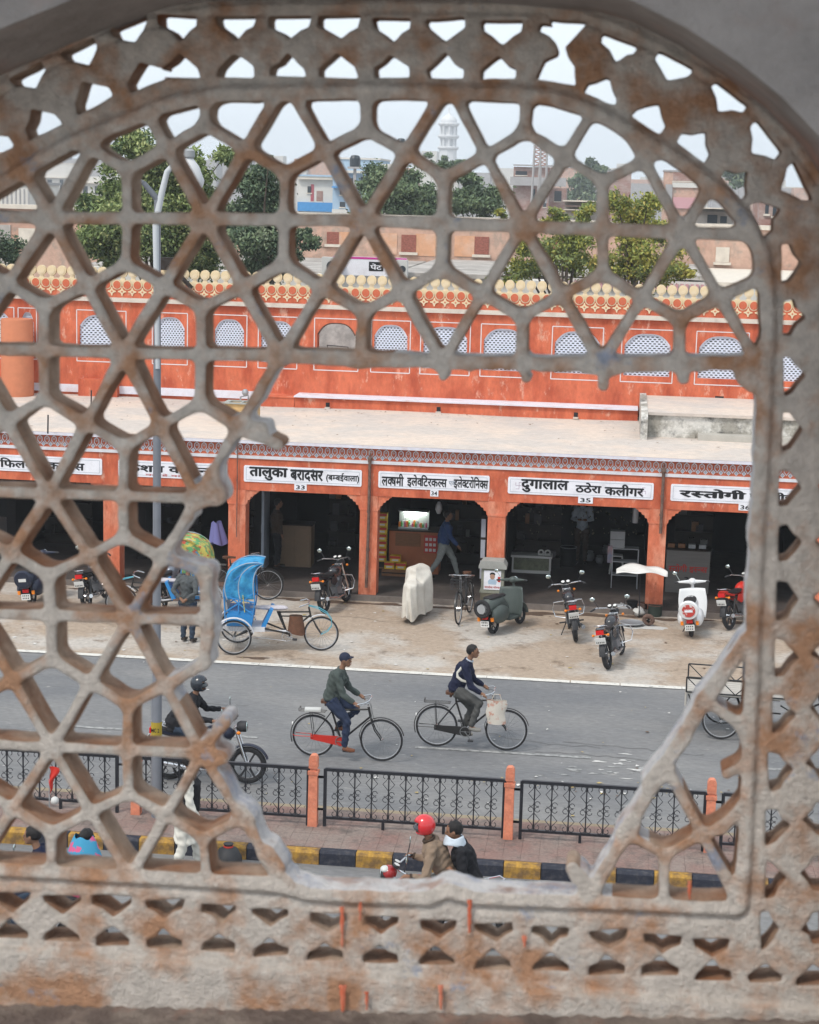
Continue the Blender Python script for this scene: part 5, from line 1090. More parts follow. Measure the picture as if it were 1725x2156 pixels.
b = MB(); q4 = aty(303, 385, Yl)-Vector((x, Yl, MZ)); b.tube([(0, 0, zt), tuple((q4*.5+Vector((0, 0, zt*.5)))), tuple(q4)], [.045, .04, .035], 10); b.tube([tuple(q4), (q4.x-.3, 0, q4.z+.12)], .03, 8); obj('far_arm', b, mat('dark_pole', (.12, .13, .15), .5), t, True)
b = MB(); h0 = aty(412, 375, Yl)-Vector((x, Yl, MZ)); b.lathe([(.03, .32), (.07, .28), (.11, .12), (.10, -.08), (.04, -.15)], tuple(h0), 12, axis=Vector((-.45, 0, 1))); obj('lamp_head', b, mat('lamp_shell', (.55, .56, .57), .5), t, True)
b = MB(); b.lathe([(.05, .0), (.09, .04), (.09, .12), (.05, .15)], tuple(h0+Vector((-.10, 0, .24))), 12); obj('lamp_cap', b, M_greyp, t, True)
obj('lettering', (lambda m: m)(fit_text(["MC 2"], 0, aty(318, 1534, Yl).z-MZ, .12, .06, -.080, .02)), M_black, t)
p = aty(348, 556, YW-.4); t = thing('loudspeaker_box', 'dark boxed lamp on a slanted pipe at the parapet, left', 'floodlight', (p.x, YW-.15, p.z)); b = MB(); b.box((0, 0, 0), (.34, .3, .32)); obj('case', b, M_brownd, t); b = MB(); b.tube([(.1, .1, -.1), (.62, .12, -.62)], .06, 8); obj('bracket_pipe', b, M_brownd, t)
# ---- air of the place
hz = MB(); hz.bx(-420, 420, -70, 960, -1.6, 40)
hm = bpy.data.materials.new('haze_air'); hm.use_nodes = True; n = hm.node_tree; n.nodes.remove(n.nodes['Principled BSDF'])
pv_ = n.nodes.new('ShaderNodeVolumePrincipled'); pv_.inputs['Color'].default_value = (.93, .96, 1, 1); pv_.inputs['Density'].default_value = .0006; pv_.inputs['Anisotropy'].default_value = .2
n.links.new(pv_.outputs[0], n.nodes['Material Output'].inputs['Volume'])
ho = obj('haze', hz, hm); ho['kind'] = 'stuff'; ho['label'] = 'thin pale haze over the street and the old town'
# ---------------------------------------------------------------- vehicles (all built facing +X, wheels on z = 0)
M_tyre = mat('tyre_rubber', (.022, .022, .024), .8, var=.2, vscale=20); M_rim = mat('bright_rim', (.40, .41, .43), .4, metal=.4); M_spoke = mat('spoke_steel', (.24, .245, .25), .4, metal=.6)
M_frame = mat('black_enamel', (.018, .017, .017), .35, spec=.5); M_chrome = mat('chrome', (.62, .63, .65), .22, metal=.9); M_seatv = mat('black_vinyl', (.02, .02, .022), .5)
M_fred = mat('red_enamel', (.50, .03, .02), .4); M_engine = mat('engine_alloy', (.20, .20, .21), .5, metal=.6, var=.2, vscale=20); M_orange = mat('amber_lens', (.75, .22, .02), .3); M_tail = mat('red_lens', (.55, .015, .015), .25)
M_plate = mat('plate_white', (.62, .62, .60), .5); M_grime = mat('black_plastic', (.03, .03, .033), .6, var=.2, vscale=10); M_leather = mat('brown_leather', (.10, .045, .025), .6); M_glassm = mat('mirror_glass', (.55, .62, .60), .08, metal=.9)
def wheel(parent, c, Rw, rt=.018, rim=None, nsp=18, tyre_w=None, name='wheel', mag=False, yaw=0.0):
    w_ = bpy.data.objects.new(name, bpy.data.meshes.new(name)); rt_ = rt
    b = MB(); b.torus((0, 0, 0), (0, 1, 0), Rw-rt_, rt_, 36, 8); me = obj(name, b, M_tyre, parent, True); bpy.data.objects.remove(w_); me.location = c; me.rotation_euler[2] = yaw
    b = MB(); b.torus((0, 0, 0), (0, 1, 0), Rw-2*rt_-.004, .009, 36, 6); obj('rim', b, rim or M_rim, me, True)
    b = MB()
    if mag:
        for k in range(6): a = k*PI/3; b.box((math.cos(a)*(Rw-.06)/2, 0, math.sin(a)*(Rw-.06)/2), (Rw-.08, .02, .03), ry=-a)
    else:
        for k in range(nsp): a = 2*PI*k/nsp; s_ = .02 if k % 2 else -.02; b.tube([(.02*math.cos(a+.8), s_, .02*math.sin(a+.8)), ((Rw-.04)*math.cos(a), 0, (Rw-.04)*math.sin(a))], .0022, 3, caps=False)
    obj('spoke', b, M_grime if mag else M_spoke, me)
    for o_ in me.children:
        if o_.name.startswith('spoke'): o_['kind'] = 'stuff'
    b = MB(); b.cyl((0, -.045, 0), (0, .045, 0), .025 if not mag else .06, .025 if not mag else .06, 10); obj('hub', b, M_chrome, me); return me
def arcpts(c, r, a0, a1, n=14): return [(c[0]+r*math.cos(a0+(a1-a0)*i/n), c[1], c[2]+r*math.sin(a0+(a1-a0)*i/n)) for i in range(n+1)]
def bicycle(label, loc, rz=0.0, case=M_frame, wb=1.17, basket=False, bell=True, stand=False, bag=None, lean=0.0):
    t = thing('bicycle', label, 'bicycle', loc, rz); t.rotation_euler[0] = lean; r = .355; xr, xf = -wb/2, wb/2; bb = (-.10, 0, .30); st = (-.27, 0, .80); ht = (.34, 0, .90); hb = (.375, 0, .74)
    b = MB(); b.tube([bb, st, (-.285, 0, .90)], .017, 8); b.tube([st, (.345, 0, .86)], .015, 8); b.tube([bb, hb], .017, 8); b.tube([ht, hb], .021, 8)
    for s in (-.05, .05): b.tube([(bb[0], s*.6, bb[2]), (xr, s, r)], .011, 6); b.tube([(st[0], s*.4, st[2]-.02), (xr, s, r)], .009, 6)
    obj('frame', b, M_frame, t, True)
    b = MB()
    for s in (-.045, .045): b.tube([hb, (.40, s, .66), (.455, s, .52), (xf-.02, s, .40), (xf, s, r)], .011, 6)
    obj('fork', b, M_frame, t, True)
    b = MB(); b.tube([(.335, 0, .92), (.33, 0, 1.0), (.36, 0, 1.03)], .013, 6)
    for s in (-1, 1): b.tube([(.36, 0, 1.03), (.37, s*.13, 1.04), (.33, s*.24, 1.03), (.20, s*.27, 1.0), (.15, s*.27, .99)], .012, 6); b.tube([(.37, s*.12, 1.0), (.30, s*.2, .99), (.2, s*.23, .97)], .006, 5)
    obj('handlebar', b, M_chrome, t, True)
    b = MB(); b.tube([(.385, 0, .95), (.40, 0, .74), (.46, 0, .70)], .005, 4); b.tube([(.35, .03, .98), (.43, .03, .7), (.50, .03, .55)], .005, 4); obj('brake_rod', b, M_spoke, t)
    b = MB(); b.prism([(-.16, -.03), (-.14, -.085), (-.05, -.09), (.05, -.035), (.13, -.022), (.14, 0), (.13, .022), (.05, .035), (-.05, .09), (-.14, .085), (-.16, .03)], (-.29, 0, .93), (1, 0, 0), (0, 1, 0), (0, 0, .04)); b.tube([(-.36, -.05, .90), (-.36, .05, .90)], .025, 6); obj('saddle', b, M_leather, t)
    wheel(t, (xr, 0, r), r); wheel(t, (xf, 0, r), r)
    for c, a0, a1 in (((xr, 0, r), R(60), R(200)), ((xf, 0, r), R(5+10), R(150))):
        b = MB(); b.tube(arcpts(c, r+.025, a0, a1), .024, 6, flat=.35); e = arcpts(c, r+.025, a0, a1)[-1]
        if c[0] > 0: b.tube([e, (e[0]-.04, 0, e[2]-.12), (e[0]-.02, 0, e[2]-.22)], .02, 4, flat=.3)
        obj('mudguard', b, M_frame, t, True)
    b = MB(); b.prism([(bb[0]+.10, bb[2]+.05), (bb[0]+.10, bb[2]-.06), (bb[0], bb[2]-.08), (xr-.04, r-.05), (xr-.04, r+.03), (bb[0], bb[2]+.085)], (0, -.06, 0), (1, 0, 0), (0, 0, 1), (0, .012, 0)); obj('chain_case', b, case, t)
    ck = MB(); ck.torus((0, -.065, 0), (0, 1, 0), .085, .008, 18, 5); ck.cyl((0, -.085, 0), (0, .065, 0), .015, .015, 6); ck.tube([(-.085, -.065, 0), (.085, -.065, 0)], .006, 4)
    ck.tube([(0, -.08, 0), (.10, -.085, -.13)], .010, 5); ck.tube([(0, .06, 0), (-.10, .07, .13)], .010, 5); c_ = obj('crank', ck, M_spoke, t); c_.location = bb
    for s, x_, z_ in ((-1, .10, -.13), (1, -.10, .13)): b = MB(); b.box((x_, s*.13, z_), (.09, .08, .02)); obj('pedal', b, M_grime, c_)
    b = MB()
    for s in (-.07, 0, .07): b.tube([(-.36, s, .775), (-.80, s, .775)], .006, 5)
    for x_ in (-.38, -.55, -.78): b.tube([(x_, -.07, .775), (x_, .07, .775)], .006, 5)
    b.tube([(-.80, -.07, .775), (-.80, -.07, .82), (-.80, .07, .82), (-.80, .07, .775)], .006, 5)
    for s in (-.06, .06): b.tube([(-.62, s*1.2, .775), (xr, s, r)], .006, 5)
    obj('rear_rack', b, M_frame, t)
    b = MB()
    for s in (-.08, .08): b.tube([(xr, s, r), (xr-.30, s, r-.0), (xr-.33, s, r+.02)], .007, 5)
    obj('parking_stand', b, case if case is not M_frame else M_frame, t)
    b = MB(); b.cyl((xr-.34, 0, r+.18), (xr-.36, 0, r+.18), .03, .03, 10); obj('reflector', b, M_plate, t)
    if basket:
        b = MB()
        for z in (.78, .86, .94, 1.0): b.tube([(.42, -.14, z), (.66, -.14, z), (.66, .14, z), (.42, .14, z)], .007, 4, closed=True)
        for x_, y_ in ((.42, -.14), (.54, -.14), (.66, -.14), (.66, 0), (.66, .14), (.54, .14), (.42, .14)): b.tube([(x_, y_, .78), (x_, y_, 1.0)], .006, 4)
        obj('basket', b, M_grime, t)
    if stand: b = MB(); b.tube([(xr, -.09, r), (xr-.05, -.12, .01)], .01, 5); b.tube([(xr, .09, r), (xr-.05, .12, .01)], .01, 5); obj('stand_leg', b, M_frame, t)
    return t
def motorcycle(label, loc, rz, paint, lean=0.0, carrier=True, guard=True, group=None):
    t = thing('motorcycle', label, 'motorcycle', loc, rz); t.rotation_euler = (lean, 0, rz); r = .30
    wheel(t, (-.62, 0, r), r, .045, M_chrome, mag=True); wheel(t, (.62, 0, r), r, .042, M_chrome, mag=True)
    b = MB(); b.tube([(.42, 0, .88), (.30, 0, .62), (.28, 0, .30), (-.15, 0, .26), (-.25, 0, .5)], .02, 6); b.tube([(.40, 0, .82), (-.1, 0, .66), (-.45, 0, .68), (-.80, 0, .76)], .02, 6)
    for s in (-.11, .11): b.tube([(-.2, s*.8, .33), (-.62, s, r)], .018, 6); b.tube([(-.62, s, r+.02), (-.50, s, .66)], .022, 6)
    obj('frame', b, M_frame, t, True)
    b = MB()
    for s in (-.07, .07): b.tube([(.42, s, .92), (.62, s, r)], .019, 7)
    b.tube([(.42, -.09, .90), (.42, .09, .90)], .02, 6); obj('fork', b, M_chrome, t, True)
    b = MB(); b.sph((.16, 0, .80), (.26, .135, .13), 16, 10); b.box((.1, 0, .72), (.36, .18, .10), taper=.9); obj('fuel_tank', b, paint, t, True)
    b = MB(); b.tube([(.0, 0, .80), (-.15, 0, .775), (-.45, 0, .79), (-.74, 0, .84)], [.08, .115, .125, .09], 10, flat=.45); obj('seat', b, M_seatv, t, True)
    for s in (-1, 1): b = MB(); b.prism([(-.18, .52), (.0, .58), (-.05, .70), (-.3, .72), (-.35, .6)], (0, s*.10, 0), (1, 0, 0), (0, 0, 1), (0, s*.02, 0)); obj('side_panel', b, paint, t)
    b = MB(); b.prism([(-.42, .70), (-.82, .80), (-.88, .86), (-.80, .88), (-.40, .76)], (0, -.085, 0), (1, 0, 0), (0, 0, 1), (0, .17, 0)); obj('tail_panel', b, paint, t)
    b = MB(); b.box((.08, 0, .36), (.28, .22, .20), taper=.85); b.cyl((.16, 0, .42), (.24, 0, .62), .085, .075, 12)
    for k in range(6): b.box((.165+k*.012, 0, .44+k*.03), (.20, .20, .008), ry=-.35)
    obj('engine', b, M_engine, t, True)
    b = MB(); b.tube([(.28, -.07, .52), (.34, -.11, .34), (.22, -.14, .24), (-.2, -.16, .24), (-.35, -.17, .27), (-.80, -.18, .34)], [.02, .02, .02, .025, .045, .045], 9); obj('exhaust', b, M_chrome, t, True)
    b = MB(); b.tube(arcpts((-.62, 0, r), r+.04, R(35), R(175)), .065, 8, flat=.3); obj('rear_mudguard', b, M_grime, t, True)
    b = MB(); b.tube(arcpts((.62, 0, r), r+.03, R(20), R(150)), .055, 8, flat=.3); obj('front_mudguard', b, paint, t, True)
    b = MB(); b.tube([(.40, 0, 1.0), (.38, -.12, 1.03), (.30, -.30, 1.06), (.20, -.38, 1.04)], .013, 6); b.tube([(.40, 0, 1.0), (.38, .12, 1.03), (.30, .30, 1.06), (.20, .38, 1.04)], .013, 6); hb = obj('handlebar', b, M_chrome, t, True)
    for s in (-1, 1): b = MB(); b.tube([(.27, s*.33, 1.055), (.17, s*.40, 1.03)], .019, 7); obj('grip', b, M_grime, hb)
    for s in (-1, 1):
        b = MB(); b.tube([(.30, s*.26, 1.06), (.28, s*.30, 1.16), (.27, s*.34, 1.22)], .007, 5); mm = obj('mirror', b, M_grime, t); b = MB(); b.sph((.27, s*.36, 1.25), (.012, .055, .045), 12, 8); obj('mirror_face', b, M_glassm, mm, True)
    b = MB(); b.lathe([(.06, -.05), (.09, 0), (.085, .09), (.05, .11)], (.50, 0, .92), 14, axis=Vector((1, 0, 0))); obj('headlight', b, M_grime, t, True); b = MB(); b.sph((.60, 0, .92), (.02, .08, .08), 12, 8); obj('headlight_glass', b, M_glassm, t, True)
    for s in (-1, 1): b = MB(); b.lathe([(.045, 0), (.05, .02), (.045, .04)], (.42, s*.055, 1.04), 12, axis=Vector((-.5, 0, 1))); g_ = obj('gauge', b, M_frame, t); b = MB(); b.lathe([(.038, .041), (.036, .044)], (.42, s*.055, 1.04), 12, axis=Vector((-.5, 0, 1))); obj('dial', b, M_plate, g_)
    b = MB(); b.box((-.90, 0, .80), (.05, .15, .085)); obj('tail_light', b, M_tail, t)
    for s in (-1, 1):
        b = MB(); b.sph((-.86, s*.15, .74), (.035, .03, .028), 8, 6); b.tube([(-.84, s*.05, .75), (-.86, s*.14, .74)], .01, 5); obj('rear_indicator', b, M_orange, t, True)
        b = MB(); b.sph((.50, s*.17, .86), (.035, .03, .028), 8, 6); obj('front_indicator', b, M_orange, t, True)
    b = MB(); b.box((-.945, 0, .64), (.012, .21, .13), ry=-.25); pl_ = obj('number_plate', b, M_plate, t)
    b = MB()
    for k in range(2):
        for j in range(5): b.box((-.955-.012*k, -.07+.035*j, .665-.05*k), (.003, .018, .028), ry=-.25)
    obj('plate_print', b, M_black, pl_)
    if carrier: b = MB(); b.tube([(-.62, -.09, .87), (-.86, -.10, .93), (-.92, 0, .93), (-.86, .10, .93), (-.62, .09, .87)], .011, 6); b.tube([(-.72, -.09, .90), (-.72, .09, .90)], .008, 5); obj('grab_rail', b, M_chrome, t, True)
    if guard: b = MB(); b.tube([(.36, -.08, .66), (.40, -.30, .64), (.42, -.34, .50), (.38, -.30, .34), (.30, -.08, .30)], .013, 6); b.tube([(.36, .08, .66), (.40, .30, .64), (.42, .34, .50), (.38, .30, .34), (.30, .08, .30)], .013, 6); obj('leg_guard', b, M_chrome, t, True)
    b = MB(); b.tube([(-.02, .12, .28), (-.06, .26, .01+math.tan(abs(lean))*.26 if False else .02)], .012, 5); obj('side_stand', b, M_grime, t)
    for s in (-1, 1): b = MB(); b.tube([(-.05, s*.12, .30), (-.05, s*.26, .30)], .017, 6); obj('foot_peg', b, M_grime, t)
    return t
def scooter(label, loc, rz, paint, lean=0.0, cover=None, shield=None):
    t = thing('scooter', label, 'scooter', loc, rz); t.rotation_euler = (lean, 0, rz); r = .215
    wheel(t, (-.55, 0, r), r, .045, M_greyp, mag=True); wheel(t, (.60, 0, r), r, .045, M_greyp, mag=True)
    b = MB()
    def cowl(u, v):
        x = -.80+.70*u; h_ = math.sin(PI*min(1, u*1.02))**.5; a = -PI*.5+PI*v; return (x, .20*h_*math.cos(a)*1.0 if True else 0, .48+.20*h_*math.sin(a))
    for s in (-1, 1):
        m = MB(); m.sph((-.50, s*.16, .42), (.34, .12, .19), 16, 10); obj('side_cowl', m, paint, t, True)
    b.tube([(-.82, 0, .52), (-.70, 0, .62), (-.30, 0, .66), (-.12, 0, .50), (-.08, 0, .26)], [.10, .17, .17, .15, .13], 12); obj('body_shell', b, paint, t, True)
    b = MB(); b.bx(-.15, .30, -.20, .20, .22, .26); obj('footboard', b, paint, t)
    b = MB()
    def sh(u, v): y = (u-.5)*.62*(1-.35*abs(v-.55)**1.5); return (.30+.12*v**1.2-.10*(2*u-1)**2, y, .24+.62*v)
    b.grid(sh, 10, 10); o = obj('leg_shield', b, shield or paint, t, True); md = o.modifiers.new('s', 'SOLIDIFY'); md.thickness = .012
    b = MB(); b.tube([(.42, 0, .95), (.50, 0, .60), (.60, -.06, .30)], [.035, .03, .03], 8); obj('steering_column', b, paint, t, True)
    b = MB(); b.tube(arcpts((.60, 0, r), r+.03, R(0), R(170)), .085, 9, flat=.5); obj('front_mudguard', b, paint, t, True)
    b = MB(); b.sph((.42, 0, 1.0), (.10, .09, .075), 12, 8); b.tube([(.38, -.36, 1.0), (.40, -.1, 1.0), (.40, .1, 1.0), (.38, .36, 1.0)], [.014, .04, .04, .014], 8); h_ = obj('handlebar', b, paint, t, True)
    for s in (-1, 1): b = MB(); b.tube([(.39, s*.26, 1.0), (.37, s*.38, .995)], .02, 7); obj('grip', b, M_grime, h_)
    b = MB(); b.sph((.51, 0, 1.0), (.03, .065, .065), 12, 8); obj('headlight', b, M_glassm, t, True)
    b = MB(); b.tube([(.38, .25, 1.0), (.36, .32, 1.14), (.36, .34, 1.18)], .006, 5); b.sph((.36, .36, 1.20), (.012, .05, .04), 10, 6); obj('mirror', b, M_glassm, t, True)
    b = MB(); b.tube([(-.10, 0, .76), (-.35, 0, .77), (-.68, 0, .78), (-.74, 0, .77)], [.10, .14, .13, .08], 10, flat=.4); obj('seat', b, M_seatv, t, True)
    if cover:                                     # spare wheel carried upright at the tail
        b = MB(); b.lathe([(.0, -.05), (.19, -.045), (.215, 0), (.19, .045), (.0, .05)], (-.93, 0, .66), 24, axis=Vector((1, 0, .15))); s_ = obj('spare_wheel_cover', b, cover[0], t, True)
        b = MB(); b.lathe([(.0, 0), (.14, .002), (.14, .006), (0, .007)], (-.985, 0, .655), 20, axis=Vector((-1, 0, -.15))); obj('cover_print', b, cover[1], s_)
        b = MB(); b.box((-.995, 0, .66), (.004, .17, .07), ry=-.1); obj('cover_band', b, cover[2], s_)
    else:
        wheel(t, (-.95, 0, .60), .20, .045, M_greyp, mag=True, name='spare_wheel', yaw=PI/2)
        b = MB(); b.cyl((-1.0, 0, .60), (-.85, 0, .60), .10, .10, 14); obj('spare_hub', b, M_greyp, t)
    b = MB(); b.box((-.86, 0, .40), (.04, .13, .07)); obj('tail_light', b, M_tail, t)
    for s in (-1, 1): b = MB(); b.box((-.84, s*.16, .36), (.04, .06, .08)); obj('indicator', b, M_orange, t)
    b = MB(); b.box((-.89, 0, .27), (.012, .20, .13)); pl_ = obj('number_plate', b, M_plate, t)
    b = MB()
    for k in range(2):
        for j in range(4): b.box((-.898, -.06+.04*j, .30-.055*k), (.003, .02, .03))
    obj('plate_print', b, M_black, pl_)
    b = MB(); b.tube([(-.1, .1, .22), (-.14, .22, .01)], .012, 5); obj('stand', b, M_grime, t)
    return t
# ---- bicycles
P2 = (atz(918, 1573)+atz(1065, 1578))/2; P1 = (atz(665, 1592)+atz(797, 1602))/2
bike2 = bicycle('black roadster bicycle ridden by the man in the navy pullover', (P2.x, P2.y, 0), 0)
bike1 = bicycle('black bicycle with a bright red chain case ridden by the boy in green', (P1.x, P1.y, 0), R(-2), case=M_fred, wb=1.13)
b = MB(); b.box((-.58, 0, .80), (.26, .15, .035), rz=.1); o = tag(obj('folded_paper', b, M_bone, None), 'folded pale paper clamped on the rack of the red chain case bicycle', 'paper'); o.location = (P1.x, P1.y, 0)
p = atz(978, 1302); bicycle('black parked bicycle with a front basket, left of the portrait pedestal', (p.x, p.y, 0), R(-97), basket=True, stand=True, lean=R(3))
p = atz(510, 1261); bicycle('old bicycle parked behind the blue rickshaw', (p.x, p.y, 0), R(3), stand=True, case=M_pipe)
# carry bag hanging from the handlebar
b = MB()
def bagf(u, v):
    a = u*2*PI; w_ = .17*(1-.10*v)*(1+.03*math.sin(v*9+a)); return (w_*math.cos(a)+.01*math.sin(v*8), .05*(1+.4*v)*math.sin(a)*(1+.2*math.sin(3*a)), -.40*v)
b.grid(bagf, 20, 8); b.tube([(-.08, 0, 0), (-.04, 0, .10), (.05, 0, .10), (.08, 0, 0)], .008, 5)
o = tag(obj('carry_bag', b, mat('printed_bag', (.52, .48, .42), .8, col2=(.45, .22, .16), amt=.9, c2scale=7, c2thr=.55, c2soft=.03, col3=(.14, .19, .16), c3scale=5, c3thr=.62, c3soft=.02), None, True), 'pale printed carry bag hanging from the handlebar of the right cyclist', 'bag'); o.location = (P2.x+.42, P2.y-.24, .93)
# ---- motorcycles parked with their tails to the road
M_mcb = mat('black_paint', (.02, .02, .024), .25, spec=.6, coat=.4); M_mcm = mat('maroon_paint', (.28, .02, .02), .25, coat=.4); M_mcs = mat('silver_blue_paint', (.20, .22, .26), .3, metal=.4)
p = atz(690, 1293); motorcycle('black and maroon motorcycle parked behind the blue rickshaw front wheel', (p.x+.08, p.y+.72, 0), R(76), M_mcb, R(-9))
p = atz(1215, 1352); motorcycle('black motorcycle parked before opening 35, the one nearer the step', (p.x-.10, p.y+.66, 0), R(97), M_mcb, R(-9))
p = atz(1285, 1410); motorcycle('black motorcycle parked nearest the road, right of the other black one', (p.x+.10, p.y+.64, 0), R(78), M_mcb, R(-11))
p = atz(1540, 1318); motorcycle('motorcycle with a bright red tank and chrome guard right of the white scooter', (p.x+.25, p.y+.2, 0), R(62), M_fred, R(-9))
p = atz(187, 1285); motorcycle('black motorcycle with a white plate parked at the far left behind the lattice', (p.x, p.y+.64, 0), R(88), M_mcb, R(-8))
p = atz(352, 1290); motorcycle('silver motorcycle with orange indicators beside the man in the grey jacket', (p.x, p.y+.64, 0), R(80), M_mcs, R(-8))
M_sg = mat('dull_green_paint', (.065, .08, .075), .5, col2=(.05, .065, .06), amt=.6, c2scale=5, c2thr=.55); M_sw = mat('white_scooter_paint', (.68, .69, .70), .3, coat=.3); M_sb = mat('dark_blue_paint', (.02, .025, .045), .35)
p = atz(1048, 1335); scooter('old dull green scooter with an exposed spare wheel beside the portrait pedestal', (p.x+.16, p.y+.50, 0), R(64), M_sg, R(-7))
b_cov = (M_sw, mat('cover_red', (.50, .06, .05), .4, col2=(.62, .60, .58), amt=1, c2scale=9, c2thr=.55, c2soft=.02), M_signw)
p = atz(1460, 1340); sco = scooter('white scooter with a round red and white spare wheel cover, parked before board 36', (p.x+.02, p.y+.52, 0), R(84), M_sw, R(-6), cover=b_cov)
b = fit_text(["जय-मा"], 0, 0, .20, .06, 0, .02); b.xf(Matrix.Translation((-1.003, 0, .70)) @ Matrix.Rotation(-PI/2, 4, 'Z')); obj('lettering', b, M_redp if False else bpy.data.materials['sign_red'], sco)
p = atz(72, 1275); scooter('dark scooter with a number plate at the far left edge behind the lattice', (p.x, p.y+.52, 0), R(88), M_sb, R(-6), cover=(M_sb, M_sb, M_plate))
# ---- two-wheeler under a white cover
p = atz(868, 1308); t = thing('covered_scooter', 'scooter wrapped in a dirty white cloth cover before opening 34', 'covered scooter', (p.x+.03, p.y+.55, 0), R(86))
M_cov = mat('cover_cloth', (.62, .59, .53), .9, col2=(.47, .43, .37), amt=.7, c2scale=3, c2thr=.52, var=.06, vscale=9, bump=.25, bscale=14)
b = MB()
def cov(u, v):
    a = 2*PI*u; x = -.98+1.62*(.5+.5*math.cos(a)); s = math.sin(a); pr = .5+.5*math.cos(a)       # 0 tail .. 1 front
    top = .86+.24*max(0, pr-.45)*1.6-.10*math.exp(-((pr-.45)/.2)**2); zb = .14+.05*math.sin(a*5)
    wd = (.24+.16*math.exp(-((pr-.82)/.16)**2))*(1+.12*math.sin(a*9))
    k = v**.6; cx = -.17; f = 1.0 if v < .78 else math.sqrt(max(0, 1-((v-.78)/.22)**2))
    z = zb+(top-zb)*min(1, v/.85)+.012*math.sin(7*a+9*v) if v < .85 else top+.03*math.sin((v-.85)*9)
    fold = 1+.05*math.sin(a*13+v*5)*(1-v)
    return ((x-cx)*f*fold*(1-.10*v)+cx, wd*s*f*fold*(1.05-.2*v), z)
b.grid(cov, 64, 22); obj('cloth_cover', b, M_cov, t, True)
b = MB(); b.torus((-.60, 0, .215), (0, 1, 0), .17, .045, 20, 7); obj('tyre', b, M_tyre, t, True)
b = MB(); b.torus((.55, 0, .215), (0, 1, 0), .17, .045, 20, 7); obj('tyre', b, M_tyre, t, True)
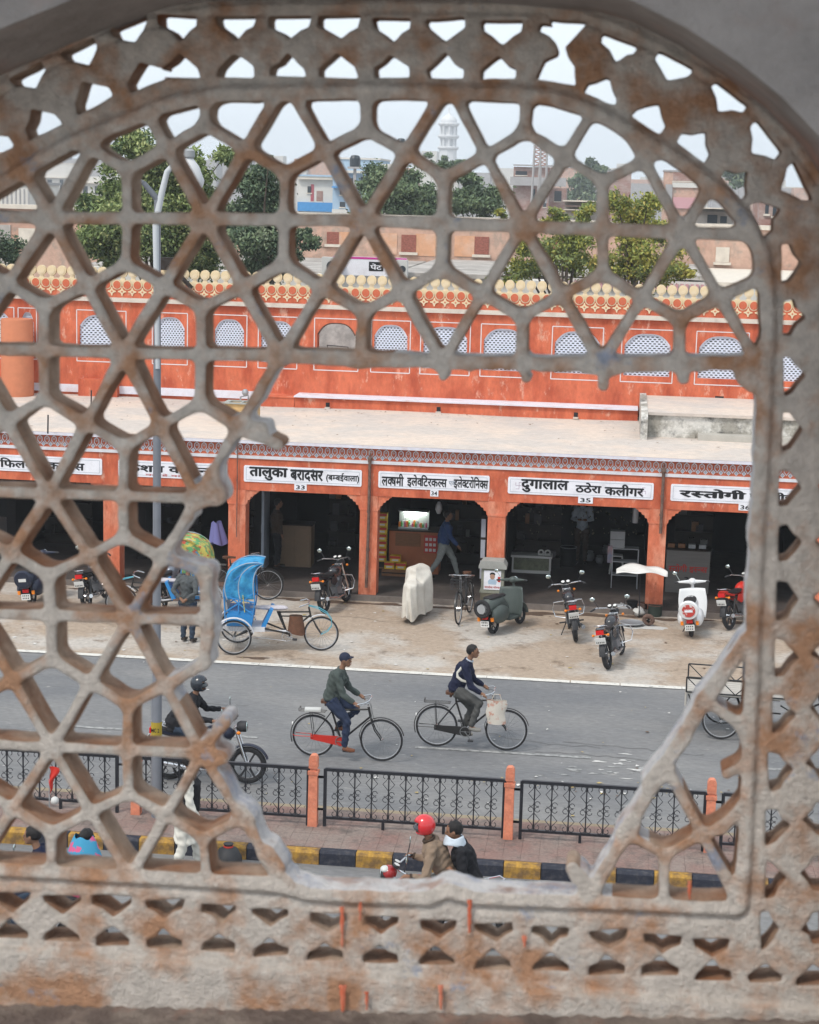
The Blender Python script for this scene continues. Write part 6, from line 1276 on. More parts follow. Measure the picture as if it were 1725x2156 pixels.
# ---- cycle rickshaw
M_hood = mat('blue_canvas', (.025, .22, .46), .8, col2=(.06, .34, .56), amt=.8, c2scale=6, c2thr=.5, col3=(.02, .13, .30), c3scale=5, c3thr=.6, var=.22, vscale=14, bump=.8, bscale=14); M_bl = mat('blue_enamel', (.03, .22, .52), .4); M_wh = mat('white_enamel', (.60, .60, .62), .5, var=.1)
def rickshaw(label, loc, rz, hood, side, deck):
    t = thing('cycle_rickshaw', label, 'rickshaw', loc, rz); r = .355; xf = 1.32
    wheel(t, (0, -.48, r), r, nsp=22); wheel(t, (0, .48, r), r, nsp=22); wheel(t, (1.72, 0, r), r, nsp=22)
    for s in (-.48, .48): b = MB(); b.tube(arcpts((0, s, r), r+.045, R(15), R(170)), .05, 8, flat=.3); obj('mudguard', b, M_wh, t, True)
    b = MB(); b.tube(arcpts((xf, 0, r), r+.035, R(80), R(140)), .035, 6, flat=.3); obj('mudguard', b, M_wh, t, True)
    b = MB()
    for s in (-.26, .26):
        b.tube([(-.35, s, .52), (.35, s, .50), (.62, s*.3, .36), (1.0-.35, s*.05, .30)], .018, 6); b.tube([(-.30, s, .52), (0, s*1.7, r)], .016, 6); b.tube([(.30, s, .50), (0, s*1.7, r)], .016, 6)
    b.tube([(0, -.48, r), (0, .48, r)], .018, 6); b.tube([(-.3, -.3, .5), (-.3, .3, .5)], .018, 6); b.tube([(.3, -.3, .5), (.3, .3, .5)], .018, 6)
    b.tube([(.60, 0, .32), (.44, 0, .80)], .018, 6); b.tube([(.60, 0, .32), (1.10, 0, .74)], .018, 6); b.tube([(.44, 0, .78), (1.08, 0, .80)], .016, 6); b.tube([(.47, 0, .70), (1.09, 0, .70)], .014, 6); b.tube([(1.06, 0, .90), (1.11, 0, .68)], .02, 7); b.tube([(.02, -.1, .42), (.28, -.04, .86)], .015, 6); obj('frame', b, M_frame, t, True)
    b = MB(); b.bx(-.30, .58, -.30, .30, .50, .53); b.bx(-.3, .60, -.31, -.30, .44, .54); obj('foot_deck', b, deck, t)
    b = MB(); b.bx(-.34, .16, -.36, .36, .56, .80); obj('seat_box', b, M_bl, t); b = MB(); b.box((-.08, 0, .83), (.50, .70, .07)); obj('cushion', b, M_bl, t)
    b = MB(); b.box((-.37, 0, 1.05), (.06, .72, .46), ry=-.12); obj('seat_back', b, side, t)
    for s in (-1, 1):
        b = MB(); y = s*.37
        b.tube([(-.36, y, .60), (-.40, y, 1.30), (-.05, y, 1.62)], .014, 5); b.tube([(.16, y, .62), (.22, y, 1.05), (-.38, y, 1.15)], .016, 5); b.tube([(-.36, y, 1.22), (.18, y, .80)], .014, 5); b.tube([(.22, y, 1.05), (.20, y, 1.45)], .013, 5); b.tube([(-.36, y, .85), (.18, y, 1.22)], .014, 5); b.tube([(-.1, y, .82), (-.1, y, 1.2), (.0, y, 1.45)], .014, 5); obj('side_rail', b, M_bl, t, True)
        b = MB(); b.tube([(-.02, y, 1.2), (.02, y, .85)], .03, 5, flat=.3); obj('strap', b, mat('yellow_strap', (.55, .50, .15)) if 'yellow_strap' not in bpy.data.materials else bpy.data.materials['yellow_strap'], t)
    b = MB()
    PR = [(-.16, 1.18), (-.21, 1.34), (-.215, 1.52), (-.18, 1.70), (-.09, 1.86), (.05, 1.98), (.22, 2.05), (.40, 2.07), (.56, 2.03)]
    FR = [(.40, 1.20), (.385, 1.33), (.375, 1.46), (.375, 1.60), (.385, 1.72), (.41, 1.83), (.45, 1.92), (.50, 1.98), (.56, 2.03)]
    PR = [(x_, 1.10+(z_-1.18)*.86) for x_, z_ in PR]; FR = [(x_, 1.10+(z_-1.18)*.86) for x_, z_ in FR]
    def pick(P_, v): k = v*8; i = min(7, int(k)); q = k-i; return (P_[i][0]*(1-q)+P_[i+1][0]*q, P_[i][1]*(1-q)+P_[i+1][1]*q)
    def roof_(u, v): c = pick(PR, v); e = abs(2*u-1); return (c[0]+.02*math.sin(v*25)*(1-e), (u-.5)*.74, c[1]-.045*e**4+.012*math.sin(v*18+u*3))
    def side_(s):
        def fn(u, v): a_, c_ = pick(PR, v), pick(FR, v); k = .025*math.sin(u*PI*4)*math.sin(v*PI*.9)+.012*math.sin(u*17+v*11); return (a_[0]+(c_[0]-a_[0])*u, s*(.37+k+.02*math.sin(v*PI)), a_[1]+(c_[1]-a_[1])*u-.0*u)
        return fn
    b.grid(roof_, 16, 20); b.grid(side_(-1), 18, 18); b.grid(side_(1), 18, 18); o = obj('hood', b, hood, t, True); md = o.modifiers.new('s', 'SOLIDIFY'); md.thickness = .010
    for uu in (.02, .48, .98):
        [obj('hood_hoop', MB().tube([side_(sg)(uu, i/12) for i in range(13)], .011, 5), M_greyb, t, True) for sg in (-1, 1)]
    b = MB()
    for s in (-.045, .045): b.tube([(1.11, 0, .70), (1.16, s, .62), (1.22, s, .50), (xf, s, r)], .012, 6)
    obj('fork', b, M_frame, t, True)
    b = MB()
    for s in (-.07, .07): b.tube([(1.06, s*.4, .93), (1.26, s, .88), (1.42, s, .79), (1.52, s, .66), (1.53, s, .53), (1.45, s, .42), (xf, s, r)], .008, 6)
    obj('brace_bar', b, mat('turquoise_bar', (.10, .38, .48), .4) if 'turquoise_bar' not in bpy.data.materials else bpy.data.materials['turquoise_bar'], t, True)
    b = MB(); b.tube([(1.07, 0, .9), (1.05, 0, .99)], .014, 6)
    for s in (-1, 1): b.tube([(1.05, 0, .99), (1.07, s*.13, 1.0), (1.0, s*.25, 1.0), (.86, s*.28, .96)], .013, 6)
    obj('handlebar', b, M_chrome, t, True)
    b = MB(); b.sph((.44, 0, .87), (.17, .10, .05), 14, 8); obj('saddle', b, mat('saddle_cover', (.50, .47, .50), .8, var=.2, vscale=20), t, True)
    b = MB(); b.prism([(.02, .52), (.10, .50), (.26, .88), (.20, .90)], (0, -.28, 0), (1, 0, 0), (0, 0, 1), (0, .56, 0)); b.xf(Matrix.Translation((.1, 0, 0))); obj('dash_board', b, M_bl, t)
    b = MB(); b.torus((.60, -.08, .30), (0, 1, 0), .10, .012, 20, 5)
    for k in range(5): a = k*2*PI/5; b.tube([(.60, -.08, .30), (.60+.1*math.cos(a), -.08, .30+.1*math.sin(a))], .006, 4)
    b.tube([(.60, -.1, .30), (.76, -.11, .26)], .012, 5); c_ = obj('crank', b, M_chrome, t); b = MB(); b.box((.77, -.16, .26), (.1, .09, .025)); obj('pedal', b, M_grime, c_)
    b = MB(); b.tube([(.58, -.085, .41), (.2, -.085, .42), (.02, -.085, .40)], .022, 6); b.tube([(.58, -.085, .21), (.02, -.085, .31)], .008, 4); obj('chain_guard', b, M_wh, t, True)
    b = MB()
    def sk(u, v): a = 2*PI*u; w_ = (.14+.06*v)*(1+.08*math.sin(3*a)); return (.78+w_*math.cos(a)+.02*v, .09*math.sin(a)*(1+.3*v), .72-.38*v+.02*math.sin(2*a)*v)
    b.grid(sk, 18, 8); obj('hanging_sack', b, mat('brown_sack', (.13, .06, .035), .9, var=.25, vscale=14) if 'brown_sack' not in bpy.data.materials else bpy.data.materials['brown_sack'], t, True)
    done = set()
    for o_ in list(t.children):
        st_ = o_.name.split('.')[0]
        if st_ in ('wheel', 'hood', 'hood_hoop') or o_.type != 'MESH': continue
        sh = st_ in ('seat_box', 'cushion', 'seat_back', 'side_rail', 'strap'); fx_ = st_ == 'mudguard' and o_.data.vertices[0].co.x > 1
        for me_ in [o_.data]+[c.data for c in o_.children if c.type == 'MESH']:
            for v_ in me_.vertices:
                if sh: v_.co.x += .18
                elif fx_: v_.co.x += .40
                elif st_ == 'dash_board': v_.co.x += .40
                elif st_ not in ('mudguard', 'foot_deck') and v_.co.x > .3: v_.co.x = float(np.interp(v_.co.x, (.3, .44, .60, 1.06, 1.32, 1.6), (.40, .87, 1.04, 1.46, 1.72, 2.0)))
    return t
p = atz(487, 1377); q = atz(676, 1372)
rk = rickshaw('blue hooded cycle rickshaw parked side on with a white foot deck', (p.x, p.y+.42, 0), math.atan2(.18, 1.32), M_hood, M_greyp, M_wh)
M_patch = mat('patchwork_cloth', (.50, .42, .10), .8, col2=(.10, .30, .12), amt=1, c2scale=8, c2thr=.5, c2soft=.03, col3=(.45, .05, .04), c3scale=6, c3thr=.56, c3soft=.02)
p = atz(436, 1330); rickshaw('second cycle rickshaw with a bright patchwork hood, mostly hidden behind the blue one', (p.x-.32, p.y+.9, 0), R(186), M_patch, M_patch, M_pipe)
# ---- flat bed tricycle cart entering at the right
p = atz(1520, 1556); M_cartw = mat('cart_boards', (.42, .39, .35), .85, var=.2, vscale=8, stretch=(1, 6, 1))
t = thing('cargo_tricycle', 'flat bed cargo tricycle with black truss rails at the right edge of the road', 'cargo cart', (p.x, p.y+.45, 0), R(-4)); r = .33
wheel(t, (0, -.46, r), r, nsp=22); wheel(t, (0, .46, r), r, nsp=22); wheel(t, (1.75, 0, r), r, nsp=22)
for k in range(7): b = MB(); b.bx(-.62, 1.05, -.45+k*.13, -.33+k*.13-.005, .76, .79); obj('board', b, M_cartw, t)
for s in (-.46, .46):
    b = MB()
    b.tube([(-.62, s, .80), (1.05, s, .80)], .014, 5); b.tube([(-.62, s, 1.06), (1.05, s, 1.06)], .014, 5); b.tube([(-.62, s, .80), (-.62, s, 1.06)], .014, 5); b.tube([(1.05, s, .80), (1.05, s, 1.06)], .014, 5)
    n = 6
    for k in range(n): x0, x1 = -.62+1.67*k/n, -.62+1.67*(k+1)/n; b.tube([(x0, s, 1.06 if k % 2 == 0 else .80), (x1, s, .80 if k % 2 == 0 else 1.06)], .010, 5)
    obj('truss_rail', b, M_frame, t)
for z0 in (.50,):
    b = MB()
    for s in (-.42, .42): b.tube([(-.50, s, .52), (1.0, s, .52)], .016, 5); b.tube([(-.58, s, .76), (-.50, s, .52)], .014, 5); b.tube([(.3, s, .52), (.5, s, .76)], .012, 5); b.tube([(-.1, s, .76), (.1, s, .52)], .012, 5); b.tube([(-.4, s, .52), (-.4, s, .76)], .012, 5); b.tube([(0, s*1.1, r), (-.1, s, .54)], .014, 5); b.tube([(0, s*1.1, r), (.15, s, .54)], .014, 5)
    b.tube([(0, -.46, r), (0, .46, r)], .018, 6); b.tube([(1.0, 0, .55), (1.35, 0, .36), (1.30, 0, .85)], .016, 6); b.tube([(1.35, 0, .36), (1.62, 0, .8)], .016, 6); b.tube([(1.60, 0, .9), (1.75, 0, r)], .016, 6); obj('frame', b, M_frame, t, True)
b = MB(); b.bx(-.64, -.61, -.46, .46, .55, .80); obj('tail_board', b, M_cartw, t)
b = MB(); b.tube([(1.60, 0, .9), (1.58, 0, 1.0), (1.55, -.25, 1.0), (1.40, -.28, .96)], .013, 6); b.tube([(1.58, 0, 1.0), (1.55, .25, 1.0), (1.40, .28, .96)], .013, 6); obj('handlebar', b, M_chrome, t, True)
b = MB(); b.sph((1.28, 0, .90), (.14, .09, .04), 12, 8); obj('saddle', b, M_leather, t, True)
# ---------------------------------------------------------------- people
M_skin = mat('brown_skin', (.22, .115, .07), .6, var=.06); M_hair = mat('black_hair', (.012, .010, .010), .5, bump=.5, bscale=120); M_eye = mat('eye_dark', (.02, .015, .012), .3); M_shoe = mat('dark_shoe', (.03, .024, .02), .5); M_bshoe = mat('brown_shoe', (.16, .06, .03), .5); M_gshoe = mat('grey_shoe', (.22, .21, .19), .7)
def cloth(n, c, fold=10): return mat(n, c, .9, var=.12, vscale=7, bump=.5, bscale=fold)
def remesh(name, mb, m, parent, vox=.013, sm=4, wob=0.0):
    o = obj(name, mb, m, None, True); a = o.modifiers.new('r', 'REMESH'); a.mode = 'VOXEL'; a.voxel_size = vox; s = o.modifiers.new('s', 'SMOOTH'); s.factor = .5; s.iterations = sm
    bpy.context.view_layer.update(); me = bpy.data.meshes.new_from_object(o.evaluated_get(bpy.context.evaluated_depsgraph_get()))
    old = o.data; o.modifiers.clear(); o.data = me; bpy.data.meshes.remove(old); o.parent = parent
    n = len(me.vertices); co = np.zeros(n*3); me.vertices.foreach_get('co', co); co = co.reshape(-1, 3)
    if wob:
        no = np.zeros(n*3); me.vertices.foreach_get('normal', no); no = no.reshape(-1, 3)
        d = np.sin(co[:, 2]*52+co[:, 0]*23+np.sin(co[:, 1]*40)*1.5)*np.sin(co[:, 0]*31+co[:, 1]*27+co[:, 2]*9); co = co+no*(d*wob)[:, None]; me.vertices.foreach_set('co', co.ravel())
    me.polygons.foreach_set('use_smooth', [True]*len(me.polygons)); me.update(); return o
def lerp(a, b, t): return tuple(a[i]+(b[i]-a[i])*t for i in range(3))
def person(label, loc, rz, J, top, legs, shoe=M_shoe, hair='short', head_dir=(1, 0, 0), skirt=None, cat='person', coat_len=0.0, fat=1.0, group=None, parts=()):
    """J: joints in the person's own frame (facing +X)"""
    t = thing('person', label, cat, loc, rz); hd = Vector(J['head']); nk = Vector(J['neck']); f = Vector(head_dir).normalized(); upv = Vector((0, 0, 1)); sd = upv.cross(f).normalized()
    rot = Matrix((f, sd, f.cross(sd))).transposed()
    b = MB()
    ch, pe = Vector(J['chest']), Vector(J['pelvis'])
    def torso(k):
        m = MB(); mid_ = (ch+pe)/2
        m.tube([tuple(pe-Vector((0, 0, .02))), tuple(pe.lerp(ch, .35)), tuple(pe.lerp(ch, .8)), tuple(ch), tuple(ch.lerp(nk, .6))], [.125*k*fat, .115*k*fat, .135*k, .13*k, .07*k], 12)
        m.tube([J['shL'], tuple(ch), J['shR']], [.055*k, .10*k, .055*k], 10); m.tube([J['hipL'], tuple(pe), J['hipR']], [.085*k, .11*k, .085*k], 10); return m
    def arm(m, s, k):
        m.tube([J['sh'+s], lerp(J['sh'+s], J['el'+s], .5), J['el'+s], lerp(J['el'+s], J['ha'+s], .5), lerp(J['el'+s], J['ha'+s], .88)], [.052*k, .046*k, .038*k, .034*k, .027*k], 9); m.sph(J['sh'+s], .055*k, 9, 7)
    def leg(m, s, k):
        m.tube([J['hip'+s], lerp(J['hip'+s], J['kn'+s], .5), J['kn'+s], lerp(J['kn'+s], J['an'+s], .4), J['an'+s]], [.085*k, .07*k, .052*k, .048*k, .036*k], 10); m.sph(J['kn'+s], .053*k, 8, 6)
    m = torso(.9); [arm(m, s, .86) for s in 'LR']; [leg(m, s, .86) for s in 'LR']
    m.tube([tuple(ch.lerp(nk, .3)), tuple(nk), tuple(nk.lerp(hd, .6))], [.06, .048, .046], 9)
    m.sph(tuple(hd), (.092, .072, .108), 14, 12, rot=rot); m.sph(tuple(hd+f*.045-upv*.065), (.045, .045, .045), 10, 8, rot=rot); m.sph(tuple(hd+f*.098-upv*.01), (.018, .013, .022), 6, 5, rot=rot)
    for s in (-1, 1): m.sph(tuple(hd+sd*s*.074-upv*.01), (.018, .012, .028), 6, 5, rot=rot)
    for s in 'LR':
        h = Vector(J['ha'+s]); d = (h-Vector(J['el'+s])).normalized(); m.tube([lerp(J['el'+s], J['ha'+s], .8), tuple(h+d*.035), tuple(h+d*.07)], [.026, .034, .028], 8)
        d2 = Vector((d.x*.3, d.y*.3, -.9)) if J.get('grip', False) else d*.7+Vector((0, 0, -.3))
        sdv = d.cross(upv); sdv = sdv.normalized() if sdv.length > .1 else Vector((1, 0, 0))
        for k, l in enumerate((.052, .062, .058, .045)):
            p0 = h+d*.06+sdv*(-.024+.016*k); m.tube([tuple(p0), tuple(p0+d*.022+d2*.012), tuple(p0+d*.02+d2*l*.7)], [.011, .010, .008], 5)
        m.tube([tuple(h+d*.02+sdv*.02), tuple(h+d*.05+sdv*.045), tuple(h+d*.07+sdv*.04)], [.012, .010, .008], 5)
        a, to = Vector(J['an'+s]), Vector(J['toe'+s]); m.tube([tuple(a), tuple(a.lerp(to, .5)-Vector((0, 0, .02))), tuple(to)], [.036, .034, .026], 8)
    body = remesh('body', m, M_skin, t, .010, 3)
    for s in (-1, 1): b = MB(); b.sph(tuple(hd+f*.083+sd*s*.032+upv*.012), (.010, .013, .008), 6, 5); obj('eye', b, M_eye, t, True)
    b = MB(); b.tube([tuple(hd+f*.093-upv*.05+sd*-.024), tuple(hd+f*.100-upv*.05), tuple(hd+f*.093-upv*.05+sd*.024)], .006, 5); obj('mouth', b, mat('lips', (.20, .07, .05), .5) if 'lips' not in bpy.data.materials else bpy.data.materials['lips'], t)
    m = torso(1.16); [arm(m, s, 1.42) for s in 'LR']
    if coat_len: m.tube([tuple(pe.lerp(ch, .3)), tuple(pe), tuple(pe-Vector((0, 0, coat_len)))], [.14, .155, .17], 12)
    m.tube([tuple(ch.lerp(nk, .55)), tuple(ch.lerp(nk, .9))], [.075, .066], 10)
    remesh('top_garment', m, top, t, .013, 3, .009)
    if legs:
        m = MB(); m.tube([J['hipL'], tuple(pe), J['hipR']], [.10, .125, .10], 10)
        for s in 'LR': leg(m, s, 1.38)
        m.tube([tuple(pe.lerp(ch, .15)), tuple(pe)], [.118*fat, .13*fat], 10); remesh('trousers', m, legs, t, .014, 3, .009)
    for s in 'LR':
        a, to = Vector(J['an'+s]), Vector(J['toe'+s]); d = (to-a); b = MB(); b.tube([tuple(a-d*.18-Vector((0, 0, .03))), tuple(a+d*.2-Vector((0, 0, .025))), tuple(a+d*.65-Vector((0, 0, .02))), tuple(to+d*.08)], [.040, .047, .046, .030], 9, flat=.85); obj('shoe', b, shoe, t, True)
    if hair == 'short':
        b = MB(); c = hd+upv*.022-f*.016; b.sph(tuple(c), (.098, .080, .098), 16, 12, rot=rot); ff = b.v
        b.f = [fc for fc in b.f if not any((Vector(ff[i])-hd).dot(f) > .052 and (Vector(ff[i])-hd).dot(upv) < .052 for i in fc) and not any((Vector(ff[i])-hd).dot(upv) < -.055 for i in fc)]; b.m = [0]*len(b.f)
        rr = random.Random(3); b.v = [tuple(hd+(Vector(v)-hd)*rr.uniform(.98, 1.07)) for v in b.v]; obj('hair', b, M_hair, t, True)
    if hair == 'cap':
        b = MB(); b.sph(tuple(hd+upv*.03-f*.014), (.100, .082, .094), 14, 10, rot=rot); b.f = [fc for fc in b.f if not any((Vector(b.v[i])-hd).dot(upv) < -.02 and (Vector(b.v[i])-hd).dot(f) > -.03 for i in fc)]; b.m = [0]*len(b.f); b.box(tuple(hd+f*.09+upv*.06), (.07, .10, .015), rz=math.atan2(f.y, f.x)); obj('cap', b, mat('navy_cap', (.018, .022, .045), .8) if 'navy_cap' not in bpy.data.materials else bpy.data.materials['navy_cap'], t, True)
    if isinstance(hair, tuple):                    # helmet: (material, visor)
        b = MB(); b.sph(tuple(hd+upv*.02), (.140, .122, .138), 18, 14, rot=rot)
        b.f = [fc for fc in b.f if not any((Vector(b.v[i])-hd).dot(f) > .085 and abs((Vector(b.v[i])-hd).dot(upv)) < .055 for i in fc) and not any((Vector(b.v[i])-hd).dot(upv) < -.10 for i in fc)]; b.m = [0]*len(b.f); h_ = obj('helmet', b, hair[0], t, True)
        md = h_.modifiers.new('s', 'SOLIDIFY'); md.thickness = .012
        b = MB(); b.sph(tuple(hd+f*.005), (.136, .118, .055), 16, 8, rot=rot); obj('visor', b, hair[1], h_, True)
    return t
def J_cycle(hand=(.36, .24, 1.02), seat=(-.26, 0, 1.02), lean=.18, up=1.0, footL=(0, -.12), pedR=(.02, .17, .20), pedL=(-.18, .47, .40), g=1.0):
    pe = Vector(seat); ch = pe+Vector((lean, 0, .40*up)); nk = ch+Vector((.05, 0, .12)); hd = nk+Vector((.055, 0, .135))
    return dict(pelvis=tuple(pe), chest=tuple(ch), neck=tuple(nk), head=tuple(hd), shL=(ch.x, .17, ch.z+.03), shR=(ch.x, -.17, ch.z+.03))
def ride_pose(seat, hand, footR, footL, lean=.17, sitz=0.0, elbow_out=.06, knee_y=.13, hl=None):
    J = J_cycle(seat=seat, lean=lean); hx, hy, hz_ = hand; pe = Vector(seat)
    for s, sg in (('L', 1), ('R', -1)):
        sh = Vector(J['sh'+s]); ha = Vector((hx-.04, sg*hy, hz_)); m = (sh+ha)/2; d = (ha-sh).length; L = .29; off = math.sqrt(max(.0009, L*L-(d/2)**2)); el = m+Vector((-.35, sg*.35, -.85)).normalized()*off; J['el'+s] = tuple(el); J['ha'+s] = tuple(ha)
        hip = pe+Vector((.02, sg*.085, -.02)); an = Vector(footR if s == 'R' else footL); an = Vector((an.x, sg*abs(an.y), an.z)); d = (an-hip).length; m = (hip+an)/2; L = .43; off = math.sqrt(max(.0009, L*L-(d/2)**2)) if d < 2*L else .02
        ax = (an-hip).normalized(); fv = Vector((1, 0, 0)); perp = (fv-ax*fv.dot(ax)).normalized(); kn = m+perp*off+Vector((0, sg*.02, 0)); J['hip'+s] = tuple(hip); J['kn'+s] = tuple(kn); J['an'+s] = tuple(an); J['toe'+s] = (an.x+.16, an.y, an.z-.045)
    J['grip'] = True; return J
def stand_pose(stride=0.0, lean=.0, h=1.0, arms='down', kneebend=0.0):
    J = dict(pelvis=(0, 0, .88*h), chest=(lean, 0, 1.27*h), neck=(lean+.01, 0, 1.42*h), head=(lean+.03, 0, 1.56*h), shL=(lean, .175, 1.33*h), shR=(lean, -.175, 1.33*h), hipL=(0, .09, .86*h), hipR=(0, -.09, .86*h))
    for s, sg, st in (('L', 1, stride), ('R', -1, -stride)):
        J['an'+s] = (st, sg*.10, .085); J['kn'+s] = (st*.5+.04+abs(st)*.08, sg*.10, .47*h); J['toe'+s] = (st+.16, sg*.11, .045)
        if arms == 'down': J['el'+s] = (lean-.02-st*.3, sg*.23, 1.06*h); J['ha'+s] = (lean+.06-st*.6, sg*.24, .83*h)
        if arms == 'back': J['el'+s] = (lean-.14, sg*.26, 1.08*h); J['ha'+s] = (lean-.17, sg*.06, .93*h)
        if arms == 'front': J['el'+s] = (lean+.04, sg*.24, 1.08*h); J['ha'+s] = (lean+.22, sg*.08, 1.10*h)
    return J
C_green = cloth('sage_jacket', (.058, .072, .066)); C_jean = cloth('navy_trousers', (.022, .032, .065)); C_navy = cloth('navy_pullover', (.010, .013, .035)); C_grey = cloth('grey_trousers', (.075, .075, .072)); C_tan = cloth('tan_jacket', (.215, .155, .11)); C_blk = cloth('black_jacket', (.012, .012, .015)); C_wht = cloth('white_kurta', (.60, .58, .52)); C_gj = cloth('grey_jacket', (.075, .082, .085)); C_dj = cloth('dark_jeans', (.03, .045, .07)); C_bst = cloth('blue_striped_top', (.03, .06, .16)); C_pale = cloth('pale_jeans', (.26, .28, .27)); C_brn = cloth('brown_clothes', (.05, .032, .022)); C_shirt = cloth('pale_shirt', (.38, .42, .48))
o = person('boy in a sage green jacket and navy cap riding the red chain case bicycle', (P1.x, P1.y, 0), R(-2), ride_pose((-.29, 0, 1.01), (.20, .25, 1.01), (-.02, -.15, .24), (-.20, .15, .50), .13), C_green, C_jean, M_bshoe, 'cap', (1, -.25, -.1))
o = person('man in a navy pullover with a white band riding the bicycle with the carry bag', (P2.x, P2.y, 0), 0, ride_pose((-.29, 0, 1.02), (.22, .25, 1.02), (.0, -.15, .42), (-.16, .15, .25), .17), C_navy, C_grey, M_gshoe, 'short', (1, -.05, -.05))
# chest band and collar of the pullover
b = MB(); ch = Vector((-.29+.17, 0, 1.42))
b.tube([(ch.x+.02, -.075, ch.z+.10), (ch.x-.05, -.135, ch.z+.02), (ch.x-.13, -.115, ch.z-.09), (ch.x-.13, -.130, ch.z-.16), (ch.x-.06, -.150, ch.z-.21), (ch.x+.03, -.13, ch.z-.24)], [.014, .024, .024, .024, .024, .02], 8); obj('white_band', b, C_wht, o, True)
b = MB(); b.torus((ch.x+.055, 0, ch.z+.105), (.45, 0, 1), .058, .014, 14, 5); obj('collar', b, C_shirt, o, True)
# left motorcycle and its rider
p = atz(521, 1650); L = motorcycle('black motorcycle ridden to the right along the railing at the left', (p.x-.62, p.y, 0), R(2), M_sb, 0, guard=False)
person('rider in a black jacket and dark helmet on the motorcycle at the left', (p.x-.62, p.y, 0), R(2), ride_pose((-.52, 0, .90), (.20, .34, 1.08), (.0, -.2, .34), (.0, .2, .34), .26), C_blk, C_dj, M_shoe, (mat('dark_helmet', (.02, .025, .035), .2, spec=.6), mat('visor_smoke', (.03, .035, .04), .1, spec=.7)), (1, 0, 0), fat=1.4, coat_len=.08)
# red helmet and pillion, riding left on the near road
h_ = atz(903, 1745, 1.53); bx_, by_ = h_.x, h_.y
M_redh = mat('red_helmet', (.55, .015, .02), .18, spec=.6, coat=.5)
RZ = R(183); ox = bx_+.03
motorcycle('red motorcycle ridden left on the near road by the two men', (ox, by_, 0), RZ, M_fred, 0, guard=False, carrier=True)
fr_ = [q for q in bpy.data.objects if q.get('label', '').startswith('red motorcycle ridden')][0]
b = MB(); b.sph((.50, 0, .95), (.10, .11, .09), 16, 10); obj('fairing', b, M_mcm, fr_, True); b = MB(); b.sph((.55, .03, 1.0), (.06, .07, .04), 12, 8); obj('fairing_stripe', b, M_bone, fr_, True)
person('rider in a glossy red helmet and tan jacket on the red motorcycle', (ox, by_, 0), RZ, ride_pose((-.26, 0, .90), (.28, .36, 1.04), (.0, -.2, .34), (.0, .2, .34), .24), C_tan, C_grey, M_shoe, (M_redh, mat('visor_dark', (.03, .03, .035), .1, spec=.7)), (1, 0, -.05))
rid_ = [q for q in bpy.data.objects if q.get('label', '').startswith('rider in a glossy red')][0]
hp_ = ride_pose((-.26, 0, .90), (.28, .36, 1.04), (.0, -.2, .34), (.0, .2, .34), .24); cp_ = hp_['chest']
b = MB(); b.torus((cp_[0]+.045, 0, cp_[2]+.10), (.5, 0, 1), .068, .022, 14, 6); obj('collar', b, C_brn, rid_, True)
b = MB(); b.torus((hp_['pelvis'][0]+.03, 0, hp_['pelvis'][2]+.08), (.5, 0, 1), .150, .022, 18, 6); obj('jacket_hem', b, C_brn, rid_, True)
for s_ in 'LR':
    b = MB(); a_, e_ = Vector(hp_['ha'+s_]), Vector(hp_['el'+s_]); b.cyl(tuple(a_.lerp(e_, .18)), tuple(a_.lerp(e_, .05)), .046, .044, 10); obj('cuff', b, C_brn, rid_, True)
pi_ = ride_pose((-.52, 0, .87), (-.24, .16, 1.06), (-.14, -.2, .34), (-.14, .2, .34), .14)
pl_o = person('pillion passenger in a black coat with a pale blue scarf behind the red helmet rider', (ox, by_, 0), RZ, pi_, C_blk, C_blk, M_shoe, 'short', (1, .1, -.25), coat_len=.10)
hd = Vector(pi_['head']); b = MB()
def scf(u, v): a = 2*PI*u; k = .085+.03*v; return (hd.x-.015+k*math.cos(a)*1.15, k*math.sin(a)*1.1, hd.z-.065-.10*v+.012*math.sin(a*3+v*4))
b.grid(scf, 20, 5); b.tube([(hd.x-.10, -.05, hd.z-.15), (hd.x-.15, -.07, hd.z-.28), (hd.x-.15, -.05, hd.z-.42)], [.05, .045, .03], 8, flat=.4); sc_ = obj('scarf', b, cloth('pale_scarf', (.50, .56, .62), 20), pl_o, True); md = sc_.modifiers.new('s', 'SOLIDIFY'); md.thickness = .012
# man in grey by the left parked motorcycles, seen from behind
p = atz(395, 1352); person('man in a grey jacket standing with hands behind his back by the parked motorcycles', (p.x, p.y, 0), R(75), stand_pose(0, 0, 1.0, 'back'), C_gj, C_dj, M_shoe, 'short', (1, 0, -.1), coat_len=.06)
# man in white by the railing
p = atz(392, 1842); o = person('man in a white kurta and black waistcoat walking past the median at the lower left', (p.x, p.y, 0), R(10), stand_pose(.16, .03, 1.02), C_wht, C_wht, M_shoe, 'short', (1, 0, -.1), coat_len=.42)
m = MB(); m.tube([(.02, 0, .92), (.03, 0, 1.1), (.03, 0, 1.30), (.03, 0, 1.38)], [.165, .160, .168, .12], 12); m.tube([(.03, .12, 1.36), (.03, -.12, 1.36)], .075, 8); remesh('waistcoat', m, C_blk, o, .014, 3, .002)
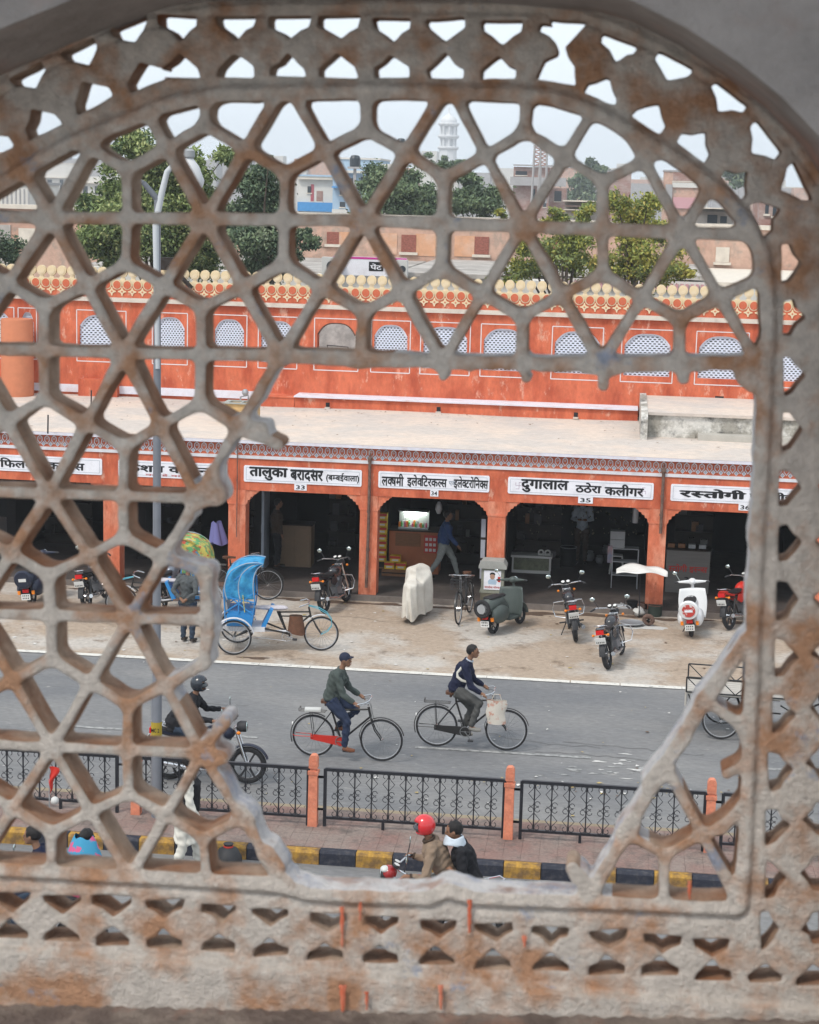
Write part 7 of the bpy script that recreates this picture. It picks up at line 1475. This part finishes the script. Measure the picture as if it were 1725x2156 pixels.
# people at the lower left corner
p = atz(176, 1772, 1.50); o = person('person in a bright blue and pink shawl at the lower left corner', (p.x, p.y, 0), R(60), stand_pose(0, .03, .98, 'front'), cloth('pink_shawl', (.42, .06, .13)), C_brn, M_shoe, 'short', (1, 0, -.1))
b = MB(); hh = Vector((.06, 0, 1.55)); 
def shw(u, v): a = 2*PI*u; k = .10+.11*v**.8; return (hh.x-.05+k*math.cos(a), k*1.15*math.sin(a), hh.z+.02-.30*v+.02*math.sin(4*a))
b.grid(shw, 20, 6); obj('shawl', b, mat('blue_shawl', (.05, .26, .42), .9, col2=(.55, .10, .22), amt=1, c2scale=8, c2thr=.55, c2soft=.02), o, True)
p = atz(58, 1776, 1.45); m_ = motorcycle('dark blue motorcycle on the near road at the lower left corner', (p.x, p.y, 0), R(182), M_sb, 0)
person('rider in a dark jacket with a white braid at the lower left corner', (p.x, p.y, 0), R(182), ride_pose((-.26, 0, .90), (.24, .36, 1.05), (.0, -.2, .34), (.0, .2, .34), .10), C_navy, C_dj, M_shoe, 'short', (1, 0, -.1))
p = atz(484, 1832); t = thing('goods_sack', 'black sack standing against the kerb at the lower left of the opening', 'sack', (p.x, p.y-.1, 0)); b = MB(); b.lathe([(.15, 0), (.20, .08), (.19, .22), (.13, .34), (.05, .38), (.07, .42)], (0, 0, 0), 14); obj('bag', b, M_grime, t, True); b = MB(); b.torus((0, 0, .38), (0, 0, 1), .06, .012, 12, 5); obj('tie', b, M_redp, t)
p = atz(100, 1735, MZ); t = thing('red_flag', 'small red cloth pennant at the railing in the lower left', 'flag', (p.x, p.y+.1, MZ)); b = MB(); b.grid(lambda u, v: (.0+.16*u*(1-v)+.02*math.sin(v*9), .02*math.sin(u*5+v*4), .42+.40*(1-v)*1.0), 6, 10); f_ = obj('cloth', b, bpy.data.materials['sign_red'] if False else M_fred, t, True); b = MB(); b.tube([(0, 0, 0), (0, 0, .84)], .008, 6); obj('stick', b, M_greyp, t); b = MB(); b.sph((.08, 0, .32), .06, 12, 8); obj('knob', b, M_bone, t, True)
# in and before the shops
p = gp(925, 1216); person('man in a blue striped jacket and pale jeans striding through opening 34', (p.x+.08, p.y, FZ), R(10), stand_pose(.36, .06, .97), C_bst, C_pale, M_shoe, 'short', (1, -.1, 0))
for k in range(3):
    b = MB(); b.tube([(-.06+.06*k, -.265, 1.25), (-.06+.06*k, -.27, 1.0)], .008, 4)
p = gp(582, 1196); person('man in dark brown clothes standing in the shade of opening 33', (p.x, p.y, FZ), R(20), stand_pose(.05, .0, 1.02), C_brn, C_blk, M_shoe, 'short')
p = gp(1222, 1192); person('man in a pale shirt and brown trousers standing deep inside opening 35', (p.x, p.y+.35, FZ), R(-90), stand_pose(.04, .0, 1.04, 'front'), C_shirt, C_brn, M_shoe, 'short')
p = gp(1100, 1196); J = ride_pose((-.05, 0, .52), (.25, .18, .62), (.25, -.15, .12), (.25, .15, .12), .03); person('man in a pale sleeved shirt sitting at the glass case in opening 35', (p.x, p.y+.5, FZ), R(-20), J, C_shirt, C_blk, M_shoe, 'short', (1, 0, -.2))
t = thing('wooden_seat', 'low dark seat under the sitting man in opening 35', 'seat', (p.x-.05, p.y+.5, FZ)); b = MB(); b.bx(-.2, .2, -.2, .2, .36, .41); obj('top', b, M_brownd, t)
for a in (-.17, .17):
    for c in (-.17, .17): b = MB(); b.bx(a-.02, a+.02, c-.02, c+.02, 0, .36); obj('leg', b, M_brownd, t)
